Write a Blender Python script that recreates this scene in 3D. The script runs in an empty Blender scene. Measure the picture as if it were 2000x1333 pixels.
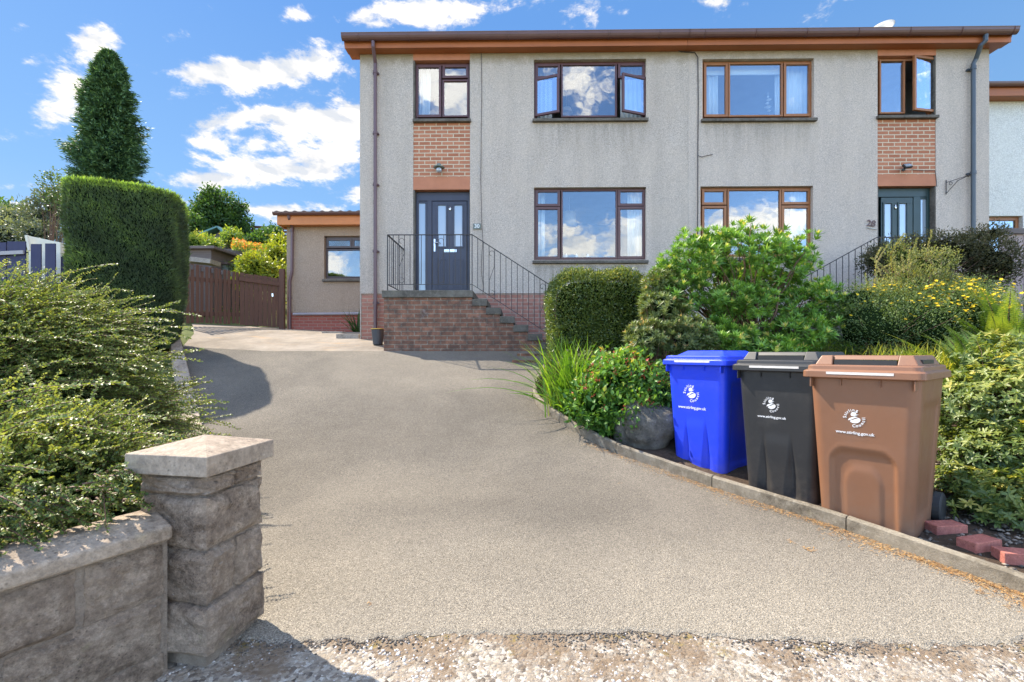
import bpy, bmesh, math, random
import numpy as np
from mathutils import Vector, Matrix
R = math.radians
SC = bpy.context.scene
COL = SC.collection
rng = np.random.default_rng(7)
random.seed(7)

# ------------------------------------------------------------------ camera
E = 1.26                    # eye height above the road
F = 900.0                   # focal length in photo pixels (2000 wide)
YAW = R(0.8)
cam = bpy.data.cameras.new('camera'); camo = bpy.data.objects.new('camera', cam); COL.objects.link(camo)
camo.location = (0, 0, E); camo.rotation_euler = (R(90), 0, YAW)
cam.sensor_width = 36; cam.lens = 36 * F / 2000; cam.shift_y = 23.5 / 2000
cam.clip_start = 0.05; cam.clip_end = 3000
SC.camera = camo
SC.render.resolution_x = 1024; SC.render.resolution_y = 682
SC.view_settings.view_transform = 'Standard'; SC.view_settings.look = 'None'
SC.view_settings.gamma = 1; SC.view_settings.exposure = 2.22

# ------------------------------------------------------------------ sun
SUN_EL = R(49)
TRAV = Vector((0.85, -0.53, 0)).normalized()      # where the light travels (from the back left)
sun = bpy.data.lights.new('sun', 'SUN'); suno = bpy.data.objects.new('sun', sun); COL.objects.link(suno)
sun.energy = 2.5; sun.angle = R(0.5); sun.color = (1.0, 0.91, 0.77)
ldir = Vector((TRAV.x * math.cos(SUN_EL), TRAV.y * math.cos(SUN_EL), -math.sin(SUN_EL)))
suno.rotation_euler = ldir.to_track_quat('-Z', 'Y').to_euler()
suno.location = (-20, 20, 30)

# ------------------------------------------------------------------ world
def make_world():
    w = bpy.data.worlds.new('World'); SC.world = w; w.use_nodes = True
    nt = w.node_tree; nt.nodes.clear(); L = nt.links
    def N(t, **k):
        n = nt.nodes.new(t)
        for a, b in k.items(): setattr(n, a, b)
        return n
    def val(x, sock):
        if hasattr(x, 'is_linked') or hasattr(x, 'links'): L.new(x, sock)
        else: sock.default_value = x
    def M(op, a, b=None, c=None, clamp=False):
        n = N('ShaderNodeMath', operation=op); n.use_clamp = clamp
        val(a, n.inputs[0])
        if b is not None: val(b, n.inputs[1])
        if c is not None: val(c, n.inputs[2])
        return n.outputs[0]
    sky = N('ShaderNodeTexSky'); sky.sky_type = 'NISHITA'; sky.sun_disc = False
    sky.sun_elevation = SUN_EL
    s = -TRAV
    sky.sun_rotation = math.atan2(s.x, s.y)
    sky.air_density = 1.0; sky.dust_density = 0.25; sky.ozone_density = 2.5
    tc = N('ShaderNodeTexCoord'); sep = N('ShaderNodeSeparateXYZ'); L.new(tc.outputs['Generated'], sep.inputs[0])
    x, y, z = sep.outputs
    ay = M('MAXIMUM', M('ABSOLUTE', y), 0.02)
    u = M('DIVIDE', x, ay); v = M('DIVIDE', z, ay)
    front = M('GREATER_THAN', y, 0.0)
    # cloud noise on a flat layer high above
    def noise(scale, detail, rough, dx=0, dz=0, dist=0.0):
        mp = N('ShaderNodeMapping'); L.new(tc.outputs['Generated'], mp.inputs[0])
        mp.inputs['Location'].default_value = (dx, 0, dz); mp.inputs['Scale'].default_value = (1, 1, 1.9)
        n = N('ShaderNodeTexNoise'); L.new(mp.outputs[0], n.inputs['Vector'])
        n.inputs['Scale'].default_value = scale; n.inputs['Detail'].default_value = detail
        n.inputs['Roughness'].default_value = rough; n.inputs['Distortion'].default_value = dist
        return n.outputs['Fac']
    def bump(px, py, rx, ry, amp):
        du = M('MULTIPLY', M('SUBTRACT', u, (px - 1000) / F), F / rx)
        dv = M('MULTIPLY', M('SUBTRACT', v, (690 - py) / F), F / ry)
        q = M('ADD', M('MULTIPLY', du, du), M('MULTIPLY', dv, dv))
        return M('MULTIPLY', M('POWER', 2.718, M('MULTIPLY', q, -1.0)), amp)
    fr = [(480, 138, 110, 32, .62), (360, 130, 60, 25, .5), (600, 110, 90, 36, .55), (620, 238, 130, 36, .72), (690, 215, 50, 34, .5), (480, 222, 60, 16, .45),
          (540, 328, 200, 30, .66), (380, 350, 90, 16, .45), (320, 185, 45, 26, .45), (392, 236, 34, 20, .5), (150, 80, 52, 38, .6), (115, 165, 50, 30, .5),
          (90, 215, 62, 34, .6), (325, 66, 40, 20, .5), (800, 22, 130, 34, .75), (700, 40, 60, 22, .5), (25, 112, 30, 15, .45), (1370, 6, 50, 16, .5),
          (1660, 0, 60, 14, .45), (30, 400, 110, 20, .62), (640, 300, 90, 22, .5), (20, 360, 90, 10, .45), (690, 380, 28, 13, .5), (540, 405, 120, 13, .42), (385, 275, 40, 14, .4), (8, 45, 30, 16, .45),
          (1990, 10, 40, 10, .3), (560, 25, 40, 16, .4)]
    bk = [(830, 170, 90, 90, .62), (900, 200, 60, 70, .4), (1120, 150, 60, 100, .52), (1500, 440, 130, 45, .7), (1110, 470, 190, 40, .6), (1240, 470, 60, 60, .5), (1800, 210, 40, 14, .4), (640, 505, 60, 40, .5), (1400, 470, 60, 50, .5), (880, 470, 80, 26, .5)]
    def total(lst):
        acc = None
        for b in lst:
            o = bump(*b); acc = o if acc is None else M('ADD', acc, o)
        return acc
    fb = total([(*q[:4], q[4] * 1.15) for q in fr]); bb = total(bk)
    mix = M('ADD', M('MULTIPLY', fb, front), M('MULTIPLY', bb, M('SUBTRACT', 1.0, front)))
    high = N('ShaderNodeMapRange'); L.new(z, high.inputs[0]); high.inputs[1].default_value = .66; high.inputs[2].default_value = .85  # extra unseen cloud overhead, added to whiten and lift the ambient light
    high.inputs[4].default_value = .35
    mix = M('ADD', mix, high.outputs[0])
    wide = N('ShaderNodeMapRange'); L.new(M('ABSOLUTE', u), wide.inputs[0]); wide.inputs[1].default_value = 1.8; wide.inputs[2].default_value = 2.5; wide.inputs[4].default_value = .5  # unseen cloud wide behind the camera, added for less blue light on the facade
    mix = M('ADD', mix, M('MULTIPLY', wide.outputs[0], M('SUBTRACT', 1.0, front)))
    mix = M('MINIMUM', mix, 0.85)
    n1 = M('ADD', M('MULTIPLY', noise(9.5, 9, .66, dist=.25), .72), M('MULTIPLY', noise(26, 7, .65, dx=3.1), .28))
    dens = M('ADD', M('MULTIPLY', M('SUBTRACT', n1, 0.5), 3.3), mix)
    mask = N('ShaderNodeMapRange'); mask.interpolation_type = 'SMOOTHERSTEP'
    L.new(dens, mask.inputs[0]); mask.inputs[1].default_value = 0.20; mask.inputs[2].default_value = 0.78
    # lit tops / greyer undersides from a shifted copy of the same noise
    n2 = noise(9.5, 5, .55, dx=.012, dz=-.03, dist=.25)
    n3 = noise(9.5, 5, .55, dist=.25)
    sh = M('ADD', M('MULTIPLY', M('SUBTRACT', n3, n2), 4.5), 0.58, clamp=True)
    thick = N('ShaderNodeMapRange'); L.new(dens, thick.inputs[0]); thick.inputs[1].default_value = .45; thick.inputs[2].default_value = 1.15
    sh2 = M('SUBTRACT', sh, M('MULTIPLY', thick.outputs[0], .30), clamp=True)
    cr = N('ShaderNodeValToRGB'); L.new(sh2, cr.inputs[0])
    cr.color_ramp.elements[0].position = 0.05; cr.color_ramp.elements[0].color = (.62, .65, .70, 1)
    cr.color_ramp.elements[1].position = 0.62; cr.color_ramp.elements[1].color = (1.0, .94, .86, 1)
    # sky colour: physical sky, a little more saturated
    hs = N('ShaderNodeHueSaturation'); L.new(sky.outputs[0], hs.inputs['Color'])
    hs.inputs['Saturation'].default_value = 1.12; hs.inputs['Value'].default_value = 1.0
    k = N('ShaderNodeVectorMath', operation='SCALE'); L.new(cr.outputs[0], k.inputs[0]); k.inputs['Scale'].default_value = 3.75
    mx = N('ShaderNodeMix', data_type='RGBA'); L.new(mask.outputs[0], mx.inputs[0])
    hm = N('ShaderNodeMix', data_type='RGBA', blend_type='MULTIPLY'); hm.inputs[0].default_value = 1
    L.new(hs.outputs[0], hm.inputs[6]); 
    tb = N('ShaderNodeMapRange'); tb.interpolation_type = 'SMOOTHSTEP'; L.new(y, tb.inputs[0]); tb.inputs[1].default_value = .2; tb.inputs[2].default_value = -.35
    tm = N('ShaderNodeMix', data_type='RGBA'); L.new(tb.outputs[0], tm.inputs[0]); tm.inputs[6].default_value = (.42, .49, .68, 1); tm.inputs[7].default_value = (.55, .53, .54, 1)
    L.new(tm.outputs[2], hm.inputs[7])
    gr = N('ShaderNodeValToRGB'); L.new(z, gr.inputs[0]); gr.color_ramp.elements[0].position = .02; gr.color_ramp.elements[0].color = (.66, .86, 1.0, 1)
    gr.color_ramp.elements[1].position = .58; gr.color_ramp.elements[1].color = (.20, .48, 1.0, 1)
    e_ = gr.color_ramp.elements.new(.28); e_.color = (.34, .65, 1.01, 1)
    gs = N('ShaderNodeVectorMath', operation='SCALE'); L.new(gr.outputs[0], gs.inputs[0]); gs.inputs['Scale'].default_value = 2.35
    fx = N('ShaderNodeMix', data_type='RGBA'); L.new(M('MULTIPLY', M('SUBTRACT', 1.0, tb.outputs[0]), .8), fx.inputs[0]); L.new(hm.outputs[2], fx.inputs[6]); L.new(gs.outputs[0], fx.inputs[7])
    L.new(fx.outputs[2], mx.inputs[6]); L.new(k.outputs[0], mx.inputs[7])
    # brighter overhead and behind the camera, added to light the shaded facade
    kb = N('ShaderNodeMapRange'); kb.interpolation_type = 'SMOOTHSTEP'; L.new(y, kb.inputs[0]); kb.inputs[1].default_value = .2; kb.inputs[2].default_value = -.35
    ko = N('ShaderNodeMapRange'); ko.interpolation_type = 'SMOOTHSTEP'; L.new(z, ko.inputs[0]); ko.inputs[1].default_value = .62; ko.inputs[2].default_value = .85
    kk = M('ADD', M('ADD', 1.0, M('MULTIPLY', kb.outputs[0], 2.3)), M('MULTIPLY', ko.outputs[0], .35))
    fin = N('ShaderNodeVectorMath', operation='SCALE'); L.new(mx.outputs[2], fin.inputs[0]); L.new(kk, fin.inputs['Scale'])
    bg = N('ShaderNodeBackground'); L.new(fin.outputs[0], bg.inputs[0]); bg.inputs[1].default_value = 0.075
    out = N('ShaderNodeOutputWorld'); L.new(bg.outputs[0], out.inputs[0])
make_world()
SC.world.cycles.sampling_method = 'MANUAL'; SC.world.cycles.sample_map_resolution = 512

# ------------------------------------------------------------------ pixel helpers (used once, to find real positions)
def P(px, py, Y):
    cx = (px - 1000) / F; cz = (690 - py) / F
    X = cx * math.cos(YAW) - math.sin(YAW); YY = cx * math.sin(YAW) + math.cos(YAW)
    t = Y / YY
    return Vector((X * t, Y, E + cz * t))
def CW(xc, d, zr=0.0):      # camera axes -> world
    return Vector((xc * math.cos(YAW) - d * math.sin(YAW), xc * math.sin(YAW) + d * math.cos(YAW), E + zr))
def px2x(px, Y): return P(px, 690, Y).x
def py2z(py, px, Y): return P(px, py, Y).z

KN = [(-5, -1.26), (0, -1.26), (1.7, -1.245), (2.0, -1.215), (2.8, -1.165), (4, -1.075), (5, -.82), (6, -.50), (7, -.19), (7.83, .04), (8.4, .16), (9, .27),
      (9.9, .45), (11.3, .52), (12, .6), (14, 1.4), (18, 3.4), (21, 4.7), (24, 5.7), (30, 6.3), (90, 7.5), (400, 8)]
_t = np.arange(-6, 400, .05); _v = np.interp(_t, [k[0] for k in KN], [k[1] for k in KN])
_k = np.ones(13) / 13; _v = np.convolve(np.pad(_v, 6, mode='edge'), _k, 'valid')
def H0(x, y):
    x = np.asarray(x, float); y = np.asarray(y, float)
    z = np.interp(y, _t, _v) + .05 * np.clip(-x - 4.3, 0, 6) * np.clip((13.5 - y) / 2, 0, 1)
    return z + E
def G(px, py):
    prev = None
    for d in np.arange(1.2, 13, .01):
        w = CW((px - 1000) / F * d, d, (690 - py) / F * d)
        if w.z < float(H0(w.x, w.y)): return w
    return CW((px - 1000) / F * 9, 9, 0)
# kerb lines
KR = [G(*p) for p in [(2150, 1226), (2010, 1165), (1790, 1087), (1640, 1032), (1470, 978), (1310, 922), (1200, 886), (1130, 850), (1080, 818), (1050, 795), (1038, 775), (1050, 745), (1068, 712)]]
KR.insert(0, Vector((4.2, 1.2, 0)))
KL = [G(*p) for p in [(396, 850), (388, 815), (376, 765), (366, 725), (357, 690), (351, 668), (346, 655)]]
KL.insert(0, Vector((-2.0, 3.2, 0))); KL.insert(0, Vector((-1.75, 2.0, 0)))
_ky = np.array([p.y for p in KR]); _kx = np.array([p.x for p in KR]); _o = np.argsort(_ky); _ky = _ky[_o]; _kx = _kx[_o]
_ly = np.array([p.y for p in KL]); _lx = np.array([p.x for p in KL]); _o = np.argsort(_ly); _ly = _ly[_o]; _lx = _lx[_o]
def kx(y): return np.interp(y, _ky, _kx)
def lx(y): return np.interp(y, _ly, _lx)
def sstep(t): t = np.clip(t, 0, 1); return t * t * (3 - 2 * t)
def H(x, y):
    x = np.asarray(x, float); y = np.asarray(y, float)
    g = H0(x, y)
    s = sstep((x - kx(y) - 1.0) / 2.0) * sstep((y - 2.2) / 1.5) * sstep((7.9 - y) / 1.5) * .42
    return g + s
def gz(x, y): return float(H(x, y))

# ------------------------------------------------------------------ scene helpers
WLOC = {}
def tag(o, label=None, cat=None, group=None, kind=None):
    if label: o['label'] = label
    if cat: o['category'] = cat
    if group: o['group'] = group
    if kind: o['kind'] = kind
    return o
def thing(name, loc, label, cat, group=None, rz=0):
    o = bpy.data.objects.new(name, None); COL.objects.link(o)
    o.location = loc; o.rotation_euler = (0, 0, rz); o.empty_display_size = .2
    WLOC[o.name] = Vector(loc)
    return tag(o, label, cat, group)
def link_mesh(name, me, mats, parent=None, local=False, smooth=False):
    o = bpy.data.objects.new(name, me); COL.objects.link(o)
    for m in (mats if isinstance(mats, (list, tuple)) else [mats]): me.materials.append(m)
    n = len(me.vertices)
    if n:
        co = np.empty(n * 3, 'f'); me.vertices.foreach_get('co', co); co = co.reshape(-1, 3)
        if parent is not None:
            WLOC[o.name] = WLOC[parent.name]
            if not local: co = co - np.array(WLOC[parent.name], 'f')
        else:
            c = Vector(((co[:, 0].min() + co[:, 0].max()) / 2, (co[:, 1].min() + co[:, 1].max()) / 2, co[:, 2].min()))
            if local: c = Vector((0, 0, 0))
            co = co - np.array(c, 'f'); o.location = c; WLOC[o.name] = c
        me.vertices.foreach_set('co', co.ravel().astype('f'))
    if parent is not None: o.parent = parent
    if smooth: me.polygons.foreach_set('use_smooth', [True] * len(me.polygons))
    me.update()
    return o
class MB:
    def __init__(s): s.v = []; s.f = []
    def add(s, vs, fs):
        b = len(s.v); s.v += [tuple(v) for v in vs]; s.f += [tuple(i + b for i in f) for f in fs]; return s
    def box(s, x0, x1, y0, y1, z0, z1, M=None):
        vs = [Vector(p) for p in ((x0, y0, z0), (x1, y0, z0), (x1, y1, z0), (x0, y1, z0), (x0, y0, z1), (x1, y0, z1), (x1, y1, z1), (x0, y1, z1))]
        if M is not None: vs = [M @ v for v in vs]
        return s.add(vs, [(0, 3, 2, 1), (4, 5, 6, 7), (0, 1, 5, 4), (1, 2, 6, 5), (2, 3, 7, 6), (3, 0, 4, 7)])
    def bar(s, a, b, w, h, up=(0, 0, 1)):      # box from a to b, width w (sideways) height h
        a = Vector(a); b = Vector(b); d = (b - a).normalized(); up = Vector(up)
        sd = d.cross(up).normalized(); u2 = sd.cross(d).normalized()
        vs = []
        for p in (a, b):
            for q in ((-1, -1), (1, -1), (1, 1), (-1, 1)): vs.append(p + sd * q[0] * w / 2 + u2 * q[1] * h / 2)
        return s.add(vs, [(0, 1, 2, 3), (7, 6, 5, 4), (0, 4, 5, 1), (1, 5, 6, 2), (2, 6, 7, 3), (3, 7, 4, 0)])
    def tube(s, pts, r, n=8, caps=True):
        pts = [Vector(p) for p in pts]; rr = r if isinstance(r, (list, tuple)) else [r] * len(pts)
        b = len(s.v); ref = None
        for i, p in enumerate(pts):
            d = (pts[min(i + 1, len(pts) - 1)] - pts[max(i - 1, 0)]).normalized()
            if ref is None:
                ref = Vector((0, 0, 1)) if abs(d.z) < .9 else Vector((1, 0, 0))
            sd = d.cross(ref).normalized(); ref = sd.cross(d).normalized()
            for k in range(n):
                a = 2 * math.pi * k / n
                s.v.append(tuple(p + (sd * math.cos(a) + ref * math.sin(a)) * rr[i]))
        for i in range(len(pts) - 1):
            for k in range(n):
                s.f.append((b + i * n + k, b + i * n + (k + 1) % n, b + (i + 1) * n + (k + 1) % n, b + (i + 1) * n + k))
        if caps:
            s.f.append(tuple(b + k for k in reversed(range(n)))); e = b + (len(pts) - 1) * n
            s.f.append(tuple(e + k for k in range(n)))
        return s
    def lathe(s, prof, c, n=16, M=None):       # prof: (r, z)
        b = len(s.v); c = Vector(c)
        for r, z in prof:
            for k in range(n):
                a = 2 * math.pi * k / n; p = Vector((r * math.cos(a), r * math.sin(a), z))
                s.v.append(tuple(c + (M @ p if M is not None else p)))
        for i in range(len(prof) - 1):
            for k in range(n):
                s.f.append((b + i * n + k, b + i * n + (k + 1) % n, b + (i + 1) * n + (k + 1) % n, b + (i + 1) * n + k))
        s.f.append(tuple(b + k for k in reversed(range(n)))); e = b + (len(prof) - 1) * n
        s.f.append(tuple(e + k for k in range(n)))
        return s
    def build(s, name, mat, parent=None, local=False, smooth=False, bevel=0, seg=2):
        me = bpy.data.meshes.new(name); me.from_pydata(s.v, [], s.f); me.update()
        o = link_mesh(name, me, mat, parent, local, smooth)
        if bevel:
            m = o.modifiers.new('bevel', 'BEVEL'); m.width = bevel; m.segments = seg; m.limit_method = 'ANGLE'; m.angle_limit = R(40)
        return o

class NPM:      # numpy mesh collector
    def __init__(s): s.V = []; s.F3 = []; s.F4 = []; s.A3 = []; s.A4 = []; s.n = 0
    def verts(s, v): b = s.n; s.V.append(v); s.n += len(v); return b
    def leaves(s, Pt, D, Nn, L, W, val, tmpl='fold'):
        n = len(Pt)
        if n == 0: return
        D = D / (np.linalg.norm(D, axis=1, keepdims=True) + 1e-9)
        S = np.cross(D, Nn); S /= (np.linalg.norm(S, axis=1, keepdims=True) + 1e-9)
        U = np.cross(S, D)
        L = np.broadcast_to(L, (n,))[:, None]; W = np.broadcast_to(W, (n,))[:, None]; val = np.broadcast_to(val, (n,))
        if tmpl == 'fold': T = [(0, 0, 0), (.42, .5, .07), (1, 0, -.05), (.42, -.5, .07)]; f3 = [(0, 2, 1), (0, 3, 2)]; f4 = []
        elif tmpl == 'quad': T = [(0, 0, 0), (.45, .5, 0), (1, 0, 0), (.45, -.5, 0)]; f3 = []; f4 = [(0, 3, 2, 1)]
        elif tmpl == 'big': T = [(0, 0, 0), (.3, .42, .08), (.68, .38, .05), (1, 0, -.12), (.68, -.38, .05), (.3, -.42, .08), (.5, 0, .0)]; f3 = []; f4 = [(0, 6, 2, 1), (6, 3, 2, 2), (0, 5, 4, 6)]
        if tmpl == 'big': f3 = [(6, 3, 2), (6, 4, 3)]; f4 = [(0, 6, 2, 1), (0, 5, 4, 6)]
        k = len(T); V = np.empty((n, k, 3))
        for i, (a, b, c) in enumerate(T): V[:, i] = Pt + D * L * a + S * W * b + U * W * c * 2
        b0 = s.verts(V.reshape(-1, 3)); idx = b0 + np.arange(n)[:, None] * k
        for f in f3: s.F3.append(idx + np.array(f)[None, :]); s.A3.append(val)
        for f in f4: s.F4.append(idx + np.array(f)[None, :]); s.A4.append(val)
    def tubes(s, PL, r, val=0.0, sides=3):      # PL (n,k,3), r (n,k)
        n, k, _ = PL.shape; r = np.broadcast_to(r, (n, k)); val = np.broadcast_to(val, (n,))
        D = np.gradient(PL, axis=1); D /= (np.linalg.norm(D, axis=2, keepdims=True) + 1e-9)
        ref = np.zeros_like(D); ref[..., 2] = 1; ref[np.abs(D[..., 2]) > .93] = (1, 0, 0)
        A = np.cross(D, ref); A /= (np.linalg.norm(A, axis=2, keepdims=True) + 1e-9); B = np.cross(A, D)
        V = np.empty((n, k, sides, 3))
        for j in range(sides):
            a = 2 * math.pi * j / sides
            V[:, :, j] = PL + (A * math.cos(a) + B * math.sin(a)) * r[..., None]
        b0 = s.verts(V.reshape(-1, 3)); base = b0 + np.arange(n)[:, None] * (k * sides)
        for i in range(k - 1):
            for j in range(sides):
                q = np.array([i * sides + j, i * sides + (j + 1) % sides, (i + 1) * sides + (j + 1) % sides, (i + 1) * sides + j])
                s.F4.append(base + q[None, :]); s.A4.append(val)
    def ribbons(s, PL, W, side, val):           # blades
        n, k, _ = PL.shape; W = np.broadcast_to(W, (n, k)); val = np.broadcast_to(val, (n,))
        V = np.stack([PL + side[:, None] * W[..., None] / 2, PL - side[:, None] * W[..., None] / 2], axis=2)
        b0 = s.verts(V.reshape(-1, 3)); base = b0 + np.arange(n)[:, None] * (k * 2)
        for i in range(k - 1):
            s.F4.append(base + np.array([2 * i, 2 * i + 1, 2 * i + 3, 2 * i + 2])[None, :]); s.A4.append(val)
    def raw(s, v, f4, val=0.0):
        b0 = s.verts(np.asarray(v, float)); f = np.asarray(f4) + b0; s.F4.append(f); s.A4.append(np.full(len(f), val))
    def build(s, name, mat, parent=None, local=False, smooth=False):
        V = np.concatenate(s.V).astype('f')
        F3 = np.concatenate(s.F3) if s.F3 else np.zeros((0, 3), int); F4 = np.concatenate(s.F4) if s.F4 else np.zeros((0, 4), int)
        A = np.concatenate(([np.concatenate(s.A3)] if s.A3 else []) + ([np.concatenate(s.A4)] if s.A4 else []))
        me = bpy.data.meshes.new(name); me.vertices.add(len(V)); me.vertices.foreach_set('co', V.ravel())
        loops = np.concatenate([F3.ravel(), F4.ravel()]).astype('i'); me.loops.add(len(loops)); me.loops.foreach_set('vertex_index', loops)
        n3, n4 = len(F3), len(F4); me.polygons.add(n3 + n4)
        st = np.concatenate([np.arange(n3) * 3, n3 * 3 + np.arange(n4) * 4]).astype('i')
        me.polygons.foreach_set('loop_start', st)
        me.update(calc_edges=True)
        at = me.attributes.new('v', 'FLOAT', 'FACE'); at.data.foreach_set('value', A.astype('f'))
        return link_mesh(name, me, mat, parent, local, smooth)
def unit(a): return a / (np.linalg.norm(a, axis=-1, keepdims=True) + 1e-9)
def rdir(n): return unit(rng.normal(size=(n, 3)))

# ------------------------------------------------------------------ materials
class NT:
    def __init__(s, name):
        s.m = bpy.data.materials.new(name); s.m.use_nodes = True; s.t = s.m.node_tree; s.t.nodes.clear()
        s.out = s.N('ShaderNodeOutputMaterial'); s.b = s.N('ShaderNodeBsdfPrincipled'); s.L(s.b.outputs[0], s.out.inputs[0])
        s.tc = s.N('ShaderNodeTexCoord'); s.obj = s.tc.outputs['Object']
    def N(s, t, **k):
        n = s.t.nodes.new(t)
        for a, b in k.items(): setattr(n, a, b)
        return n
    def L(s, a, b): s.t.links.new(a, b)
    def put(s, x, sock):
        if hasattr(x, 'links'): s.L(x, sock)
        else:
            if isinstance(x, (tuple, list)) and len(x) == 3 and len(sock.default_value) == 4: x = (*x, 1)
            sock.default_value = x
    def noise(s, scale, detail=4, rough=.55, vec=None, dist=0, out='Fac'):
        n = s.N('ShaderNodeTexNoise'); s.L(vec or s.obj, n.inputs['Vector'])
        n.inputs['Scale'].default_value = scale; n.inputs['Detail'].default_value = detail; n.inputs['Roughness'].default_value = rough; n.inputs['Distortion'].default_value = dist
        return n.outputs[out]
    def voro(s, scale, feature='F1', out='Distance', vec=None, rnd=1):
        n = s.N('ShaderNodeTexVoronoi', feature=feature); s.L(vec or s.obj, n.inputs['Vector']); n.inputs['Scale'].default_value = scale
        n.inputs['Randomness'].default_value = rnd
        return n.outputs[out]
    def ramp(s, fac, stops):
        n = s.N('ShaderNodeValToRGB'); s.put(fac, n.inputs[0]); cr = n.color_ramp
        while len(cr.elements) < len(stops): cr.elements.new(.5)
        for e, (p, c) in zip(cr.elements, stops):
            e.position = p; e.color = (c, c, c, 1) if isinstance(c, (int, float)) else (*c, 1)
        return n.outputs[0]
    def mix(s, fac, a, b, mode='MIX'):
        n = s.N('ShaderNodeMix', data_type='RGBA', blend_type=mode); s.put(fac, n.inputs[0]); s.put(a, n.inputs[6]); s.put(b, n.inputs[7]); return n.outputs[2]
    def math(s, op, a, b=0.0, clamp=False):
        n = s.N('ShaderNodeMath', operation=op); n.use_clamp = clamp; s.put(a, n.inputs[0]); s.put(b, n.inputs[1]); return n.outputs[0]
    def mapping(s, scale=(1, 1, 1), rot=(0, 0, 0), loc=(0, 0, 0), vec=None):
        n = s.N('ShaderNodeMapping'); s.L(vec or s.obj, n.inputs[0]); n.inputs['Scale'].default_value = scale; n.inputs['Rotation'].default_value = rot; n.inputs['Location'].default_value = loc
        return n.outputs[0]
    def bump(s, h, strength=.3, dist=.01, prev=None):
        n = s.N('ShaderNodeBump'); n.inputs['Strength'].default_value = strength; n.inputs['Distance'].default_value = dist
        s.L(h, n.inputs['Height'])
        if prev: s.L(prev, n.inputs['Normal'])
        return n.outputs[0]
    def fin(s, color, rough=.6, normal=None, metal=0, spec=.5):
        s.put(color, s.b.inputs['Base Color']); s.put(rough, s.b.inputs['Roughness'])
        s.b.inputs['Metallic'].default_value = metal; s.b.inputs['Specular IOR Level'].default_value = spec
        if normal: s.L(normal, s.b.inputs['Normal'])
        return s.m
def c255(r, g, b): return tuple(((x / 255) / 12.92 if x / 255 <= .04045 else ((x / 255 + .055) / 1.055) ** 2.4) for x in (r, g, b))

def simple(name, c1, c2=None, scale=6, rough=.5, bump=.15, bscale=60, bd=.004, metal=0, spec=.5):
    t = NT(name); c2 = c2 or tuple(x * .8 for x in c1)
    f = t.ramp(t.noise(scale, 6, .65), [(.3, 0), (.7, 1)])
    col = t.mix(f, c1, c2)
    nrm = t.bump(t.noise(bscale, 5, .6), bump, bd) if bump else None
    rr = t.math('ADD', t.math('MULTIPLY', t.noise(scale * 2.3, 3), .2), rough - .1)
    return t.fin(col, rr, nrm, metal, spec)

sills = [(px2x(a, 9.0), px2x(b, 9.0), py2z(c, (a + b) / 2, 9.0)) for a, b, c in ((1041, 1265, 239), (1041, 1265, 518), (1370, 1594, 238), (1366, 1592, 508), (1262, 1275, 240), (1590, 1600, 238))]
def m_harling(name, c_light, c_dark, warm, stain=1.0, chip=125):
    t = NT(name)
    v = t.voro(chip, out='Distance'); vc = t.voro(chip, out='Color')
    sepc = t.N('ShaderNodeSeparateColor'); t.L(vc, sepc.inputs[0])
    base = t.mix(t.ramp(sepc.outputs[0], [(.15, 0), (.95, 1)]), c_dark, c_light)
    base = t.mix(t.math('MULTIPLY', t.ramp(t.noise(chip * 1.3, 2), [(.58, 0), (.75, 1)]), .8), base, tuple(x * .40 for x in c_dark))
    patch = t.ramp(t.noise(1.1, 7, .65), [(.35, 0), (.7, 1)])
    base = t.mix(t.math('MULTIPLY', patch, .6), base, warm)
    streak = t.noise(1.0, 6, .7, vec=t.mapping((3.2, 3.2, .35)))
    st = t.ramp(streak, [(.45, 0), (.72, 1)])
    base = t.mix(t.math('MULTIPLY', st, (.26 * stain)), base, tuple(x * .52 for x in c_dark), )
    geo = t.N('ShaderNodeNewGeometry'); sp = t.N('ShaderNodeSeparateXYZ'); t.L(geo.outputs['Position'], sp.inputs[0])
    drip = t.ramp(t.noise(1.0, 6, .75, vec=t.mapping((9, 9, .8), loc=(2, 0, 1))), [(.40, 0), (.62, 1)])
    for (xa, xb, zs_) in (sills if stain > .7 else ()):
        mk = t.math('MULTIPLY', t.math('MULTIPLY', t.math('SUBTRACT', sp.outputs[0], xa), 12, True), t.math('MULTIPLY', t.math('SUBTRACT', xb, sp.outputs[0]), 12, True))
        dz_ = t.math('SUBTRACT', zs_, sp.outputs[2])
        mk = t.math('MULTIPLY', mk, t.math('MULTIPLY', t.math('MULTIPLY', dz_, 30, True), t.math('SUBTRACT', 1.0, t.math('MULTIPLY', dz_, 1.3), True), True))
        base = t.mix(t.math('MULTIPLY', mk, t.math('ADD', t.math('MULTIPLY', drip, .45), .08)), base, (.20, .165, .125))
    damp = t.math('MULTIPLY', t.math('SUBTRACT', 2.55, t.math('ADD', sp.outputs[2], t.math('MULTIPLY', t.noise(2.5, 6, .7), 1.2))), 1.2, True)
    base = t.mix(t.math('MULTIPLY', damp, .5 * stain), base, (.22, .185, .145))
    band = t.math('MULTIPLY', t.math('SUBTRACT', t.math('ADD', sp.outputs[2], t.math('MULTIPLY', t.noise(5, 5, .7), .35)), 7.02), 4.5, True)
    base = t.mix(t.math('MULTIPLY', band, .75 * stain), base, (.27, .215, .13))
    h = t.math('ADD', t.math('MULTIPLY', v, -1.0), t.noise(chip * .6, 3))
    return t.fin(base, .93, t.bump(h, .85, .012), spec=.15)

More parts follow.
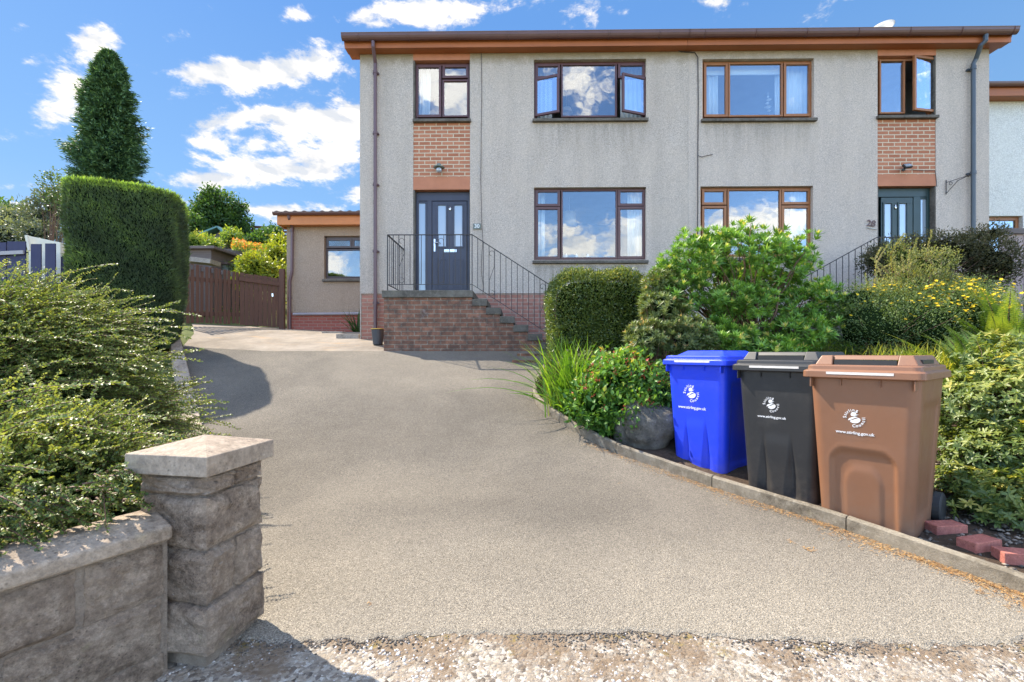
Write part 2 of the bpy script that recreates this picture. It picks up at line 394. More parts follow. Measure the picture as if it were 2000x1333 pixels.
def m_brick(name, bricks, mortar, dirt=0.0, bw=.225, bh=.075, msize=.010, off=(0, 0, 0), smudge=None):
    t = NT(name)
    sp = t.N('ShaderNodeSeparateXYZ'); t.L(t.mapping(loc=off), sp.inputs[0])
    cb = t.N('ShaderNodeCombineXYZ'); t.L(t.math('ADD', sp.outputs[0], sp.outputs[1]), cb.inputs[0]); t.L(sp.outputs[2], cb.inputs[1])
    nz = t.noise(9, 3, out='Color'); vm = t.N('ShaderNodeVectorMath', operation='SCALE'); t.L(nz, vm.inputs[0]); vm.inputs['Scale'].default_value = .006
    va = t.N('ShaderNodeVectorMath', operation='ADD'); t.L(cb.outputs[0], va.inputs[0]); t.L(vm.outputs[0], va.inputs[1])
    b = t.N('ShaderNodeTexBrick'); t.L(va.outputs[0], b.inputs['Vector']); b.inputs['Scale'].default_value = 1
    b.inputs['Brick Width'].default_value = bw; b.inputs['Row Height'].default_value = bh; b.inputs['Mortar Size'].default_value = msize
    b.inputs['Mortar Smooth'].default_value = .25; b.inputs['Bias'].default_value = 0
    b.inputs['Color1'].default_value = (*bricks[0], 1); b.inputs['Color2'].default_value = (*bricks[1], 1); b.inputs['Mortar'].default_value = (*mortar, 1)
    col = b.outputs['Color']
    col = t.mix(t.math('MULTIPLY', t.ramp(t.noise(45, 5, .7), [(.35, 0), (.75, 1)]), .35), col, tuple(x * .5 for x in bricks[0]))
    if dirt:
        d = t.ramp(t.noise(6.5, 9, .8), [(.40, 0), (.60, 1)])
        col = t.mix(t.math('MULTIPLY', d, dirt), col, (.06, .045, .038))
        d2 = t.ramp(t.noise(1.6, 5, .7), [(.40, 0), (.70, 1)])
        col = t.mix(t.math('MULTIPLY', d2, dirt * .5), col, (.075, .055, .045))
        w = t.ramp(t.noise(3.7, 8, .75, vec=t.mapping(loc=(4, 2, 7))), [(.6, 0), (.72, 1)])
        col = t.mix(t.math('MULTIPLY', w, .5), col, (.32, .29, .27))
    h = t.math('SUBTRACT', t.math('MULTIPLY', t.noise(70, 5), .3), b.outputs['Fac'])
    return t.fin(col, .9, t.bump(h, .7, .008), spec=.2)

def m_stone(name, c1, c2, c3, scale=14, bump=.8, bd=.02, lichen=0, grain=.6):
    t = NT(name)
    n = t.noise(scale, 9, .72)
    col = t.ramp(n, [(.3, c1), (.5, c2), (.72, c3)])
    sp = t.ramp(t.voro(scale * 6, out='Distance'), [(.1, 1), (.32, 0)])
    pk = t.ramp(t.noise(scale * 1.3, 3), [(.45, 0), (.6, 1)])
    col = t.mix(t.math('MULTIPLY', t.math('MULTIPLY', sp, pk), .75), col, tuple(x * .32 for x in c1))
    gr = t.ramp(t.noise(scale * 4.5, 6, .8), [(.28, .35), (.5, 1.0), (.74, 1.75)])
    col = t.mix(grain, col, t.mix(1.0, col, gr, 'MULTIPLY'))
    big = t.ramp(t.noise(2.5, 5, .6), [(.4, 0), (.65, 1)])
    col = t.mix(t.math('MULTIPLY', big, .4), col, tuple(x * 1.35 for x in c3))
    if lichen:
        l = t.ramp(t.noise(6.5, 6, .7, vec=t.mapping(loc=(3, 1, 5))), [(.62, 0), (.7, 1)])
        col = t.mix(t.math('MULTIPLY', l, lichen), col, (.4, .34, .2))
        l2 = t.ramp(t.noise(38, 3, .6, vec=t.mapping(loc=(1, 7, 2))), [(.68, 0), (.73, 1)])
        col = t.mix(t.math('MULTIPLY', l2, lichen), col, (.5, .47, .44))
    h = t.math('ADD', t.noise(scale * 1.6, 9, .75), t.math('MULTIPLY', t.noise(scale * 9, 5, .8), .8))
    return t.fin(col, .93, t.bump(h, bump, bd), spec=.15)

def m_wood(name, c1, c2, axis='z', scale=7, rough=.6, bump=.3, gloss=.4):
    t = NT(name); s = {'z': (1, 1, .06), 'x': (.06, 1, 1), 'y': (1, .06, 1)}[axis]
    g = t.noise(scale * 6, 6, .7, vec=t.mapping(s))
    b = t.noise(1.8, 4, .6)
    col = t.mix(t.ramp(g, [(.35, 0), (.68, 1)]), c1, c2)
    col = t.mix(t.math('MULTIPLY', t.ramp(b, [(.4, 0), (.7, 1)]), .35), col, tuple(x * .55 for x in c1))
    geo = t.N('ShaderNodeNewGeometry')
    col = t.mix(t.math('MULTIPLY', geo.outputs['Random Per Island'], .35), col, tuple(x * .5 for x in c1))
    return t.fin(col, rough, t.bump(g, bump, .003), spec=gloss)

def m_leaf(name, stops, rough=.42, trans=.32, tint=(1.25, 1.25, .45), spec=.4, nv=.35):
    t = NT(name)
    a = t.N('ShaderNodeAttribute'); a.attribute_name = 'v'
    f = t.math('ADD', a.outputs['Fac'], t.math('MULTIPLY', t.math('SUBTRACT', t.noise(3.0, 3), .5), nv))
    col = t.ramp(f, stops)
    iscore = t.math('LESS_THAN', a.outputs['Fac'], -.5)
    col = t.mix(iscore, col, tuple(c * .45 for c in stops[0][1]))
    t.fin(col, rough, None, spec=spec); t.L(t.math('MULTIPLY', t.math('SUBTRACT', 1.0, iscore), spec), t.b.inputs['Specular IOR Level'])
    tr = t.N('ShaderNodeBsdfTranslucent'); t.L(t.mix(1.0, col, (*tint,), 'MULTIPLY'), tr.inputs[0])
    mx = t.N('ShaderNodeMixShader'); mx.inputs[0].default_value = trans
    t.L(t.b.outputs[0], mx.inputs[1]); t.L(tr.outputs[0], mx.inputs[2]); t.L(mx.outputs[0], t.out.inputs[0])
    return t.m

def m_glass(name, tint=(.9, .95, .97), refl=.3, frost=False):
    t = NT(name)
    tr = t.N('ShaderNodeBsdfTransparent'); tr.inputs[0].default_value = (*tint, 1)
    gl = t.N('ShaderNodeBsdfGlossy'); gl.inputs['Roughness'].default_value = .0 if not frost else .12; gl.inputs[0].default_value = (.95, .97, 1, 1)
    nm = t.bump(t.noise(2.2, 2), .05, .05); t.L(nm, gl.inputs['Normal'])
    lw = t.N('ShaderNodeLayerWeight'); lw.inputs[0].default_value = .35
    f = t.math('ADD', t.math('MULTIPLY', lw.outputs['Facing'], .5), refl, True)
    mx = t.N('ShaderNodeMixShader'); t.L(f, mx.inputs[0]); t.L(gl.outputs[0], mx.inputs[2])
    if frost:
        df = t.N('ShaderNodeBsdfDiffuse'); df.inputs[0].default_value = (.27, .31, .36, 1)
        t.L(df.outputs[0], mx.inputs[1])
    else: t.L(tr.outputs[0], mx.inputs[1])
    t.L(mx.outputs[0], t.out.inputs[0]); return t.m

MT = {}
MT['harl'] = m_harling('roughcast', (.74, .64, .55), (.40, .335, .285), (.63, .52, .42))
MT['harl28'] = m_harling('roughcast_worn', (.76, .65, .56), (.42, .355, .305), (.65, .54, .44), stain=.8)
MT['harl_ext'] = m_harling('roughcast_tan', (.54, .41, .31), (.31, .23, .17), (.48, .36, .27), stain=.5)
MT['harl_white'] = m_harling('roughcast_white', (.80, .78, .73), (.55, .53, .49), (.72, .69, .62), stain=.15, chip=60)
MT['brick'] = m_brick('panel_brick', ((.36, .135, .075), (.47, .20, .115)), (.60, .49, .35))
MT['brick_base'] = m_brick('base_brick', ((.40, .17, .12), (.47, .22, .16)), (.46, .33, .25), dirt=.25)
MT['brick_land'] = m_brick('weathered_brick', ((.24, .105, .062), (.33, .15, .092)), (.32, .25, .185), dirt=.75)
MT['brick_ext'] = m_brick('plinth_brick', ((.34, .10, .075), (.40, .13, .10)), (.38, .22, .17))
MT['lintel'] = simple('red_lintel', (.47, .20, .115), (.38, .155, .09), 3, .85, .3, 90, .003, spec=.2)
MT['sill'] = m_stone('sill_concrete', (.06, .05, .042), (.10, .087, .072), (.16, .14, .12), 18, .5, .006)
MT['coping'] = m_stone('landing_concrete', (.055, .047, .038), (.095, .083, .068), (.16, .145, .12), 9, .5, .006, lichen=.35)
MT['maroon'] = simple('maroon_upvc', (.105, .042, .04), (.085, .033, .032), 4, .38, .05)
MT['tanwood'] = m_wood('golden_oak_frame', (.36, .145, .05), (.27, .10, .035), 'z', 5, .42, .08)
MT['darkbrown'] = simple('dark_brown_upvc', (.085, .055, .05), (.07, .045, .04), 4, .4, .05)
MT['gutter'] = simple('brown_gutter', (.115, .052, .045), (.09, .04, .035), 3, .35, .03)
MT['fascia'] = m_wood('fascia_wood', (.42, .135, .045), (.34, .105, .035), 'x', 3, .5, .1)
MT['fascia_ext'] = m_wood('orange_fascia', (.62, .22, .06), (.50, .17, .045), 'x', 3, .45, .1)
MT['greypipe'] = simple('grey_pipe', (.06, .075, .09), None, 3, .35, .03)
MT['purplepipe'] = simple('brown_pipe', (.13, .075, .08), (.11, .06, .065), 3, .4, .03)
MT['whitepipe'] = simple('pale_pipe', (.33, .29, .30), None, 3, .4, .03)
MT['tile'] = simple('roof_tile', (.13, .085, .07), (.08, .06, .05), 5, .8, .4, 40)
MT['navy'] = simple('navy_door', (.035, .037, .062), (.03, .032, .055), 3, .42, .1, 120, .001)
MT['green'] = simple('green_door', (.018, .042, .042), (.016, .037, .038), 3, .4, .1, 120, .001)
MT['chrome'] = simple('chrome', (.78, .78, .80), (.6, .6, .62), 8, .22, 0, metal=.9)
MT['iron'] = simple('black_iron', (.022, .02, .022), (.04, .028, .025), 30, .5, .2, 120, .001)
MT['black'] = simple('black_plastic', (.02, .02, .021), None, 5, .45, .05)
MT['glass'] = m_glass('window_glass', refl=.10)
MT['glass_up'] = m_glass('window_glass_pale', (.88, .92, .95), refl=.08)
MT['glass_sash'] = m_glass('sash_glass', (.75, .85, .95), refl=.22)
MT['frost'] = m_glass('frosted_glass', refl=.12, frost=True)
MT['room'] = simple('room_plaster', (.34, .33, .32), None, 2, .9, 0)
MT['curtain'] = simple('white_curtain', (.80, .80, .78), (.72, .72, .71), 3, .8, .1)
MT['shade'] = simple('lamp_shade', (.80, .66, .55), None, 3, .7, 0)
MT['white'] = simple('white_paint', (.78, .77, .75), (.7, .69, .67), 5, .5, .05)
MT['plaque'] = simple('slate_plaque', (.16, .18, .16), (.12, .14, .12), 30, .6, .2)
MT['dish'] = simple('dish_grey', (.36, .36, .34), (.28, .28, .27), 6, .5, .05)
MT['conc'] = m_stone('kerb_concrete', (.085, .068, .048), (.16, .135, .10), (.27, .235, .18), 14, .7, .008, lichen=.25)
MT['kerbtop'] = MT['conc']
MT['cap'] = m_stone('cap_concrete', (.17, .128, .092), (.275, .218, .165), (.38, .31, .24), 9, .8, .006, lichen=.22, grain=.8)
MT['block'] = m_stone('rough_block', (.13, .092, .066), (.35, .265, .198), (.58, .465, .36), 13, 1.0, .03, lichen=.55, grain=1.0)
MT['mortar'] = m_stone('mortar', (.21, .165, .128), (.30, .24, .19), (.40, .33, .26), 20, 1.0, .016)
MT['fence'] = m_wood('stained_fence', (.155, .075, .05), (.10, .055, .04), 'z', 6, .75, .4, .2)
MT['fence_pink'] = m_wood('pink_fence', (.42, .32, .30), (.34, .26, .25), 'z', 6, .75, .3, .2)
MT['fence_grey'] = m_wood('grey_timber', (.17, .14, .13), (.11, .09, .085), 'x', 6, .8, .4, .2)
MT['blue'] = m_wood('blue_fence_paint', (.035, .035, .095), (.028, .028, .075), 'z', 4, .6, .2, .3)
MT['cream'] = simple('cream_render', (.70, .64, .52), (.6, .54, .43), 4, .85, .2)
MT['greenroof'] = simple('green_roof', (.12, .25, .24), (.09, .2, .2), 5, .6, .1)
MT['bark'] = m_wood('bark', (.085, .06, .045), (.05, .036, .028), 'z', 6, .9, .6, .1)
MT['twig'] = m_leaf('twig', [(0, (.10, .055, .035)), (1, (.16, .09, .05))], .7, 0.02)
MT['stonedark'] = m_stone('boulder_stone', (.065, .060, .05), (.13, .12, .10), (.26, .24, .20), 6, 1.0, .03, lichen=.5)
MT['redbrick'] = m_stone('loose_brick', (.30, .10, .075), (.36, .13, .10), (.42, .17, .13), 14, .5, .008)
MT['slab'] = m_stone('paving_slab', (.19, .16, .13), (.28, .24, .20), (.36, .32, .27), 9, .3, .004)

def m_asphalt():
    t = NT('worn_asphalt')
    big = t.noise(.55, 5, .55, dist=.4); mid = t.noise(3.0, 6, .65)
    geo = t.N('ShaderNodeNewGeometry'); sp_ = t.N('ShaderNodeSeparateXYZ'); t.L(geo.outputs['Position'], sp_.inputs[0])
    dust = t.math('ADD', t.math('MULTIPLY', t.math('SUBTRACT', 3.3, sp_.outputs[1]), .8, True), t.math('MULTIPLY', t.math('SUBTRACT', big, .5), 1.2), True)
    col = t.mix(t.ramp(big, [(.28, 0), (.72, 1)]), (.105, .092, .075), (.160, .139, .111))
    col = t.mix(dust, col, (.245, .212, .165))
    col = t.mix(t.math('MULTIPLY', t.ramp(mid, [(.4, 0), (.75, 1)]), .25), col, (.21, .185, .15))
    v = t.voro(215, out='Color'); sc = t.N('ShaderNodeSeparateColor'); t.L(v, sc.inputs[0])
    chips = t.ramp(sc.outputs[0], [(.0, .46), (.25, .85), (.75, 1.08), (1, 1.6)])
    col = t.mix(1.0, col, chips, 'MULTIPLY')
    sp = t.ramp(t.noise(260, 2, .6), [(.62, 0), (.70, 1)])
    col = t.mix(t.math('MULTIPLY', sp, .65), col, (.055, .05, .046))
    # slightly darker worn band and stains
    st = t.ramp(t.noise(1.3, 7, .7, vec=t.mapping(loc=(7, 3, 0))), [(.57, 0), (.72, 1)])
    col = t.mix(t.math('MULTIPLY', st, .22), col, (.075, .067, .058))
    h = t.math('ADD', t.math('MULTIPLY', t.voro(150), -1.0), t.math('MULTIPLY', t.noise(420, 2), .5))
    n1 = t.bump(h, .75, .006)
    return t.fin(col, .92, t.bump(t.noise(6, 5), .25, .02, n1), spec=.2)
def m_road():
    t = NT('stony_road')
    wv = t.N('ShaderNodeVectorMath', operation='ADD'); t.L(t.obj, wv.inputs[0]); ws = t.N('ShaderNodeVectorMath', operation='SCALE'); t.L(t.noise(25, 4, out='Color'), ws.inputs[0]); ws.inputs['Scale'].default_value = .03; t.L(ws.outputs[0], wv.inputs[1]); W_ = wv.outputs[0]
    v = t.voro(62, out='Color', vec=W_); d = t.voro(62, out='Distance', vec=W_); sc = t.N('ShaderNodeSeparateColor'); t.L(v, sc.inputs[0])
    st = t.ramp(sc.outputs[1], [(0, (.09, .075, .062)), (.2, (.20, .165, .135)), (.45, (.34, .295, .235)), (.75, (.46, .41, .34)), (1, (.57, .53, .46))])
    cem = t.mix(t.noise(60, 5), (.25, .205, .155), (.38, .32, .25))
    col = t.mix(t.ramp(t.noise(16, 6, .75), [(.40, 0), (.56, 1)]), cem, st)
    col = t.mix(t.math('MULTIPLY', t.ramp(t.noise(120, 3, .7), [(.55, 0), (.7, 1)]), .5), col, (.22, .17, .13))
    sep = t.N('ShaderNodeSeparateXYZ'); geo = t.N('ShaderNodeNewGeometry'); t.L(geo.outputs['Position'], sep.inputs[0])
    nearb = t.math('MULTIPLY', t.math('SUBTRACT', sep.outputs[1], 1.72), 3.2, True)
    soil = t.ramp(t.math('ADD', t.noise(4.3, 8, .75, vec=t.mapping(loc=(3, 3, 0))), t.math('MULTIPLY', nearb, .17)), [(.55, 0), (.62, 1)])
    col = t.mix(t.math('MULTIPLY', soil, .75), col, (.19, .13, .08))
    moss = t.ramp(t.math('ADD', t.noise(5.5, 9, .78), t.math('MULTIPLY', nearb, .09)), [(.62, 0), (.69, 1)])
    col = t.mix(t.math('MULTIPLY', moss, .65), col, (.22, .165, .035))
    dk = t.ramp(t.noise(6.2, 7, .75, vec=t.mapping(loc=(9, 1, 0))), [(.66, 0), (.70, 1)])
    col = t.mix(t.math('MULTIPLY', dk, .7), col, (.13, .12, .115))
    h = t.math('ADD', t.math('MULTIPLY', d, -.5), t.noise(38, 7, .75))
    return t.fin(col, .92, t.bump(h, 1.0, .016), spec=.2)
def m_soil(name, a, b, c, scale=9):
    t = NT(name)
    col = t.ramp(t.noise(scale, 9, .75), [(.3, a), (.52, b), (.75, c)])
    return t.fin(col, .96, t.bump(t.noise(scale * 3, 8, .75), 1.0, .04), spec=.1)
def m_apron():
    t = NT('worn_concrete')
    col = t.ramp(t.noise(1.6, 8, .7), [(.3, (.15, .125, .098)), (.5, (.23, .195, .155)), (.7, (.32, .275, .225))])
    rust = t.ramp(t.noise(2.6, 7, .7, vec=t.mapping((.7, 3, 1), loc=(2, 5, 0))), [(.55, 0), (.68, 1)])
    col = t.mix(t.math('MULTIPLY', rust, .55), col, (.36, .22, .09))
    d = t.ramp(t.noise(25, 5, .7), [(.5, 0), (.7, 1)])
    col = t.mix(t.math('MULTIPLY', d, .5), col, (.2, .17, .14))
    return t.fin(col, .93, t.bump(t.noise(14, 9, .75), .8, .03), spec=.2)
MT['asphalt'] = m_asphalt(); MT['road'] = m_road(); MT['apron'] = m_apron()
MT['soil'] = m_soil('garden_soil', (.05, .036, .025), (.10, .07, .05), (.17, .13, .09))
MT['terrain'] = m_soil('hill_ground', (.06, .075, .025), (.10, .12, .04), (.17, .16, .07), 3)
MT['gravelst'] = m_stone('gravel_stone', (.16, .15, .145), (.27, .26, .255), (.42, .40, .39), 9, .2, .003)
MT['needle'] = m_leaf('dry_needles', [(0, (.20, .095, .035)), (.5, (.36, .19, .065)), (1, (.48, .32, .14))], .8, .1)

# ------------------------------------------------------------------ ground
def grid_mesh(xs, ys, zf, name, mat, kind='structure'):
    X, Y = np.meshgrid(xs, ys); Z = zf(X, Y)
    m = NPM(); nx = len(xs); ny = len(ys)
    I = np.arange(nx * ny).reshape(ny, nx)
    f = np.stack([I[:-1, :-1], I[:-1, 1:], I[1:, 1:], I[1:, :-1]], -1).reshape(-1, 4)
    m.raw(np.stack([X, Y, Z], -1).reshape(-1, 3), f)
    return tag(m.build(name, mat, smooth=True), kind=kind)
xs = np.unique(np.concatenate([np.arange(-200, -12, 8), np.arange(-12, 14, .25), np.arange(14, 200, 8)]))
ys = np.unique(np.concatenate([np.arange(-60, 0, 5), np.arange(0, 13, .25), np.arange(13, 40, 1), np.arange(40, 390, 25)]))
grid_mesh(xs, ys, lambda x, y: H(x, y) - .035 - .05 * (y < 2.2), 'ground', MT['terrain'])
def strip(rows, name, mat, skirt=0.0):      # rows: (y, xl, xr) -> draped sheet
    nx = 60 if not skirt else 420; m = NPM(); V = []
    for (y, a, b) in rows:
        t = np.linspace(0, 1, nx); x = a + (b - a) * t
        yy = y(x) if callable(y) else np.full(nx, y)
        V.append(np.stack([x, yy, H0(x, yy)], -1))
    V = np.array(V); ny = len(rows); I = np.arange(nx * ny).reshape(ny, nx)
    f = np.stack([I[:-1, :-1], I[:-1, 1:], I[1:, 1:], I[1:, :-1]], -1).reshape(-1, 4)
    m.raw(V.reshape(-1, 3), f)
    if skirt:
        a = V[0]; b = a.copy(); b[:, 2] -= skirt; b[:, 1] -= .022 + .012 * np.sin(b[:, 0] * 31) * np.sin(b[:, 0] * 12)
        q = np.concatenate([b, a]); k = len(a); J = np.arange(k - 1)
        m.raw(q, np.stack([J, J + 1, J + 1 + k, J + k], -1))
    return tag(m.build(name, mat, smooth=True), kind='structure')
# ragged end of the asphalt towards the road
_rag3 = np.convolve(rng.normal(size=2400), np.ones(9) / 4, 'same') * np.clip(np.convolve(rng.normal(size=2400), np.ones(160) / 6, 'same'), .1, 1.6); _rag = rng.normal(size=400); _rag = np.convolve(_rag, np.ones(4) / 4, 'same'); _rag2 = np.convolve(rng.normal(size=400), np.ones(40) / 40, 'same')
def edge_y(x): return 2.02 + .009 * np.interp(x, np.linspace(-4, 5, 2400), _rag3) + .012 * np.sin(x * 2.1 + 1) + .018 * np.interp(x, np.linspace(-4, 5, 400), _rag) + .12 * np.interp(x, np.linspace(-4, 5, 400), _rag2)
rows = []
NR = 90
for i in range(NR + 1):
    t = i / NR
    yb = 2.28 + (7.83 - 2.28) * t
    a = float(lx(yb)) + .02
    b = float(kx(yb))
    if t == 0: 
        for q in (0, .02, .25, .6): rows.append((lambda x, q=q: edge_y(x) * (1 - q) + 2.24 * q, -1.75, float(kx(2.1))))
    else: rows.append((yb, a, b))
drive = strip(rows, 'driveway', MT['asphalt'], .007)
# road sheet in the foreground
m_ = [(y, -9.0, 9.0) for y in np.concatenate([np.arange(-6, 1, .5), np.arange(1, 2.6, .08)])]
def road_rows():
    V = []; xs_ = np.arange(-9, 9.01, .06)
    ys_ = np.concatenate([np.arange(-8, 1, 1.0), np.arange(1, 2.35, .05)])
    X, Y = np.meshgrid(xs_, ys_)
    Z = H0(X, Y) - .007 + .002 * np.sin(X * 5.3 + Y * 9) * np.sin(X * 2.1 - Y * 7)
    return X, Y, Z
X, Y, Z = road_rows(); m = NPM(); ny, nx = X.shape; I = np.arange(nx * ny).reshape(ny, nx)
m.raw(np.stack([X, Y, Z], -1).reshape(-1, 3), np.stack([I[:-1, :-1], I[:-1, 1:], I[1:, 1:], I[1:, :-1]], -1).reshape(-1, 4))
tag(m.build('road', MT['road'], smooth=True), kind='structure')
# concrete apron up to the gate
rows = []
for i in range(60):
    y = 7.83 + .05 * i * 1.3
    rows.append((y, float(np.interp(y, [7.8, 9.0, 12], [lx(7.8) + .02, -6.4, -8.6])), -2.0 if y < 8.99 else -2.6))
V = strip(rows, 'concrete_apron', MT['apron'])
# garden bed soil
def bed():
    m = NPM(); V = []; ys_ = np.arange(1.0, 8.9, .08); nx = 50
    for y in ys_:
        a = float(kx(y)) + .02; x = a + (12 - a) * np.linspace(0, 1, nx) ** 1.8
        z = H(x, np.full(nx, y)) + .02 + .012 * np.sin(x * 9 + y * 7) * np.sin(y * 11)
        V.append(np.stack([x, np.full(nx, y), z], -1))
    V = np.array(V); ny = len(ys_); I = np.arange(nx * ny).reshape(ny, nx)
    m.raw(V.reshape(-1, 3), np.stack([I[:-1, :-1], I[:-1, 1:], I[1:, 1:], I[1:, :-1]], -1).reshape(-1, 4))
    tag(m.build('garden_bed', MT['soil'], smooth=True), kind='structure')
bed()
def resample(pts, step):
    out = [pts[0].copy()]; acc = 0
    for a, b in zip(pts[:-1], pts[1:]):
        n = max(1, int((b - a).length / step))
        for i in range(1, n + 1): out.append(a.lerp(b, i / n))
    return out
def smooth_path(pts, it=2):
    for _ in range(it):
        q = [pts[0]]
        for a, b in zip(pts[:-1], pts[1:]): q += [a.lerp(b, .25), a.lerp(b, .75)]
        q.append(pts[-1]); pts = q
    return pts
def kerb(pts, w, h, seglen, side, name, mat, jit=.004):
    pts = [Vector((p.x, p.y, 0)) for p in pts]; pts = smooth_path(pts); pts = resample(pts, .05)
    m = MB(); i = 0; n = len(pts); acc = 0; start = 0
    while start < n - 1:
        e = start; L = 0
        while e < n - 1 and L < seglen: L += (pts[e + 1] - pts[e]).length; e += 1
        seg = pts[start:e + 1]; b = len(m.v)
        jz = random.uniform(-jit, jit); js = random.uniform(-jit, jit)
        for k, p in enumerate(seg):
            d = (seg[min(k + 1, len(seg) - 1)] - seg[max(k - 1, 0)]).normalized(); s = Vector((d.y, -d.x, 0)) * side
            q = p.copy()
            if k == 0: q = p + d * .004
            if k == len(seg) - 1: q = p - d * .004
            z = float(H0(p.x, p.y))
            for (o, zz) in ((0, -.06), (0, h - .012), (.010, h), (w - .01, h), (w, h - .01), (w, -.06)):
                c = q + s * (o + js) ; nz = random.uniform(-.0012, .0012)
                m.v.append((c.x, c.y, z + zz + jz + nz))
        for k in range(len(seg) - 1):
            for j in range(5): m.f.append((b + k * 6 + j, b + (k + 1) * 6 + j, b + (k + 1) * 6 + j + 1, b + k * 6 + j + 1))
        m.f.append(tuple(b + j for j in range(6))); e2 = b + (len(seg) - 1) * 6; m.f.append(tuple(e2 + j for j in reversed(range(6))))
        start = e
    return tag(m.build(name, mat), kind='structure')
kerb(KR, .05, .095, .92, 1, 'kerb', MT['conc'])
kerb(KL, .16, .10, 1.3, -1, 'kerb', MT['cap'])

# ------------------------------------------------------------------ HOUSES
YF = 9.0
def WX(px, Y=YF): return px2x(px, Y)
def wall_with_holes(x0, x1, z0, z1, Y, holes, depth=.13):
    m = MB(); xs_ = sorted({x0, x1, *[h[0] for h in holes], *[h[1] for h in holes]}); zs = sorted({z0, z1, *[h[2] for h in holes], *[h[3] for h in holes]})
    for a, b in zip(xs_[:-1], xs_[1:]):
        for c, d in zip(zs[:-1], zs[1:]):
            mx, mz = (a + b) / 2, (c + d) / 2
            if any(h[0] < mx < h[1] and h[2] < mz < h[3] for h in holes): continue
            m.add([(a, Y, c), (b, Y, c), (b, Y, d), (a, Y, d)], [(0, 1, 2, 3)])
    for h in holes:
        a, b, c, d = h[:4]; y2 = Y + depth
        m.add([(a, Y, c), (a, y2, c), (a, y2, d), (a, Y, d)], [(0, 3, 2, 1)])
        m.add([(b, Y, c), (b, y2, c), (b, y2, d), (b, Y, d)], [(0, 1, 2, 3)])
        m.add([(a, Y, d), (b, Y, d), (b, y2, d), (a, y2, d)], [(0, 1, 2, 3)])
        m.add([(a, Y, c), (b, Y, c), (b, y2, c), (a, y2, c)], [(0, 3, 2, 1)])
    return m
def frame_ring(m, x0, x1, z0, z1, y0, y1, w):
    m.box(x0, x0 + w, y0, y1, z0, z1); m.box(x1 - w, x1, y0, y1, z0, z1)
    m.box(x0 + w, x1 - w, y0, y1, z1 - w, z1); m.box(x0 + w, x1 - w, y0, y1, z0, z0 + w)
def pane(parent, x0, x1, z0, z1, y, mat, name='pane'):
    m = MB().box(x0, x1, y, y + .006, z0, z1); return m.build(name, mat, parent)
def window(house, box, lights, fm, glass, sillm, label, sillpx=None, Y=YF, rec=.09):
    """box = opening (x0,x1,z0,z1); lights = list of (x0,x1,z0,z1,kind)"""
    x0, x1, z0, z1 = box; yf = Y + rec
    w = MB(); frame_ring(w, x0 + .002, x1 - .002, z0, z1 - .002, yf, yf + .06, .045)
    fr = w.build('window', fm, house, bevel=.004); tag(fr, label)
    for L in lights:
        a, b, c, d, kind = L
        if kind == 'open_l' or kind == 'open_r':
            # casement hung on the outer side and swung outward
            hx = a if kind == 'open_l' else b; ang = R(-19) if kind == 'open_l' else R(19)
            if b < WX(1) : pass
            if len(L[4]) and kind == 'open_r': ang = R(19) if b < 5 else R(11)
            m = MB(); wd = b - a
            s0, s1 = (0, wd) if kind == 'open_l' else (-wd, 0)
            M4 = Matrix.Translation((hx, yf - .012, 0)) @ Matrix.Rotation(ang, 4, 'Z')
            fw = .045
            for q in ((s0, s0 + fw, c, d), (s1 - fw, s1, c, d), (s0 + fw, s1 - fw, d - fw, d), (s0 + fw, s1 - fw, c, c + fw)):
                m.box(q[0], q[1], -.045, 0, q[2], q[3], M4)
            sash = m.build('sash', fm, fr, bevel=.004)
            g = MB().box(s0 + fw, s1 - fw, -.028, -.02, c + fw, d - fw, M4); g.build('pane', MT['glass_sash'], fr)
        else:
            m = MB(); frame_ring(m, a, b, c, d, yf - .012, yf + .05, .032 if kind == 'fix' else .05)
            m.build('sash', fm, fr, bevel=.004)
            e = .032 if kind == 'fix' else .05
            pane(fr, a + e, b - e, c + e, d - e, yf + .015, glass)
    # sill
    s = MB(); sx0, sx1 = x0 - .03, x1 + .03
    s.add([(sx0, Y - .07, z0 - .075), (sx1, Y - .07, z0 - .075), (sx1, Y + .1, z0 - .075), (sx0, Y + .1, z0 - .075),
           (sx0, Y - .07, z0 - .02), (sx1, Y - .07, z0 - .02), (sx1, Y + .1, z0 - .002), (sx0, Y + .1, z0 - .002)],
          [(0, 3, 2, 1), (4, 5, 6, 7), (0, 1, 5, 4), (1, 2, 6, 5), (2, 3, 7, 6), (3, 0, 4, 7)])
    s.build('window_sill', sillm, fr, bevel=.006)
    return fr
def room(house, x0, x1, z0, z1, Y=YF, depth=3.2, mat=None):
    m = MB(); y0 = Y + .2; y1 = y0 + depth; a, b = x0 - .5, x1 + .5; c, d = z0 - .7, z1 + .2
    m.add([(a, y0, c), (b, y0, c), (b, y1, c), (a, y1, c), (a, y0, d), (b, y0, d), (b, y1, d), (a, y1, d)], [(0, 1, 2, 3), (4, 7, 6, 5), (2, 6, 7, 3), (1, 5, 6, 2), (0, 3, 7, 4)])
    # inner face of the outer wall round the opening
    m.add([(a, y0, c), (x0, y0, c), (x0, y0, d), (a, y0, d)], [(0, 1, 2, 3)]); m.add([(x1, y0, c), (b, y0, c), (b, y0, d), (x1, y0, d)], [(0, 1, 2, 3)])
    m.add([(x0, y0, c), (x1, y0, c), (x1, y0, z0), (x0, y0, z0)], [(0, 1, 2, 3)]); m.add([(x0, y0, z1), (x1, y0, z1), (x1, y0, d), (x0, y0, d)], [(0, 1, 2, 3)])
    m.build('interior', mat or MT['room'], house)
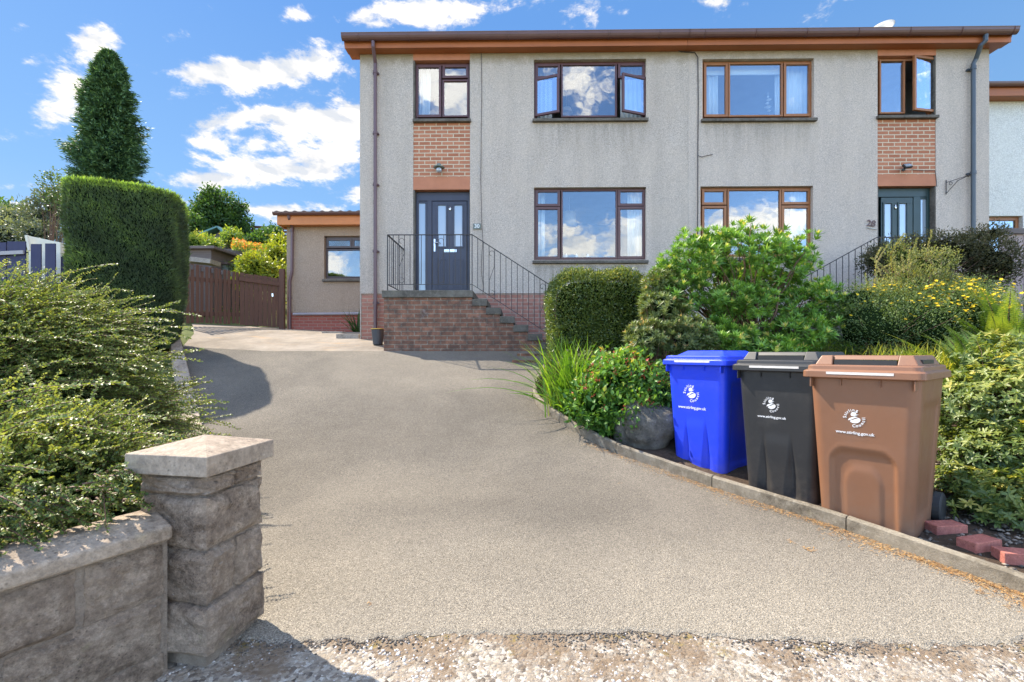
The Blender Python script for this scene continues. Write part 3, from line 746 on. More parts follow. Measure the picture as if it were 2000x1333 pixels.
def curtain(x0, x1, z0, z1, Y, label, amp=.03, wl=.085, slant=0):
    n = 40; V = []; Fs = []
    for i in range(n + 1):
        t = i / n
        for k, z in enumerate((z0, (z0 + z1) / 2, z1)):
            x = x0 + (x1 - x0) * t + slant * (1 - k / 2)
            y = Y + amp * math.sin(2 * math.pi * (x1 - x0) * t / wl + .6 * math.sin(k)) * (1 - .25 * k / 2)
            V.append((x, y, z))
    for i in range(n):
        for k in range(2): Fs.append((i * 3 + k, (i + 1) * 3 + k, (i + 1) * 3 + k + 1, i * 3 + k + 1))
    m = MB().add(V, Fs); o = m.build('curtain', MT['curtain'], smooth=True)
    so = o.modifiers.new('thick', 'SOLIDIFY'); so.thickness = .004
    return tag(o, label, 'curtain', 'curtains in the windows')
def bx(px0, px1, py0, py1, Y=YF): # pixel box -> x0,x1,z0,z1 on plane Y
    c = (px0 + px1) / 2
    return (px2x(px0, Y), px2x(px1, Y), py2z(py1, c, Y), py2z(py0, c, Y))

ZS = 7.06 + .06      # soffit height (world)
ZS = E + 5.86
GND_H = E - .25
def eave(house, x0, x1, Yf, Yg, zs, ftop, gtop, fm, gm, brackets=True):
    # soffit + fascia
    MB().box(x0, x1, Yf, Yf + .022, zs - .01, ftop).build('fascia', fm, house, bevel=.003)
    MB().box(x0, x1, Yf + .024, YF if Yf < YF else Yf + .3, zs, zs + .02).build('soffit', fm, house)
    # half-round-ish gutter
    m = MB(); prof = []
    r = (gtop - (zs + (ftop - zs) * .55)) ; yc = Yf - r * .62 - .004; r = r * .62
    for k in range(9):
        a = math.pi + math.pi * k / 8
        prof.append((yc + r * math.cos(a), gtop - .015 + r * 1.5 * math.sin(a)))
    prof = [(prof[0][0] - .006, gtop)] + prof + [(prof[-1][0], gtop)]
    b = len(m.v); n = len(prof)
    for x in (x0 - .02, x1 + .02):
        for (y, z) in prof: m.v.append((x, y, z))
        for (y, z) in reversed(prof): m.v.append((x, y + (.004 if y < yc else -.004), z + .004))
    k2 = 2 * n
    for j in range(k2): m.f.append((b + j, b + (j + 1) % k2, b + k2 + (j + 1) % k2, b + k2 + j))
    m.f.append(tuple(b + j for j in reversed(range(k2)))); m.f.append(tuple(b + k2 + j for j in range(k2)))
    gu = m.build('gutter', gm, house, smooth=False)
    if brackets:
        x = x0 + .3
        while x < x1:
            m = MB()
            pts = [(x, y - .003 if y < yc else y, z - .004) for (y, z) in prof[:-1]]
            for a, c in zip(pts[:-1], pts[1:]): m.bar(a, c, .012, .022, up=(1, 0, 0))
            x += .95
            m.build('bracket', gm, gu)
    return yc, r
def roof(house, x0, x1, Ye, ze, Yr, pitch, m_, amp=.018):
    # pantile-like roof sheet with ridge
    m = MB(); zr_ = ze + (Yr - Ye) * math.tan(pitch)
    n = int((x1 - x0) / .0275); b = 0; V = []
    for i in range(n + 1):
        x = x0 + (x1 - x0) * i / n; h = amp * math.sin(2 * math.pi * (x - x0) / .22)
        V += [(x, Ye, ze + h - .02), (x, Ye, ze + h), (x, Yr, zr_ + h), (x, 2 * Yr - Ye, ze + h)]
    Fs = []
    for i in range(n):
        for k in range(3): Fs.append((i * 4 + k, (i + 1) * 4 + k, (i + 1) * 4 + k + 1, i * 4 + k + 1))
    m.add(V, Fs); o = m.build('roof', m_, house); so = o.modifiers.new('t', 'SOLIDIFY'); so.thickness = .02; so.offset = -1
    return o

def doors(house, ox, Yd, glassx, leaf, side, fm, label, z0, z1):
    pass

def semi(name, label, px_l, px_r, harl, fm, right_side):
    base = Vector((WX((px_l + px_r) / 2), YF, GND_H))
    return thing(name, base, label, 'house', 'semi-detached pair of houses')

# ---------- number 30
X0 = WX(703); XM = WX(1344); X1 = WX(1932)
h30 = thing('house', (X0 + 3.2, YF, E + .1), 'left half of the grey roughcast house pair, with maroon windows and navy front door', 'house')
h28 = thing('house', (XM + 3.2, YF, E + .1), 'right half of the grey roughcast house pair, with orange-brown windows and dark green door', 'house')
ZB = E + 1.07 + .0        # landing / floor level
# openings
o_w1 = bx(810, 917, 119, 233); o_door = list(bx(810, 917, 372, 580)); o_door[2] = E + 1.07
o_red1 = bx(807, 918, 90, 118); o_br = bx(807, 918, 240, 346); o_lin = bx(807, 918, 346, 371)
o_w2 = bx(1043, 1262, 116, 232); o_w3 = bx(1043, 1262, 366, 508)
pan = (o_br[0], o_br[1], o_br[2], o_br[3])
colm = (WX(807), WX(918), ZB, ZS)       # the whole door column is a separate set of infill panels
zbr = E + 1.15 * 1.0                    # top of brick base
zbr = py2z(574, 720, YF)
m = wall_with_holes(X0, XM, zbr, ZS, YF, [(colm[0], colm[1], zbr if zbr > ZB else ZB, ZS), o_w2, o_w3])
m.box(X0, X0 + .02, YF + .004, YF + 7.5, E - .3, ZS)       # gable side
m.build('wall', MT['harl'], h30)
# brick base
mb = MB()
mb.box(X0 + .002, XM, YF + .02, YF + .2, E - .6, zbr)
mb.build('brick_base', MT['brick_base'], h30)
m = MB().box(colm[0], colm[1], YF + .012, YF + .12, o_br[2], o_br[3]); m.build('brick_panel', MT['brick'], h30)
m = MB().box(colm[0], colm[1], YF - .006, YF + .12, o_lin[2], o_lin[3]); m.build('lintel', MT['lintel'], h30, bevel=.004)
m = MB().box(colm[0], colm[1], YF - .004, YF + .12, o_red1[2], ZS); m.build('lintel', MT['lintel'], h30, bevel=.004)
# strips closing the column around window and door
for q in ((colm[0], o_w1[0], o_w1[2] - .08, o_w1[3] + .2), (o_w1[1], colm[1], o_w1[2] - .08, o_w1[3] + .2), (colm[0], o_door[0], ZB, o_lin[2]), (o_door[1], colm[1], ZB, o_lin[2])):
    if q[1] - q[0] > .001: MB().box(q[0], q[1], YF + .004, YF + .2, q[2], q[3]).build('reveal', MT['sill'], h30)
def lights3(px, py, Y=YF + .08, openv=False, plain=False):
    """three-part window: px = six x pixels, py = (top, vent bottom, casement top, bottom)"""
    c = 1150 if px[0] < 1300 else 1480
    X = [px2x(p, Y) for p in px]; Zt, Zv, Zc, Zb = [py2z(p, c, Y) for p in py]
    L = []
    if plain:
        L += [(X[0], X[1], Zb, Zt, 'sash'), (X[2], X[3], Zb, Zt, 'fix'), (X[4], X[5], Zb, Zt, 'sash')]
    else:
        L += [(X[0], X[1], Zv, Zt, 'sash'), (X[4], X[5], Zv, Zt, 'sash'), (X[2], X[3], Zb, Zt, 'fix')]
        k = ('open_l', 'open_r') if openv else ('sash', 'sash')
        L += [(X[0], X[1], Zb, Zc, k[0]), (X[4], X[5], Zb, Zc, k[1])]
    return L
Yw = YF + .08
window(h30, o_w2, lights3((1046, 1094, 1096, 1205, 1207, 1260), (124, 153, 155, 229), openv=True), MT['maroon'], MT['glass_up'], MT['sill'], 'maroon upstairs window with both side casements open')
window(h30, o_w3, lights3((1046, 1094, 1096, 1206, 1207, 1260), (370, 403, 404, 506)), MT['maroon'], MT['glass'], MT['sill'], 'maroon ground floor window with a large centre pane')
X = [px2x(p, Yw) for p in (812, 862, 864, 915)]; Z = [py2z(p, 860, Yw) for p in (127, 153, 156, 229)]
window(h30, o_w1, [(X[0], X[1], Z[3], Z[0], 'sash'), (X[2], X[3], Z[1], Z[0], 'sash'), (X[2], X[3], Z[3], Z[2], 'fix')], MT['maroon'], MT['glass_up'], MT['sill'], 'narrow maroon window above the navy door')
for o in (o_w1, o_w2, o_w3): room(h30, *o)
hall = MB(); room(h30, *o_door, depth=2)
# eaves and roof
FT = E + 5.98; GT = E + 6.05; YFa = 8.8
EX0 = px2x(671, 8.75); EX1 = px2x(1981, 8.75); EXM = px2x(1344, 8.75)
eave(h30, EX0, EXM, YFa, 8.7, ZS, ZS + .17, ZS + .20, MT['fascia'], MT['gutter'])
eave(h28, EXM + .004, EX1, YFa, 8.7, ZS, ZS + .17, ZS + .20, MT['fascia'], MT['gutter'])
roof(h30, EX0 - .02, EXM, 8.73, ZS + .225, 13.0, R(22), MT['tile']); roof(h28, EXM + .004, EX1 + .02, 8.73, ZS + .225, 13.0, R(22), MT['tile'])
for hh, xa, sgn in ((h30, EX0, 1), (h28, EX1, -1)):   # barge boards on the gables
    m = MB(); a = Vector((xa, 8.8, ZS + .1)); b = Vector((xa, 13.0, ZS + .1 + 4.2 * math.tan(R(22)))); c = Vector((xa, 17.2, ZS + .1))
    m.bar(a, b, .02, .2); m.bar(b, c, .02, .2); m.build('barge_board', MT['fascia'], hh)
    wx = X0 if sgn == 1 else X1
    m = MB(); m.add([(wx + .01 * sgn, 9, ZS), (wx + .01 * sgn, 17, ZS), (wx + .01 * sgn, 13, ZS + 1.55)], [(0, 1, 2)]); m.build('gable', MT['harl'], hh)
    m = MB().box(min(xa, wx), max(xa, wx), 8.83, 9.2, ZS + .022, ZS + .04); m.build('soffit_end', MT['fascia'], hh)
# downpipe 30
m = MB(); xp = px2x(733, 8.93)
xt = px2x(729, 8.75)
m.tube([(xt, 8.74, ZS + .08), (xt, 8.74, ZS - .02), (xp, 8.93, ZS - .22), (xp, 8.93, ZS - .5), (xp, 8.93, E + .3)], .034, 12)
for z in (ZS - .42, ZS - 1.6, ZS - 2.6, ZS - 3.9, E + .95): m.tube([(xp, 8.93, z), (xp, 8.93, z + .05)], .043, 12); m.box(xp - .06, xp + .06, 8.955, 9.0, z + .01, z + .04)
m.build('downpipe', MT['purplepipe'], h30, smooth=False)
# cables
def cable(house, pts, r=.006, Y=8.985):
    m = MB().tube([(px2x(a, Y), Y, py2z(b, a, Y)) for a, b in pts], r, 6); m.build('cable', MT['iron'], house)
cable(h30, [(940, 100), (941, 180), (940, 260), (939, 350), (941, 440), (943, 470), (941, 500), (940, 530), (944, 560), (943, 575)], .005)
cable(h28, [(1316, 96), (1330, 101), (1357, 103), (1363, 112), (1364, 200), (1363, 300), (1363, 400), (1362, 470), (1362, 600)], .009, 8.98)
cable(h28, [(1363, 304), (1370, 307), (1382, 304), (1392, 302)], .006, 8.98)
cable(h28, [(1780, 332), (1795, 333), (1812, 334), (1826, 333), (1828, 345), (1830, 365)], .005)
# ---- number 28
o_w4 = bx(1372, 1590, 115, 232); o_w5 = bx(1368, 1588, 364, 503); o_w6 = bx(1714, 1826, 109, 226)
o_br2 = bx(1715, 1828, 233, 341); o_lin2 = bx(1715, 1828, 341, 364); o_red2 = bx(1713, 1828, 88, 109)
cB = (WX(1714), WX(1828)); o_d2 = list(bx(1716, 1826, 364, 580)); o_d2[2] = ZB
m = wall_with_holes(XM + .003, X1, E - .6, ZS, YF, [(cB[0], cB[1], ZB, ZS), o_w4, o_w5]); m.box(X1 - .02, X1, YF + .004, YF + 7.5, E - .3, ZS)
m.build('wall', MT['harl28'], h28)
m = MB().box(cB[0], cB[1], YF + .012, YF + .12, o_br2[2], o_br2[3]); m.build('brick_panel', MT['brick'], h28)
m = MB().box(cB[0], cB[1], YF - .006, YF + .12, o_lin2[2], o_lin2[3]); m.build('lintel', MT['lintel'], h28, bevel=.004)
m = MB().box(cB[0], cB[1], YF - .004, YF + .12, o_red2[2], ZS); m.build('lintel', MT['lintel'], h28, bevel=.004)
for q in ((cB[0], o_w6[0], o_w6[2] - .08, o_w6[3] + .2), (o_w6[1], cB[1], o_w6[2] - .08, o_w6[3] + .2), (cB[0], o_d2[0], ZB, o_lin2[2]), (o_d2[1], cB[1], ZB, o_lin2[2])):
    if q[1] - q[0] > .001: MB().box(q[0], q[1], YF + .004, YF + .2, q[2], q[3]).build('reveal', MT['sill'], h28)
window(h28, o_w4, lights3((1375, 1422, 1423, 1529, 1531, 1586), (122, 0, 0, 228), plain=True), MT['tanwood'], MT['glass'], MT['sill'], 'orange-brown upstairs window with white curtains at both sides')
window(h28, o_w5, lights3((1371, 1419, 1421, 1526, 1527, 1583), (369, 400, 402, 500)), MT['tanwood'], MT['glass'], MT['sill'], 'orange-brown ground floor window behind the big bush')
X = [px2x(p, Yw) for p in (1718, 1768, 1773, 1823)]; Z = [py2z(p, 1770, Yw) for p in (116, 222)]
window(h28, o_w6, [(X[0], X[1], Z[1], Z[0], 'fix'), (X[2], X[3], Z[1], Z[0], 'open_r')], MT['tanwood'], MT['glass'], MT['sill'], 'narrow orange-brown window above the green door, one casement open')
for o in (o_w4, o_w5, o_w6, o_d2): room(h28, *o, depth=2.4)
xp = px2x(1901, 8.92); xt = px2x(1924, 8.75)
m = MB(); m.tube([(xt, 8.74, ZS + .10), (xt, 8.74, ZS - .02), (xt - .05, 8.78, ZS - .08), (xp + .03, 8.9, ZS - .26), (xp, 8.92, ZS - .34), (xp, 8.92, ZS - .6), (xp, 8.92, E + .3)], .038, 12)
for z in (ZS - .45, ZS - 2.45, ZS - 4.4): m.tube([(xp, 8.92, z), (xp, 8.92, z + .06)], .048, 12); m.box(xp - .07, xp + .07, 8.955, 9.0, z + .01, z + .045)
m.build('downpipe', MT['greypipe'], h28)

# ---------- doors
def build_door(house, frame_x, leaf_x, side_x, panes, z0, z1, mat, label, handle_left=True):
    Y = YF + .11; x0, x1 = frame_x
    m = MB(); frame_ring(m, x0 + .003, x1 - .003, z0 - .05, z1 - .003, Y, Y + .07, .05)
    m.box(x0 + .05, x1 - .05, Y, Y + .07, z1 - .17, z1 - .05)
    mid = (side_x[1] + leaf_x[0]) / 2 if side_x[1] < leaf_x[0] else (leaf_x[1] + side_x[0]) / 2
    a, b = (side_x[1] , leaf_x[0]) if side_x[1] < leaf_x[0] else (leaf_x[1], side_x[0])
    m.box(a + .004, b - .006, Y, Y + .07, z0, z1 - .17)
    m.build('door_frame', mat, house, bevel=.004)
    # side light
    m = MB(); frame_ring(m, side_x[0] - .03, side_x[1] + .0, z0 + .0, z1 - .175, Y + .01, Y + .06, .035); sl = m.build('side_light', mat, house, bevel=.003)
    pane(sl, side_x[0] + .006, side_x[1] - .036, z0 + .036, z1 - .212, Y + .03, MT['frost'])
    # leaf
    m = MB(); Yl = Y + .012; lx0, lx1 = leaf_x; top = z1 - .178
    zp0, zp1 = panes[2], panes[3]; xs_ = sorted([lx0, lx1, *panes[0], *panes[1]])
    cuts = [lx0, panes[0][0], panes[0][1], panes[1][0], panes[1][1], lx1]
    m.box(lx0, lx1, Yl, Yl + .045, z0 + .01, zp0); m.box(lx0, lx1, Yl, Yl + .045, zp1, top)
    m.box(cuts[0], cuts[1], Yl, Yl + .045, zp0, zp1); m.box(cuts[2], cuts[3], Yl, Yl + .045, zp0, zp1); m.box(cuts[4], cuts[5], Yl, Yl + .045, zp0, zp1)
    for q in panes[:2]:
        frame_ring(m, q[0] - .028, q[1] + .028, zp0 - .028, zp1 + .028, Yl - .014, Yl - .001, .03)
        # moulded lower panel with grooves
        pz0, pz1 = z0 + .17, zp0 - .25
        frame_ring(m, q[0] - .028, q[1] + .028, pz0, pz1, Yl - .010, Yl - .001, .018)
        for k in range(5):
            xx = q[0] - .01 + k * (q[1] - q[0] + .02) / 5; m.box(xx + .004, xx + (q[1] - q[0] + .02) / 5 - .006, Yl - .006, Yl - .001, pz0 + .022, pz1 - .022)
    d = m.build('door', mat, house, bevel=.003); tag(d, label)
    for q in panes[:2]: pane(d, q[0] + .002, q[1] - .002, zp0 + .002, zp1 - .002, Yl + .012, MT['frost'])
    hx = lx0 + .05 if handle_left else lx1 - .05; s = 1 if handle_left else -1; hz = zp0 - .0
    m = MB().box(hx - .016, hx + .016, Yl - .012, Yl - .001, hz - .10, hz + .15); m.tube([(hx, Yl - .01, hz + .07), (hx, Yl - .05, hz + .07), (hx + s * .11, Yl - .05, hz + .07)], .010, 8)
    m.build('handle', MT['chrome'], d, bevel=.003)
    cx = (panes[0][1] + panes[1][0]) / 2
    m = MB().box(cx - .13, cx + .13, Yl - .012, Yl - .001, zp0 - .115, zp0 - .055); m.box(cx - .11, cx + .11, Yl - .02, Yl - .012, zp0 - .105, zp0 - .066); m.build('letter_box', MT['chrome'], d, bevel=.003)
    m = MB().lathe([(.0, -.012), (.022, -.008), (.024, 0), (.022, .008), (0, .012)], (cx, Yl - .012, zp1 - .07), 14, Matrix.Rotation(R(90), 3, 'X') @ Matrix.Diagonal((1, 2.0, 1)))
    m.build('knocker', MT['chrome'], d, smooth=True)
    m = MB().box(x0 + .003, x1 - .003, YF - .02, Y - .002, z0 - .03, z0 + .012); m.build('threshold', MT['sill'], house)
Yd = YF + .12
def dx(p): return px2x(p, Yd)
def dz(p, c): return py2z(p, c, Yd)
build_door(h30, (o_door[0], o_door[1]), (dx(844), dx(912)), (dx(817), dx(834)), ((dx(855), dx(871)), (dx(887), dx(903)), dz(482, 880), dz(401, 880)), ZB, o_door[3], MT['navy'], 'navy front door with two slim frosted panes')
build_door(h28, (o_d2[0], o_d2[1]), (dx(1721), dx(1783)), (dx(1798), dx(1815)), ((dx(1727), dx(1742)), (dx(1756), dx(1771)), dz(478, 1750), dz(398, 1750)), ZB, o_d2[3], MT['green'], 'dark green front door partly behind the trimmed shrub', False)

# ---------- text helper
def text_mesh(body, size, ext=.002, align='CENTER'):
    cu = bpy.data.curves.new('t', 'FONT'); cu.body = body; cu.size = size; cu.extrude = ext; cu.align_x = align; cu.align_y = 'CENTER'; cu.offset = size * .012
    o = bpy.data.objects.new('t', cu); COL.objects.link(o); dg = bpy.context.evaluated_depsgraph_get(); dg.update()
    me = bpy.data.meshes.new_from_object(o.evaluated_get(dg)); bpy.data.objects.remove(o); bpy.data.curves.remove(cu)
    return [v.co.copy() for v in me.vertices], [tuple(p.vertices) for p in me.polygons], me
def add_text(m, body, size, M, ext=.002):
    vs, fs, me = text_mesh(body, size, ext); m.add([M @ v for v in vs], fs); bpy.data.meshes.remove(me); return m
RX = Matrix.Rotation(R(90), 4, 'X')
# house number plaque 30
b = bx(924, 939, 437, 448, 8.98)
pl = thing('house_number_sign', ((b[0] + b[1]) / 2, 8.98, b[2]), 'small grey slate plaque reading 30 on the wall beside the navy door', 'sign')
MB().box(b[0], b[1], 8.975, 8.999, b[2], b[3]).build('plaque', MT['plaque'], pl, bevel=.004)
m = MB(); add_text(m, '30', .105, Matrix.Translation(((b[0] + b[1]) / 2, 8.972, (b[2] + b[3]) / 2)) @ RX); m.build('numerals', MT['white'], pl)
c = P(1702, 437, 8.98)
pl = thing('house_number_sign', c, 'thin metal numerals 28 on the wall left of the green door', 'sign')
m = MB(); add_text(m, '28', .17, Matrix.Translation((c.x, 8.985, c.z)) @ RX @ Matrix.Rotation(R(-8), 4, 'Z'), .005); m.build('numerals', MT['gutter'], pl)
MB().bar((c.x - .08, 8.985, c.z - .08), (c.x + .1, 8.985, c.z - .11), .01, .012).build('bar', MT['dish'], pl)
# lantern above the navy door
c = P(858, 330, 8.9)
l = thing('wall_lamp', (c.x, 8.99, c.z), 'small bronze bulkhead wall lamp on the brick panel above the navy door', 'wall lamp')
m = MB().box(c.x - .03, c.x + .03, 8.96, 9.008, c.z - .02, c.z + .09); m.tube([(c.x, 8.97, c.z + .05), (c.x, 8.9, c.z + .06)], .014, 8)
m.build('bracket', MT['plaque'], l, bevel=.004)
M0 = MB().lathe([(.012, .09), (.035, .085), (.045, .06), (.05, .045), (.105, .02), (.108, .008), (.06, .006)], (c.x, 8.87, c.z), 20); M0.build('hood', MT['plaque'], l, smooth=True)
MB().lathe([(.05, .006), (.056, -.03), (.05, -.065), (.03, -.085), (.0, -.09)], (c.x, 8.87, c.z), 16).build('glass_bowl', MT['frost'], l, smooth=True)
# floodlight on 28
c = P(1774, 324, 8.88)
l = thing('security_light', (c.x, 8.99, c.z), 'small black floodlight on the brick panel above the green door', 'floodlight')
Mt = Matrix.Translation((c.x, 8.9, c.z)) @ Matrix.Rotation(R(-35), 4, 'X') @ Matrix.Rotation(R(-12), 4, 'Y')
MB().box(-.075, .075, -.02, .02, -.05, .05, Mt).build('lamp_head', MT['black'], l, bevel=.005)
MB().box(-.06, .06, -.024, -.02, -.035, .035, Mt).build('lens', MT['frost'], l)
m = MB().tube([(c.x, 8.91, c.z), (c.x, 9.0, c.z - .02)], .014, 8); m.tube([(c.x - .05, 8.93, c.z - .08), (c.x - .05, 8.93, c.z - .04)], .028, 10); m.tube([(c.x - .05, 8.95, c.z - .06), (c.x, 8.99, c.z - .03)], .01, 6); m.build('sensor', MT['black'], l)
# hanging bracket on 28
c = P(1850, 365, 8.9); l = thing('hanging_bracket', c, 'black iron scrolled hanging basket bracket, empty, on the wall beside the grey downpipe', 'bracket')
m = MB(); a = P(1848, 380, 8.98); b_ = P(1848, 352, 8.98); t_ = Vector((b_.x + .24, 8.82, b_.z + .0))
m.tube([a, b_], .008, 6); b2 = Vector((b_.x, 8.97, b_.z)); tip = Vector((b_.x + .26, 8.8, b_.z + .02))
m.tube([Vector((a.x, 8.97, a.z + .02)), (b2.lerp(tip, .5) + Vector((0, 0, -.06))), tip], .007, 6); m.tube([b2 + Vector((0, 0, -.05)), tip], .006, 6)
m.tube([tip + Vector((.03 * math.cos(q) - .0, 0, .03 * math.sin(q) + .0)) for q in np.linspace(0, 4.6, 9)], .006, 6)
m.tube([b2 + Vector((.05 + .03 * math.cos(q), -.03, -.08 + .03 * math.sin(q))) for q in np.linspace(0, 6.2, 12)], .005, 6)
m.build('scroll', MT['iron'], l)
# satellite dish on roof
c = P(1722, 60, 9.3); l = thing('satellite_dish', (c.x, 9.3, ZS + .5), 'pale satellite dish just showing above the gutter near the green door end', 'satellite dish')
Md = Matrix.Rotation(R(-50), 3, 'Y') @ Matrix.Rotation(R(35), 3, 'X')
MB().lathe([(0, -.05), (.08, -.042), (.16, -.016), (.215, .024), (.217, .028), (.16, -.008), (.08, -.032), (.0, -.04)], (c.x, 9.3, c.z + .02), 24, Md).build('dish', MT['dish'], l, smooth=True)
MB().tube([(c.x + .05, 9.32, c.z), (c.x + .05, 9.36, ZS + .4)], .02, 8).build('mast', MT['greypipe'], l)

# ---------- interiors visible through the glass
def cur(px0, px1, py0, py1, Y, lab, **k):
    b = bx(px0, px1, py0, py1, Y); return curtain(b[0], b[1], b[2], b[3], Y, lab, **k)
cur(822, 842, 128, 236, 9.28, 'white curtain at the left of the narrow window over the navy door', slant=-.03)
cur(1050, 1078, 125, 238, 9.35, 'pale curtain behind the left open casement of the maroon upstairs window')
cur(1212, 1252, 125, 238, 9.35, 'pale curtain behind the right open casement of the maroon upstairs window')
cur(1052, 1064, 372, 508, 9.3, 'thin white curtain at the left edge of the maroon ground floor window')
cur(1226, 1258, 372, 508, 9.3, 'white curtain at the right side of the maroon ground floor window')
cur(1378, 1402, 145, 230, 9.3, 'white curtain at the left of the orange-brown upstairs window')
cur(1514, 1528, 145, 230, 9.33, 'narrow white curtain beside the mullion of the orange-brown upstairs window')
cur(1534, 1582, 122, 230, 9.3, 'broad white curtain filling the right pane of the orange-brown upstairs window')
cur(1545, 1580, 370, 505, 9.3, 'white curtain at the right of the ground floor window behind the bush')
b = bx(1376, 1530, 124, 147, 9.27)
tag(MB().box(b[0], b[1], 9.26, 9.28, b[2], b[3]).build('roller_blind', MT['curtain']), 'white roller blind pulled slightly down in the orange-brown upstairs window', 'blind')
def pendant(px, py, Y, r, h, lab):
    c = P(px, py, Y); t = thing('pendant_lamp', c, lab, 'pendant lamp')
    MB().lathe([(r * .75, h / 2), (r, -h / 2), (r * .97, -h / 2), (r * .72, h / 2)], c, 20).build('lamp_shade', MT['shade'], t, smooth=True)
    MB().tube([c + Vector((0, 0, h / 2)), c + Vector((0, 0, .7))], .006, 6).build('flex', MT['white'], t)
pendant(860, 197, 10.4, .16, .10, 'round pale ceiling lamp seen through the narrow window over the navy door')
pendant(1106, 217, 10.4, .14, .1, 'pale ceiling lamp seen low in the maroon upstairs window')
pendant(1112, 430, 10.2, .17, .34, 'peach drum pendant lamp seen through the maroon ground floor window')
# little ornaments on the ground floor window sill / sill of 28
for (px, py, Y, hh, lab) in ((1106, 503, 9.22, .08, 'leftmost of the three small white candles on the maroon window sill'), (1126, 503, 9.22, .08, 'middle one of the three small white candles on the maroon window sill'), (1148, 503, 9.22, .08, 'rightmost of the three small white candles on the maroon window sill')):
    c = P(px, py, Y); tag(MB().lathe([(.02, 0), (.024, .02), (.02, hh * .7), (.006, hh * .75), (.002, hh)], c, 10).build('candle', MT['white'], smooth=True), lab, 'candle', 'candles on the window sill')
c = P(1500, 205, 9.35); t = thing('hanging_ornament', c, 'white dangling ornament inside the centre pane of the orange-brown upstairs window', 'ornament')
m = MB()
for k, (dz_, r) in enumerate(((.16, .02), (.1, .05), (.03, .035), (-.05, .07), (-.12, .04))): m.lathe([(0, .025), (r, 0), (0, -.025)], c + Vector((.02 * math.sin(k * 2), 0, dz_)), 8)
m.tube([c + Vector((0, 0, -.14)), c + Vector((0, 0, .25))], .003, 5); m.build('beads', MT['white'], t)

# ---------- extension
YE = 11.25
ext = thing('side_extension', (px2x(630, YE), YE, E + .5), 'low tan roughcast side extension with orange fascia, left of the main house', 'extension')
ex0, ex1 = px2x(560, YE), -2.0
zt = py2z(440, 600, YE); zp = py2z(611, 600, YE); ow = (px2x(633, YE), px2x(633, YE) + 1.5, py2z(545, 660, YE), py2z(461, 660, YE))
m = wall_with_holes(ex0, ex1, zp, zt + .1, YE, [ow]); m.box(ex0, ex0 + .02, YE + .004, YE + 5, E + .2, zt + .1); m.build('wall', MT['harl_ext'], ext)
MB().box(ex0 + .002, ex1, YE + .015, YE + .2, E - .2, zp).build('brick_plinth', MT['brick_ext'], ext)
x_ = [px2x(p, YE + .08) for p in (637, 687)]; z_ = [py2z(p, 660, YE + .08) for p in (466, 485, 487, 543)]
wn = window(ext, ow, [(x_[0], x_[1], z_[1], z_[0], 'sash'), (x_[1] + .01, x_[1] + .62, z_[1], z_[0], 'sash'), (x_[0], ow[1] - .03, z_[3], z_[2], 'fix')], MT['darkbrown'], MT['glass'], MT['sill'], 'dark brown window with leaded diamond top lights', Y=YE)
m = MB()
for (a, b) in ((x_[0], x_[1]), (x_[1] + .01, x_[1] + .62)):
    zz0, zz1 = z_[1] + .05, z_[0] - .05; w_ = (zz1 - zz0) * .62; a0 = a + .05; b0 = b - .05
    k = 0
    x = a0
    while x + w_ <= b0 + 1e-6:
        m.bar((x, YE + .095, zz0), (x + w_, YE + .095, zz1), .004, .006, up=(0, 1, 0)); m.bar((x + w_, YE + .0945, zz0), (x, YE + .0945, zz1), .004, .006, up=(0, 1, 0)); x += w_ / 2
m.build('leaded_diamonds', MT['plaque'], wn)
room(ext, *ow, Y=YE, depth=2)
fx0 = px2x(541, YE - .25)
MB().box(fx0, ex1, YE - .25, YE - .22, zt - .06, py2z(419, 600, YE - .25)).build('fascia', MT['fascia_ext'], ext, bevel=.003)
MB().box(fx0, fx0 + .03, YE - .218, YE + 3, zt - .06, py2z(419, 600, YE - .25)).build('fascia_side', MT['fascia_ext'], ext, bevel=.003)
MB().box(fx0 + .032, ex1, YE - .218, YE - .002, zt - .04, zt - .02).build('soffit', MT['fascia_ext'], ext)
zg = py2z(415, 600, YE - .3)
m = MB(); pr = [(YE - .25 - .06 + .055 * math.cos(math.pi + math.pi * k / 8), zg + .075 * math.sin(math.pi + math.pi * k / 8)) for k in range(9)]
for x in (fx0 - .06, ex1):
    for y, z in pr: m.v.append((x, y, z))
for k in range(8): m.f.append((k, k + 1, 9 + k + 1, 9 + k))
m.f.append(tuple(reversed(range(9)))); m.f.append(tuple(9 + k for k in range(9))); m.f.append((0, 9, 17, 8))
m.build('gutter', MT['gutter'], ext)
roof(ext, fx0 - .05, ex1, YE - .28, zg + .03, YE + 4, R(9), MT['tile'], .02)
xp = px2x(566, YE - .06); m = MB().tube([(xp + .08, YE - .3, zg), (xp + .08, YE - .26, zg - .12), (xp + .06, YE - .06, zg - .3), (xp + .05, YE - .06, zg - 1.4), (xp, YE - .06, zg - 1.6), (xp, YE - .06, E + .5)], .036, 10)
for z in (zg - .4, zg - 2.05): m.tube([(xp + (.05 if z > zg - 1 else 0), YE - .06, z), (xp + (.05 if z > zg - 1 else 0), YE - .06, z + .05)], .046, 10)
m.build('downpipe', MT['purplepipe'], ext)
zz = py2z(614, 630, YE - .05); m = MB().tube([(xp + .08, YE - .05, zz), (ex1, YE - .05, zz + .03)], .035, 10)
for x in (-4.2, -3.9, -3.5): m.tube([(x, YE - .05, zz + .01), (x + .05, YE - .05, zz + .01)], .042, 10)
m.build('waste_pipe', MT['whitepipe'], ext)
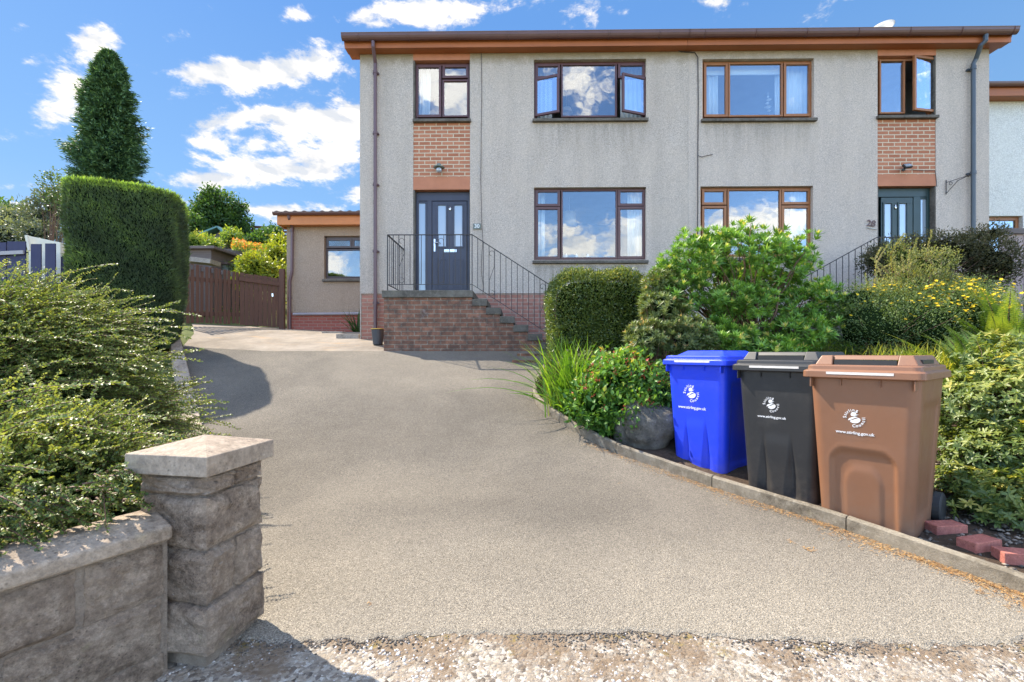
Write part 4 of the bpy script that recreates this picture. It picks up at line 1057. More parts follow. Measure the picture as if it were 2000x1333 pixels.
# ---------- neighbour at far right
YN = 11.0
nb = thing('neighbour_house', (px2x(1990, YN), YN, E), 'white roughcast neighbouring house with brown eaves at the right edge', 'house')
nx0, nx1 = px2x(1932, YN) - 1.2, px2x(1932, YN) + 7
zt = py2z(197, 1960, YN); on = (px2x(1920, YN), px2x(1998, YN), py2z(520, 1960, YN), py2z(422, 1960, YN))
m = wall_with_holes(nx0, nx1, E - .5, zt, YN, [on]); m.build('wall', MT['harl_white'], nb)
MB().box(nx0, nx1, YN - .25, YN - .22, zt - .02, zt + .22).build('fascia', MT['fascia'], nb)
MB().box(nx0, nx1, YN - .218, YN, zt - .02, zt).build('soffit', MT['fascia'], nb)
m = MB(); zg = zt + .25; pr = [(YN - .25 - .06 + .055 * math.cos(math.pi + math.pi * k / 8), zg + .09 * math.sin(math.pi + math.pi * k / 8)) for k in range(9)]
for x in (nx0, nx1):
    for y, z in pr: m.v.append((x, y, z))
for k in range(8): m.f.append((k, k + 1, 9 + k + 1, 9 + k))
m.f.append((0, 9, 17, 8)); m.build('gutter', MT['gutter'], nb)
roof(nb, nx0, nx1, YN - .28, zg + .03, YN + 4, R(22), MT['tile'], .018)
window(nb, on, [(on[0] + .04, on[1] - .04, on[2] + .04, on[3] - .04, 'sash')], MT['tanwood'], MT['glass'], MT['sill'], 'orange-brown window just above the pale fence', Y=YN)
room(nb, *on, Y=YN, depth=1.5)

# ---------- entrance steps and landing of no. 30
YL = 7.83
st = thing('entrance_steps', (px2x(850, YL), YL, E), 'dark weathered red brick landing with concrete coping and steps below the navy door', 'steps')
lx0, lx1 = px2x(749, YL), px2x(922, YL); zl = E + 1.07
MB().box(lx0, lx1, YL + .02, YF + .015, E - .6, zl - .125).build('brick_wall', MT['brick_land'], st)
MB().box(lx0 - .03, lx1 + .015, YL - .015, YF - .03, zl - .125, zl).build('coping_slab', MT['coping'], st, bevel=.012)
wbr = MB(); 
for i in range(1, 7):
    a, b = px2x(922 + 27 * (i - 1), YL), px2x(922 + 27 * i, YL); top = zl - .148 * i
    MB().box(a + .002, b + .02, YL, YF - .03, top - .12, top).build('step', MT['coping'], st, bevel=.008)
    wbr.box(a + .001, b, YL + .02, YF + .015, E - .6, top - .121)
wbr.build('brick_wall', MT['brick_land'], st)
# loose concrete slabs beside the steps
for (a, b, y, h, lab) in ((1010, 1075, 7.5, .05, 'flat stone lying at the foot of the steps beside the hedge'), (1000, 1050, 7.15, .04, 'low brick edging at the foot of the steps, nearer the driveway')):
    x0_, x1_ = px2x(a, y), px2x(b, y); z = gz((x0_ + x1_) / 2, y)
    tag(MB().box(x0_, x1_, y, y + .25, z - .02, z + h).build('edging_stone', MT['brick_land'], bevel=.01), lab, 'stone')
# railing
rl = thing('stair_railing', (px2x(850, YL), YL, zl), 'thin black iron railing round the landing and down the steps below the navy door', 'railing')
Yr = YL + .03
def rp(px, py, Y=Yr): return P(px, py, Y)
zt_ = rp(840, 459).z; zb_ = rp(840, 556).z
A = Vector((px2x(757, Yr), Yr, 0)); B = Vector((px2x(922, Yr), Yr, 0)); C = Vector((px2x(1128, Yr), Yr, 0)); slope = (rp(1074, 557).z - zt_) / (px2x(1074, Yr) - B.x)
def zat(x, base): return base + (slope * (x - B.x) if x > B.x else 0)
W = Vector((A.x, YF - .02, 0))
MB().bar((A.x, Yr, zt_), (B.x, Yr, zt_), .03, .012).bar((B.x, Yr, zt_), (C.x, Yr, zat(C.x, zt_)), .03, .012).bar((A.x, Yr, zt_), (A.x, YF, zt_), .03, .012).build('handrail', MT['iron'], rl)
MB().bar((A.x, Yr, zb_), (B.x, Yr, zb_), .02, .010).bar((B.x, Yr, zb_), (C.x, Yr, zat(C.x, zb_)), .02, .010).bar((A.x, Yr, zb_), (A.x, YF, zb_), .02, .010).build('bottom_rail', MT['iron'], rl)
base_b = MB().tube([(0, 0, zb_ - WLOC[rl.name].z), (0, 0, zt_ - WLOC[rl.name].z)], .0062, 6).build('baluster', MT['iron'], rl, local=True)
xs_ = []; x = A.x; i = 0
step = (B.x - A.x) / 15
pos = [(A.x + step * i, Yr) for i in range(0, int((C.x - A.x) / step) + 1)] + [(A.x, Yr + .13 * k) for k in range(1, 9)]
first = True
for (x, y) in pos:
    o = base_b if first else base_b.copy()
    if not first: COL.objects.link(o)
    first = False
    o.location = (x - WLOC[rl.name].x, y - WLOC[rl.name].y, zat(x, 0) if y == Yr else 0)
for x in (A.x, B.x): MB().bar((x, Yr, zl - .01), (x, Yr, zt_), .016, .016, up=(0, 1, 0)).build('post', MT['iron'], rl)
def scroll(x, z0, z1, w, flip=1):
    pts = []
    for q in np.linspace(0, math.pi * 1.5, 12): pts.append((x + flip * (w * .5 * math.cos(q)), Yr, z1 - w * .6 + w * .5 * math.sin(q)))
    pts = pts[::-1]
    lo = [(x - flip * (w * .5 * math.cos(q)), Yr, z0 + w * .6 - w * .5 * math.sin(q)) for q in np.linspace(0, math.pi * 1.5, 12)]
    full = pts + [(x + flip * w * .5, Yr, (z0 + z1) / 2 + .12), (x - flip * w * .5, Yr, (z0 + z1) / 2 - .12)] + lo
    MB().tube(full, .0045, 5).build('scroll', MT['iron'], rl)
for k in (2.5, 9.5, 16.5+2, 27.5): 
    x = A.x + step * k; scroll(x, zat(x, zb_) + .02, zat(x, zt_) - .05, step * .9)

# ---------- 28 railing and steps (mostly behind plants)
s2 = thing('entrance_steps', (px2x(1850, YL), YL, E), 'pale landing and steps below the green door, mostly hidden by plants', 'steps')
a, b = px2x(1712, YL), px2x(1925, YL)
MB().box(a, b, YL + .02, YF - .002, E - .4, zl - .12).build('brick_wall', MT['harl28'], s2); MB().box(a - .02, b + .02, YL, YF - .003, zl - .12, zl).build('coping_slab', MT['coping'], s2, bevel=.01)
for i in range(1, 6):
    x1_, x0_ = px2x(1712 - 27 * (i - 1), YL), px2x(1712 - 27 * i, YL); top = zl - .165 * i
    MB().box(x0_ - .01, x1_ - .002, YL, YF - .002, E - .3, top).build('step', MT['coping'], s2, bevel=.006)
r2 = thing('stair_railing', (px2x(1800, YL), YL, zl), 'black iron railing by the green door, half covered by dark trimmed shrub', 'railing')
xa, xb, xc = px2x(1560, Yr), px2x(1712, Yr), px2x(1945, Yr); zt2 = P(1712, 503, Yr).z; zt2 = zl + .88; zb2 = zl + .05
sl2 = (P(1712, 490, Yr).z - P(1612, 545, Yr).z) / (px2x(1712, Yr) - px2x(1612, Yr))
def z2(x, base): return base - (xb - x) * sl2 if x < xb else base
MB().bar((xb, Yr, zt2), (xc, Yr, zt2), .03, .012).bar((xa, Yr, z2(xa, zt2)), (xb, Yr, zt2), .03, .012).build('handrail', MT['iron'], r2)
MB().bar((xb, Yr, zb2), (xc, Yr, zb2), .02, .01).bar((xa, Yr, z2(xa, zb2)), (xb, Yr, zb2), .02, .01).build('bottom_rail', MT['iron'], r2)
bb = MB().tube([(0, 0, zb2 - zl), (0, 0, zt2 - zl)], .0062, 6).build('baluster', MT['iron'], r2, local=True)
n_ = int((xc - xa) / .105)
for i in range(n_):
    o = bb if i == 0 else bb.copy()
    if i: COL.objects.link(o)
    x = xa + .105 * i; o.location = (x - WLOC[r2.name].x, Yr - YL, z2(x, 0))

# ---------- fence far right
fr = thing('board_fence', (px2x(1985, 8.9), 8.9, E), 'weathered pinkish grey board fence between the two houses at the right edge', 'fence')
x = px2x(1952, 8.9)
ztp = py2z(458, 1985, 8.9)
for i in range(9):
    MB().box(x + .004, x + .145, 8.9, 8.92, E + .1, ztp).build('board', MT['fence_pink'], fr, bevel=.003); x += .15
MB().box(px2x(1945, 8.88), x, 8.84, 8.9, ztp, ztp + .1).build('top_rail', MT['fence_grey'], fr, bevel=.004)
MB().box(px2x(1945, 8.95), x, 8.93, 8.97, E + 1.0, E + 1.1).build('rail', MT['fence_grey'], fr)

# ------------------------------------------------------------------ left stone wall and gate pillar
def rough_block(sx, sy, sz, seed, amp=.012, n=5):
    """rock-faced block centred at the origin"""
    bm = bmesh.new(); bmesh.ops.create_cube(bm, size=1)
    bmesh.ops.subdivide_edges(bm, edges=bm.edges, cuts=n, use_grid_fill=True)
    r = np.random.default_rng(seed); ph = r.uniform(0, 6, 9); k = r.uniform(9, 22, 9)
    for v in bm.verts:
        c = v.co.copy(); e = sum(abs(abs(x) - .5) < 1e-4 for x in c)
        p = Vector((c.x * sx, c.y * sy, c.z * sz))
        w = .5 * (math.sin(p.x * k[0] + p.z * k[1] + ph[0]) + math.sin(p.y * k[2] - p.z * k[3] + ph[1]) + math.sin(p.x * k[4] * 2 + p.y * k[5] * 2 + p.z * k[6] * 2 + ph[2]))
        bulge = (amp * .9 if e == 1 else -.002) * (1 + .6 * w) + r.normal() * amp * .22
        nrm = Vector([math.copysign(1, x) if abs(abs(x) - .5) < 1e-4 else 0 for x in c]).normalized()
        v.co = p + nrm * bulge
    vs = [v.co.copy() for v in bm.verts]; fs = [tuple(v.index for v in f.verts) for f in bm.faces]; bm.free(); return vs, fs
def place(m, blk, M4): m.add([M4 @ v for v in blk[0]], blk[1])
zw = E
pa = R(-10) + YAW
pc = CW(-1.32, 1.98); pc.z = 0
pil = thing('gate_pillar', (pc.x, pc.y, 0), 'rough stone block gate pillar with sloped concrete cap at the driveway entrance', 'pillar', rz=pa)
PW = .305; zc0 = E - .398 - .08
MB().box(-PW / 2 + .012, PW / 2 - .012, -PW / 2 + .012, PW / 2 - .012, -.1, zc0 - .002).build('mortar', MT['mortar'], pil, local=True)
z = zc0 - .10; k = 0
hts = [.085, .215, .215, .20]; zt__ = zc0 - .005
m = MB()
zz = zt__
for ci, hgt in enumerate(hts):
    zz1 = zz; zz0 = zz - hgt + .012
    if ci % 2 == 0: parts = [(-PW / 2, PW / 2 - .0, -PW / 2, -.01), (-PW / 2, -.01 + .0, .005, PW / 2), (.005, PW / 2, .005, PW / 2)]
    else: parts = [(-PW / 2, -.035, -PW / 2, PW / 2), (-.02, PW / 2, -PW / 2, .03), (-.02, PW / 2, .045, PW / 2)]
    if ci == 1: parts = [(-PW / 2, PW / 2, -PW / 2, PW / 2)]
    if ci == 3: parts = [(-PW / 2 - .01, PW / 2 + .012, -PW / 2 - .012, PW / 2)]
    for j, (a, b, c, d) in enumerate(parts):
        blk = rough_block(b - a, d - c, zz1 - zz0, ci * 10 + j + 3, .013, 7)
        place(m, blk, Matrix.Translation(((a + b) / 2, (c + d) / 2, (zz0 + zz1) / 2)))
    zz -= hgt
m.build('stone_blocks', MT['block'], pil, local=True)
hw = .188
mc = MB(); mc.add([(-hw, -hw, zc0), (hw, -hw, zc0), (hw, hw, zc0), (-hw, hw, zc0), (-hw, -hw, zc0 + .078), (hw, -hw, zc0 + .078), (hw, hw, zc0 + .078), (-hw, hw, zc0 + .078), (0, 0, zc0 + .128)],
       [(0, 3, 2, 1), (0, 1, 5, 4), (1, 2, 6, 5), (2, 3, 7, 6), (3, 0, 4, 7), (4, 5, 8), (5, 6, 8), (6, 7, 8), (7, 4, 8)])
mc.build('cap', MT['cap'], pil, local=True, bevel=.004)
# wall running from the pillar towards the left foreground
a0 = CW(-1.342, 1.795); b0 = CW(-1.561, 1.405); dv = (b0 - a0).normalized(); wl = 2.2
wang = math.atan2(dv.y, dv.x)
gw = thing('garden_wall', (a0.x, a0.y, 0), 'low rough stone block wall with smooth coping at the bottom left', 'wall', rz=wang)
# local x runs along the wall away from pillar; the garden side is -y or +y
gs = -1
zc = E - .72
MB().box(.0, wl, gs * .20, -.001, -.1, zc - .001).build('mortar', MT['mortar'], gw, local=True)
m = MB(); zz = zc - .012
for ci, hgt in enumerate((.205, .215, .215)):
    x = 0.02 + (0 if ci % 2 else -.19)
    while x < wl:
        a, b = max(x, .012), min(x + .425, wl)
        if b - a > .05:
            blk = rough_block(b - a - .008, .20, hgt - .008, ci * 31 + int(x * 10) + 5, .012, 8)
            place(m, blk, Matrix.Translation(((a + b) / 2, gs * .10 + .004, zz - hgt / 2)))
        x += .44
    zz -= hgt
m.build('stone_blocks', MT['block'], gw, local=True)
m = MB(); y0_, y1_ = (.035, -.27)
x = 0.0
for (xa_, xb_) in ((-.005, .64), (.648, 1.4), (1.408, 2.2)):
    m.add([(xa_, y0_, zc), (xb_, y0_, zc), (xb_, y1_, zc), (xa_, y1_, zc), (xa_, y0_, zc + .055), (xb_, y0_, zc + .055), (xb_, y1_, zc + .055), (xa_, y1_, zc + .055), (xa_, (y0_ * 2 + y1_) / 3, zc + .085), (xb_, (y0_ * 2 + y1_) / 3, zc + .085), (xb_, (y0_ + 2 * y1_) / 3, zc + .085), (xa_, (y0_ + 2 * y1_) / 3, zc + .085)],
          [(0, 3, 2, 1)[::-1], (0, 4, 5, 1), (3, 2, 6, 7), (4, 8, 9, 5), (8, 11, 10, 9), (11, 7, 6, 10), (0, 3, 7, 11, 8, 4), (1, 5, 9, 10, 6, 2)])
m.build('coping', MT['cap'], gw, local=True, bevel=.012, seg=3)

# ------------------------------------------------------------------ wheelie bins
def rrect(w, d, r, n=6):
    pts = []
    for (cx, cy, a0) in ((w / 2 - r, d / 2 - r, 0), (-w / 2 + r, d / 2 - r, 90), (-w / 2 + r, -d / 2 + r, 180), (w / 2 - r, -d / 2 + r, 270)):
        for k in range(n + 1):
            a = R(a0 + 90 * k / n); pts.append((cx + r * math.cos(a), cy + r * math.sin(a)))
    return pts
def plastic(name, col, rough=.38, worn=.3):
    t = NT(name)
    n = t.ramp(t.noise(5, 8, .7), [(.35, 0), (.75, 1)])
    c = t.mix(t.math('MULTIPLY', n, .4), col, tuple(min(1, x * 1.25 + .012) for x in col))
    scr = t.ramp(t.noise(14, 6, .8, vec=t.mapping((1, 1, .25))), [(.70, 0), (.74, 1)])
    c = t.mix(t.math('MULTIPLY', scr, worn * .5), c, tuple(min(1, x * 1.6 + .05) for x in col))
    d = t.ramp(t.noise(2.2, 7, .7, vec=t.mapping(loc=(5, 2, 1))), [(.45, 0), (.75, 1)])
    c = t.mix(t.math('MULTIPLY', d, .22), c, (.16, .14, .12))
    s2 = t.ramp(t.noise(9, 4, .7, vec=t.mapping((.6, .6, 9), rot=(.3, .5, .2))), [(.69, 0), (.72, 1)])
    c = t.mix(t.math('MULTIPLY', s2, worn * .6), c, tuple(min(1, x * 1.5 + .06) for x in col))
    sz = t.N('ShaderNodeSeparateXYZ'); t.L(t.obj, sz.inputs[0])
    foot = t.math('MULTIPLY', t.math('SUBTRACT', .30, sz.outputs[2]), 3.0, True)
    foot = t.math('MULTIPLY', foot, t.ramp(t.noise(8, 8, .75), [(.35, 0), (.65, 1)]))
    c = t.mix(t.math('MULTIPLY', foot, .45), c, (.17, .14, .11))
    rr = t.math('ADD', t.math('MULTIPLY', t.noise(7, 6, .7), .3), rough - .12)
    return t.fin(c, rr, t.bump(t.noise(240, 3), .12, .001), spec=.45)
PL_ = {'blue': plastic('blue_plastic', (.012, .045, .62), .36), 'blk': plastic('charcoal_plastic', (.019, .0195, .021), .4, .6), 'brn': plastic('brown_plastic', (.185, .083, .042), .42, .25)}
RUB = simple('rubber', (.025, .025, .026), None, 5, .7, .1); DEC = simple('bin_print', (.82, .82, .82), None, 5, .6, 0); STRIP = simple('pale_label_strip', (.68, .64, .6), (.5, .47, .43), 25, .5, .05)
def smst(a, b, x): t = max(0, min(1, (x - a) / (b - a))); return t * t * (3 - 2 * t)
def make_bin(name, base, yaw, kind, mat, label, slots=True, lid_lift=0, ps=1.0):
    o = thing(name, base, label, 'bin', 'wheelie bins beside the driveway', rz=yaw)
    # local frame: front face towards -y, origin at the middle of the front bottom
    H_ = .97; nz = 56; nside = 60
    V = []; Fs = []
    def ring(z):
        t = z / H_; w = .47 + (.565 - .47) * t; d = .50 + (.66 - .50) * t; r = .055
        yf = -.02 * 0 - (.055) * t          # front leans out as it rises
        pts = []
        # dense perimeter
        cr = rrect(w, d, r, 5); n = len(cr)
        for i in range(n):
            a, b = cr[i], cr[(i + 1) % n]; L = math.hypot(a[0] - b[0], a[1] - b[1]); k = 1 if L < .1 else 44
            for q in range(k): pts.append((a[0] + (b[0] - a[0]) * q / k, a[1] + (b[1] - a[1]) * q / k))
        out = []
        for (x, y) in pts:
            yy = y + d / 2 + yf
            front = smst(.04, .0, abs(yy - yf))
            dy = 0
            if kind == 'arch':
                # arched recess in the lower front
                ax = abs(x + .0) / (.165); az = (z - .05) / .50
                top = .50 - (max(0, ax - .55) ** 2) * .28
                ins = smst(1.06, .93, ax) * smst(top + .015, top - .025, z) * smst(.0, .05, z)
                dy = .014 * ins - .003 * smst(1.16, 1.0, ax) * (1 - ins) * smst(top + .05, top, z)
                top2 = .43 - (max(0, ax - .2) ** 2) * .5; ins2 = smst(.66, .48, abs(x) / .165) * smst(top2, top2 - .07, z)
                dy += -.007 * ins2
            else:
                # two tapering flutes
                for sx in (-1, 1):
                    hw_ = .055 * smst(.54, .0, z) + .004
                    u = (x - sx * .095) / hw_
                    if abs(u) < 1 and z < .54: dy += .022 * (1 - abs(u)) * smst(.54, .18, z) * smst(.0, .05, z)
                dy += -.006 * smst(.10, .07, abs(x)) * smst(.5, .4, z)
            # side panels: a shallow vertical recess
            sidef = smst(.02, .0, abs(abs(x) - w / 2)); ym = (yy - yf) / d
            ds = .010 * sidef * smst(.16, .20, ym) * smst(.82, .78, ym) * smst(.10, .14, z) * smst(.82, .76, z)
            out.append((x - math.copysign(ds, x), yy + front * dy, z))
        return out
    zs_ = [0, .006, .015] + list(np.linspace(.03, H_, nz))
    for i, z in enumerate(zs_):
        rg = ring(z)
        if i == 0: rg = [(x * .95, (y - .25) * .95 + .25, z) for x, y, z in rg]
        if i == 1: rg = [(x * .985, (y - .25) * .985 + .25, z) for x, y, z in rg]
        V += rg; n = len(rg)
    for i in range(len(zs_) - 1):
        for k in range(n): Fs.append((i * n + k, i * n + (k + 1) % n, (i + 1) * n + (k + 1) % n, (i + 1) * n + k))
    Fs.append(tuple(reversed(range(n))))
    body = MB().add(V, Fs).build('body', mat, o, local=True, smooth=True)
    # rim under the lid, with ribs
    m = MB(); W_ = .60; D_ = .735; yc = -.055 + .66 / 2 + .0
    def ringz(w, d, r, z, yo=0): return [(x, y + yc + yo, z) for x, y in rrect(w, d, r, 5)]
    def loft(m, rings, cap=True):
        b = len(m.v); n = len(rings[0])
        for rg in rings: m.v += rg
        for i in range(len(rings) - 1):
            for k in range(n): m.f.append((b + i * n + k, b + i * n + (k + 1) % n, b + (i + 1) * n + (k + 1) % n, b + (i + 1) * n + k))
        if cap: m.f.append(tuple(b + k for k in reversed(range(n)))); m.f.append(tuple(b + (len(rings) - 1) * n + k for k in range(n)))
    loft(m, [ringz(.575, .675, .05, H_ - .03), ringz(.60, .70, .05, H_ - .024), ringz(.605, .705, .05, H_ + .004), ringz(.59, .69, .05, H_ + .008)])
    for x in (-.10, .10): m.box(x - .002, x + .002, -.055 - .012, -.055 + .01, H_ - .07, H_ - .028)
    for x in (-1, 1): m.box(x * .262 - .004, x * .262 + .004, -.085, -.04, H_ - .085, H_ - .028)
    m.build('rim', mat, o, local=True, bevel=.002)
    # lid
    m = MB(); z0 = H_ + .010 + lid_lift
    loft(m, [ringz(.620, .730, .035, z0 - .035), ringz(.624, .734, .035, z0 - .030), ringz(.622, .732, .035, z0 + .006), ringz(.600, .712, .04, z0 + .014), ringz(.585, .697, .04, z0 + .016), ringz(.578, .690, .04, z0 + .040), ringz(.56, .67, .05, z0 + .046)])
    lid = m.build('lid', mat, o, local=True, bevel=.0025)
    m = MB(); zz = z0 + .044; h = .062
    def wedge(xb0, xb1, yb0, yb1, xt0, xt1, yt0, yt1, z0_, z1_):
        m.add([(xb0, yb0, z0_), (xb1, yb0, z0_), (xb1, yb1, z0_), (xb0, yb1, z0_), (xt0, yt0, z1_), (xt1, yt0, z1_), (xt1, yt1, z1_), (xt0, yt1, z1_)],
              [(0, 3, 2, 1), (4, 5, 6, 7), (0, 1, 5, 4), (1, 2, 6, 5), (2, 3, 7, 6), (3, 0, 4, 7)])
    if slots:
        # ring of four sloped shoulders with a flat central deck between them -> reads as hand slots
        wedge(-.265, -.165, .0, .57, -.235, -.17, .03, .54, zz, zz + h); wedge(.165, .265, .0, .57, .17, .235, .03, .54, zz, zz + h)
        wedge(-.17, .17, .035, .53, -.17, .17, .04, .52, zz + .001, zz + .022)
        m.add([(-.169, .028, zz + .034), (.169, .028, zz + .034), (.169, .545, zz + .034), (-.169, .545, zz + .034), (-.169, .05, zz + h - .001), (.169, .05, zz + h - .001), (.169, .525, zz + h - .001), (-.169, .525, zz + h - .001)],
              [(0, 3, 2, 1), (4, 5, 6, 7), (0, 1, 5, 4), (1, 2, 6, 5), (2, 3, 7, 6), (3, 0, 4, 7)])
    else:
        wedge(-.235, .235, .02, .55, -.17, .17, .10, .47, zz, zz + .045)
    m.build('lid_dome', mat, lid, local=True, bevel=.006, seg=3)
    if slots:
        MB().box(-.16, .16, .018, .034, zz + .001, zz + .033).build('slot', MT['black'], lid, local=True)
        MB().box(.238, .262, .12, .40, zz + .012, zz + .036).build('slot', MT['black'], lid, local=True)
    ft = -.055 + .66 / 2 - .734 / 2
    MB().box(-.17, .17, ft - .0015, ft + .01, z0 - .012, z0 + .003).build('label_strip', STRIP, lid, local=True)
    # hinge / handle bar
    m = MB(); yb = yc + .367 + .035
    m.tube([(-.24, yb, H_ + .02), (.24, yb, H_ + .02)], .016, 12)
    for x in (-.24, -.08, .08, .24): m.box(x - .014, x + .014, yb - .06, yb + .012, H_ - .02, H_ + .034)
    m.build('handle', mat, o, local=True, bevel=.003)
    # wheels and axle
    ya = -.0 + .50 + .07
    m = MB().tube([(-.25, ya, .10), (.25, ya, .10)], .011, 10).build('axle', MT['iron'], o, local=True)
    for s in (-1, 1):
        Mw = Matrix.Rotation(R(90), 3, 'Y')
        w = MB().lathe([(.06, -.026), (.088, -.026), (.10, -.018), (.1, .018), (.088, .026), (.06, .026)], (s * .255, ya, .10), 28, Mw).build('wheel', RUB, o, local=True, smooth=False)
        MB().lathe([(.0, -.02), (.06, -.02), (.06, .02), (0, .02)], (s * .255, ya, .10), 20, Mw).build('hub', MT['black'], w, local=True)
    # printed emblem and writing on the front
    t_ = (.70) / H_; 
    def FM(x, z):     # point on the front face -> matrix
        lean = math.atan(.055 / H_)
        return Matrix.Translation((x, -.055 * z / H_ - .0015, z)) @ Matrix.Rotation(lean, 4, 'X') @ RX
    m = MB(); cx, cz = (-.035, .70); rad = .066 * ps
    def arc_text(txt, a_start, a_end, r, bottom=False):
        n = len(txt); wts = [.55 if c in 'il' else (.7 if c in 'tr' else 1.0) for c in txt]; tot = sum(wts); acc = 0
        for c, wv in zip(txt, wts):
            f = (acc + wv / 2) / tot; acc += wv; a = R(a_start + (a_end - a_start) * f)
            rot = a - math.pi / 2 if not bottom else a + math.pi / 2
            add_text(m, c, .034 * ps, FM(cx, cz) @ Matrix.Translation((r * math.cos(a), r * math.sin(a), 0)) @ Matrix.Rotation(rot, 4, 'Z'), .0008)
    arc_text('Stirling', 188, 62, rad); arc_text('Council', 258, 372, rad, True)
    m.build('council_name', DEC, o, local=True)
    m = MB(); add_text(m, 'www.stirling.gov.uk', .034 * ps, FM(cx, cz - .125 * ps), .0008); m.build('web_address', DEC, o, local=True)
    def poly(pts): 
        F_ = FM(cx, cz); b = len(m2.v); n = len(pts)
        m2.add([F_ @ Vector((x * ps, y * ps, .0008)) for x, y in pts], [tuple(range(n))])
    m2 = MB()
    q = lambda c, r0, r1, a0, a1, n=14, rot=0: [(c[0] + r0 * math.cos(t) * math.cos(rot) - r1 * math.sin(t) * math.sin(rot), c[1] + r0 * math.cos(t) * math.sin(rot) + r1 * math.sin(t) * math.cos(rot)) for t in np.linspace(a0, a1, n)]
    # lower body, cut by a diagonal gap, upper crested swirl
    poly(q((.006, -.016), .038, .026, R(-178), R(22), 16, R(12)) + [(.03, .004)])
    poly([(-.045, -.022), (-.036, -.004), (.002, .014), (.030, .010), (.006, .002), (-.022, -.016)])
    poly(q((-.004, .030), .020, .020, R(20), R(205), 12) + [(-.018, .016), (.010, .018), (.006, .026)])
    poly([(.008, .030), (.032, .034), (.016, .024), (.0, .02)])
    m2.build('emblem', DEC, o, local=True)
    return o
def bin_at(L, Rr, zr, **k):
    """L, R = left and right front lid corners (camera x, depth)"""
    a = CW(*L); b = CW(*Rr); mid = (a + b) / 2; d = (b - a); yaw = math.atan2(d.y, d.x)
    n = Vector((math.sin(yaw), -math.cos(yaw), 0))      # outward front normal
    base = mid - n * .095; base.z = E + zr
    return base, yaw
for nm, L_, R_, zr, kd, mt, lab, sl in (
    ('wheelie_bin', (1.415, 4.36), (1.772, 3.834), -1.095, 'flute', PL_['blue'], 'bright blue wheelie bin next to the boulder, with white council emblem', False),
    ('wheelie_bin', (1.764, 3.717), (2.152, 3.20), -1.125, 'flute', PL_['blk'], 'black wheelie bin standing between the blue one and the brown one', True),
    ('wheelie_bin', (1.985, 3.155), (2.379, 2.651), -1.150, 'arch', PL_['brn'], 'brown wheelie bin with arched front recess, nearest the camera', True)):
    b_, y_ = bin_at(L_, R_, zr)
    b_.z = E + zr
    ob = make_bin(nm, b_, y_, kd, mt, lab, sl, 0, 1.0 if kd == 'flute' and not sl else .74); ob.scale = (1.035, 1.035, 1.045)

# ------------------------------------------------------------------ small things
def stone(name, c, r, mat, label, cat, seed, sub=3, amp=.12, group=None):
    bm = bmesh.new(); bmesh.ops.create_icosphere(bm, subdivisions=sub, radius=1); rr = np.random.default_rng(seed); ks = rr.normal(size=(6, 3)) * 1.8; ph = rr.uniform(0, 6, 6)
    for v in bm.verts:
        d = 1 + amp * sum(math.sin(ks[i] @ np.array(v.co) + ph[i]) for i in range(6)) / 2 + amp * .16 * sum(math.sin(4 * (ks[i] @ np.array(v.co)) + ph[i]) for i in range(6)) / 2
        v.co = Vector((v.co.x * r[0] * d, v.co.y * r[1] * d, v.co.z * r[2] * d)) + Vector(c)
    m = MB(); m.add([v.co.copy() for v in bm.verts], [tuple(v.index for v in f.verts) for f in bm.faces]); bm.free()
    o = m.build(name, mat, smooth=True); return tag(o, label, cat, group)
g = CW(265 / 900 * 4.62, 4.62); stone('boulder', (g.x, g.y, float(H0(g.x, g.y)) + .14), (.34, .26, .27), MT['stonedark'], 'big grey lichen-spotted boulder left of the blue bin', 'boulder', 4, 5, .10)
def brick(px, py, yaw, label, tilt=0, zz=0):
    w = G(px, py); m = MB(); M4 = Matrix.Translation((w.x, w.y, float(H0(w.x, w.y)) + .05 + zz)) @ Matrix.Rotation(yaw, 4, 'Z') @ Matrix.Rotation(tilt, 4, 'X')
    m.box(-.105, .105, -.05, .05, -.033, .033, M4); tag(m.build('loose_brick', MT['redbrick'], bevel=.005), label, 'brick', 'loose red bricks beside the kerb')
brick(1912, 1080, R(15), 'red brick on the gravel right of the brown bin, nearest that bin')
brick(1993, 1106, R(-12), 'red brick lying on the gravel at the right picture edge')
brick(1845, 1045, R(5), 'dark red brick half hidden behind the brown bin foot', zz=-.01)
# grey tub by the downpipe
c = P(738, 672, 8.35); c.z = gz(c.x, 8.35) if gz(c.x, 8.35) < py2z(668, 738, 8.35) else py2z(676, 738, 8.35)
tb = thing('garden_tub', c, 'small grey tub with a yellow rim below the maroon downpipe', 'bucket')
MB().lathe([(.07, 0), (.085, .01), (.115, .27), (.125, .28), (.118, .282), (.10, .27), (.08, .03), (.0, .03)], c, 18).build('bucket', simple('grey_tub', (.06, .062, .07), None, 5, .5, .05), tb)
MB().lathe([(.10, .283), (.124, .285), (.124, .296), (.10, .298)], c, 18).build('lid_rim', simple('yellow_plastic', (.65, .42, .06), None, 5, .5, 0), tb)
# paving slabs in front of the extension
for (a, b, y, lab) in ((632, 672, 9.9, 'concrete slab at the corner of the extension, farther one'), (660, 704, 9.2, 'concrete slab against the house corner, nearer one')):
    x0_, x1_ = px2x(a, y), px2x(b, y); z = py2z(655 if y < 9.5 else 650, (a + b) / 2, y)
    tag(MB().box(x0_, x1_, y - .1, y + .75, z - .25, z + .02).build('paving_slab', MT['slab'], bevel=.008), lab, 'paving slab')

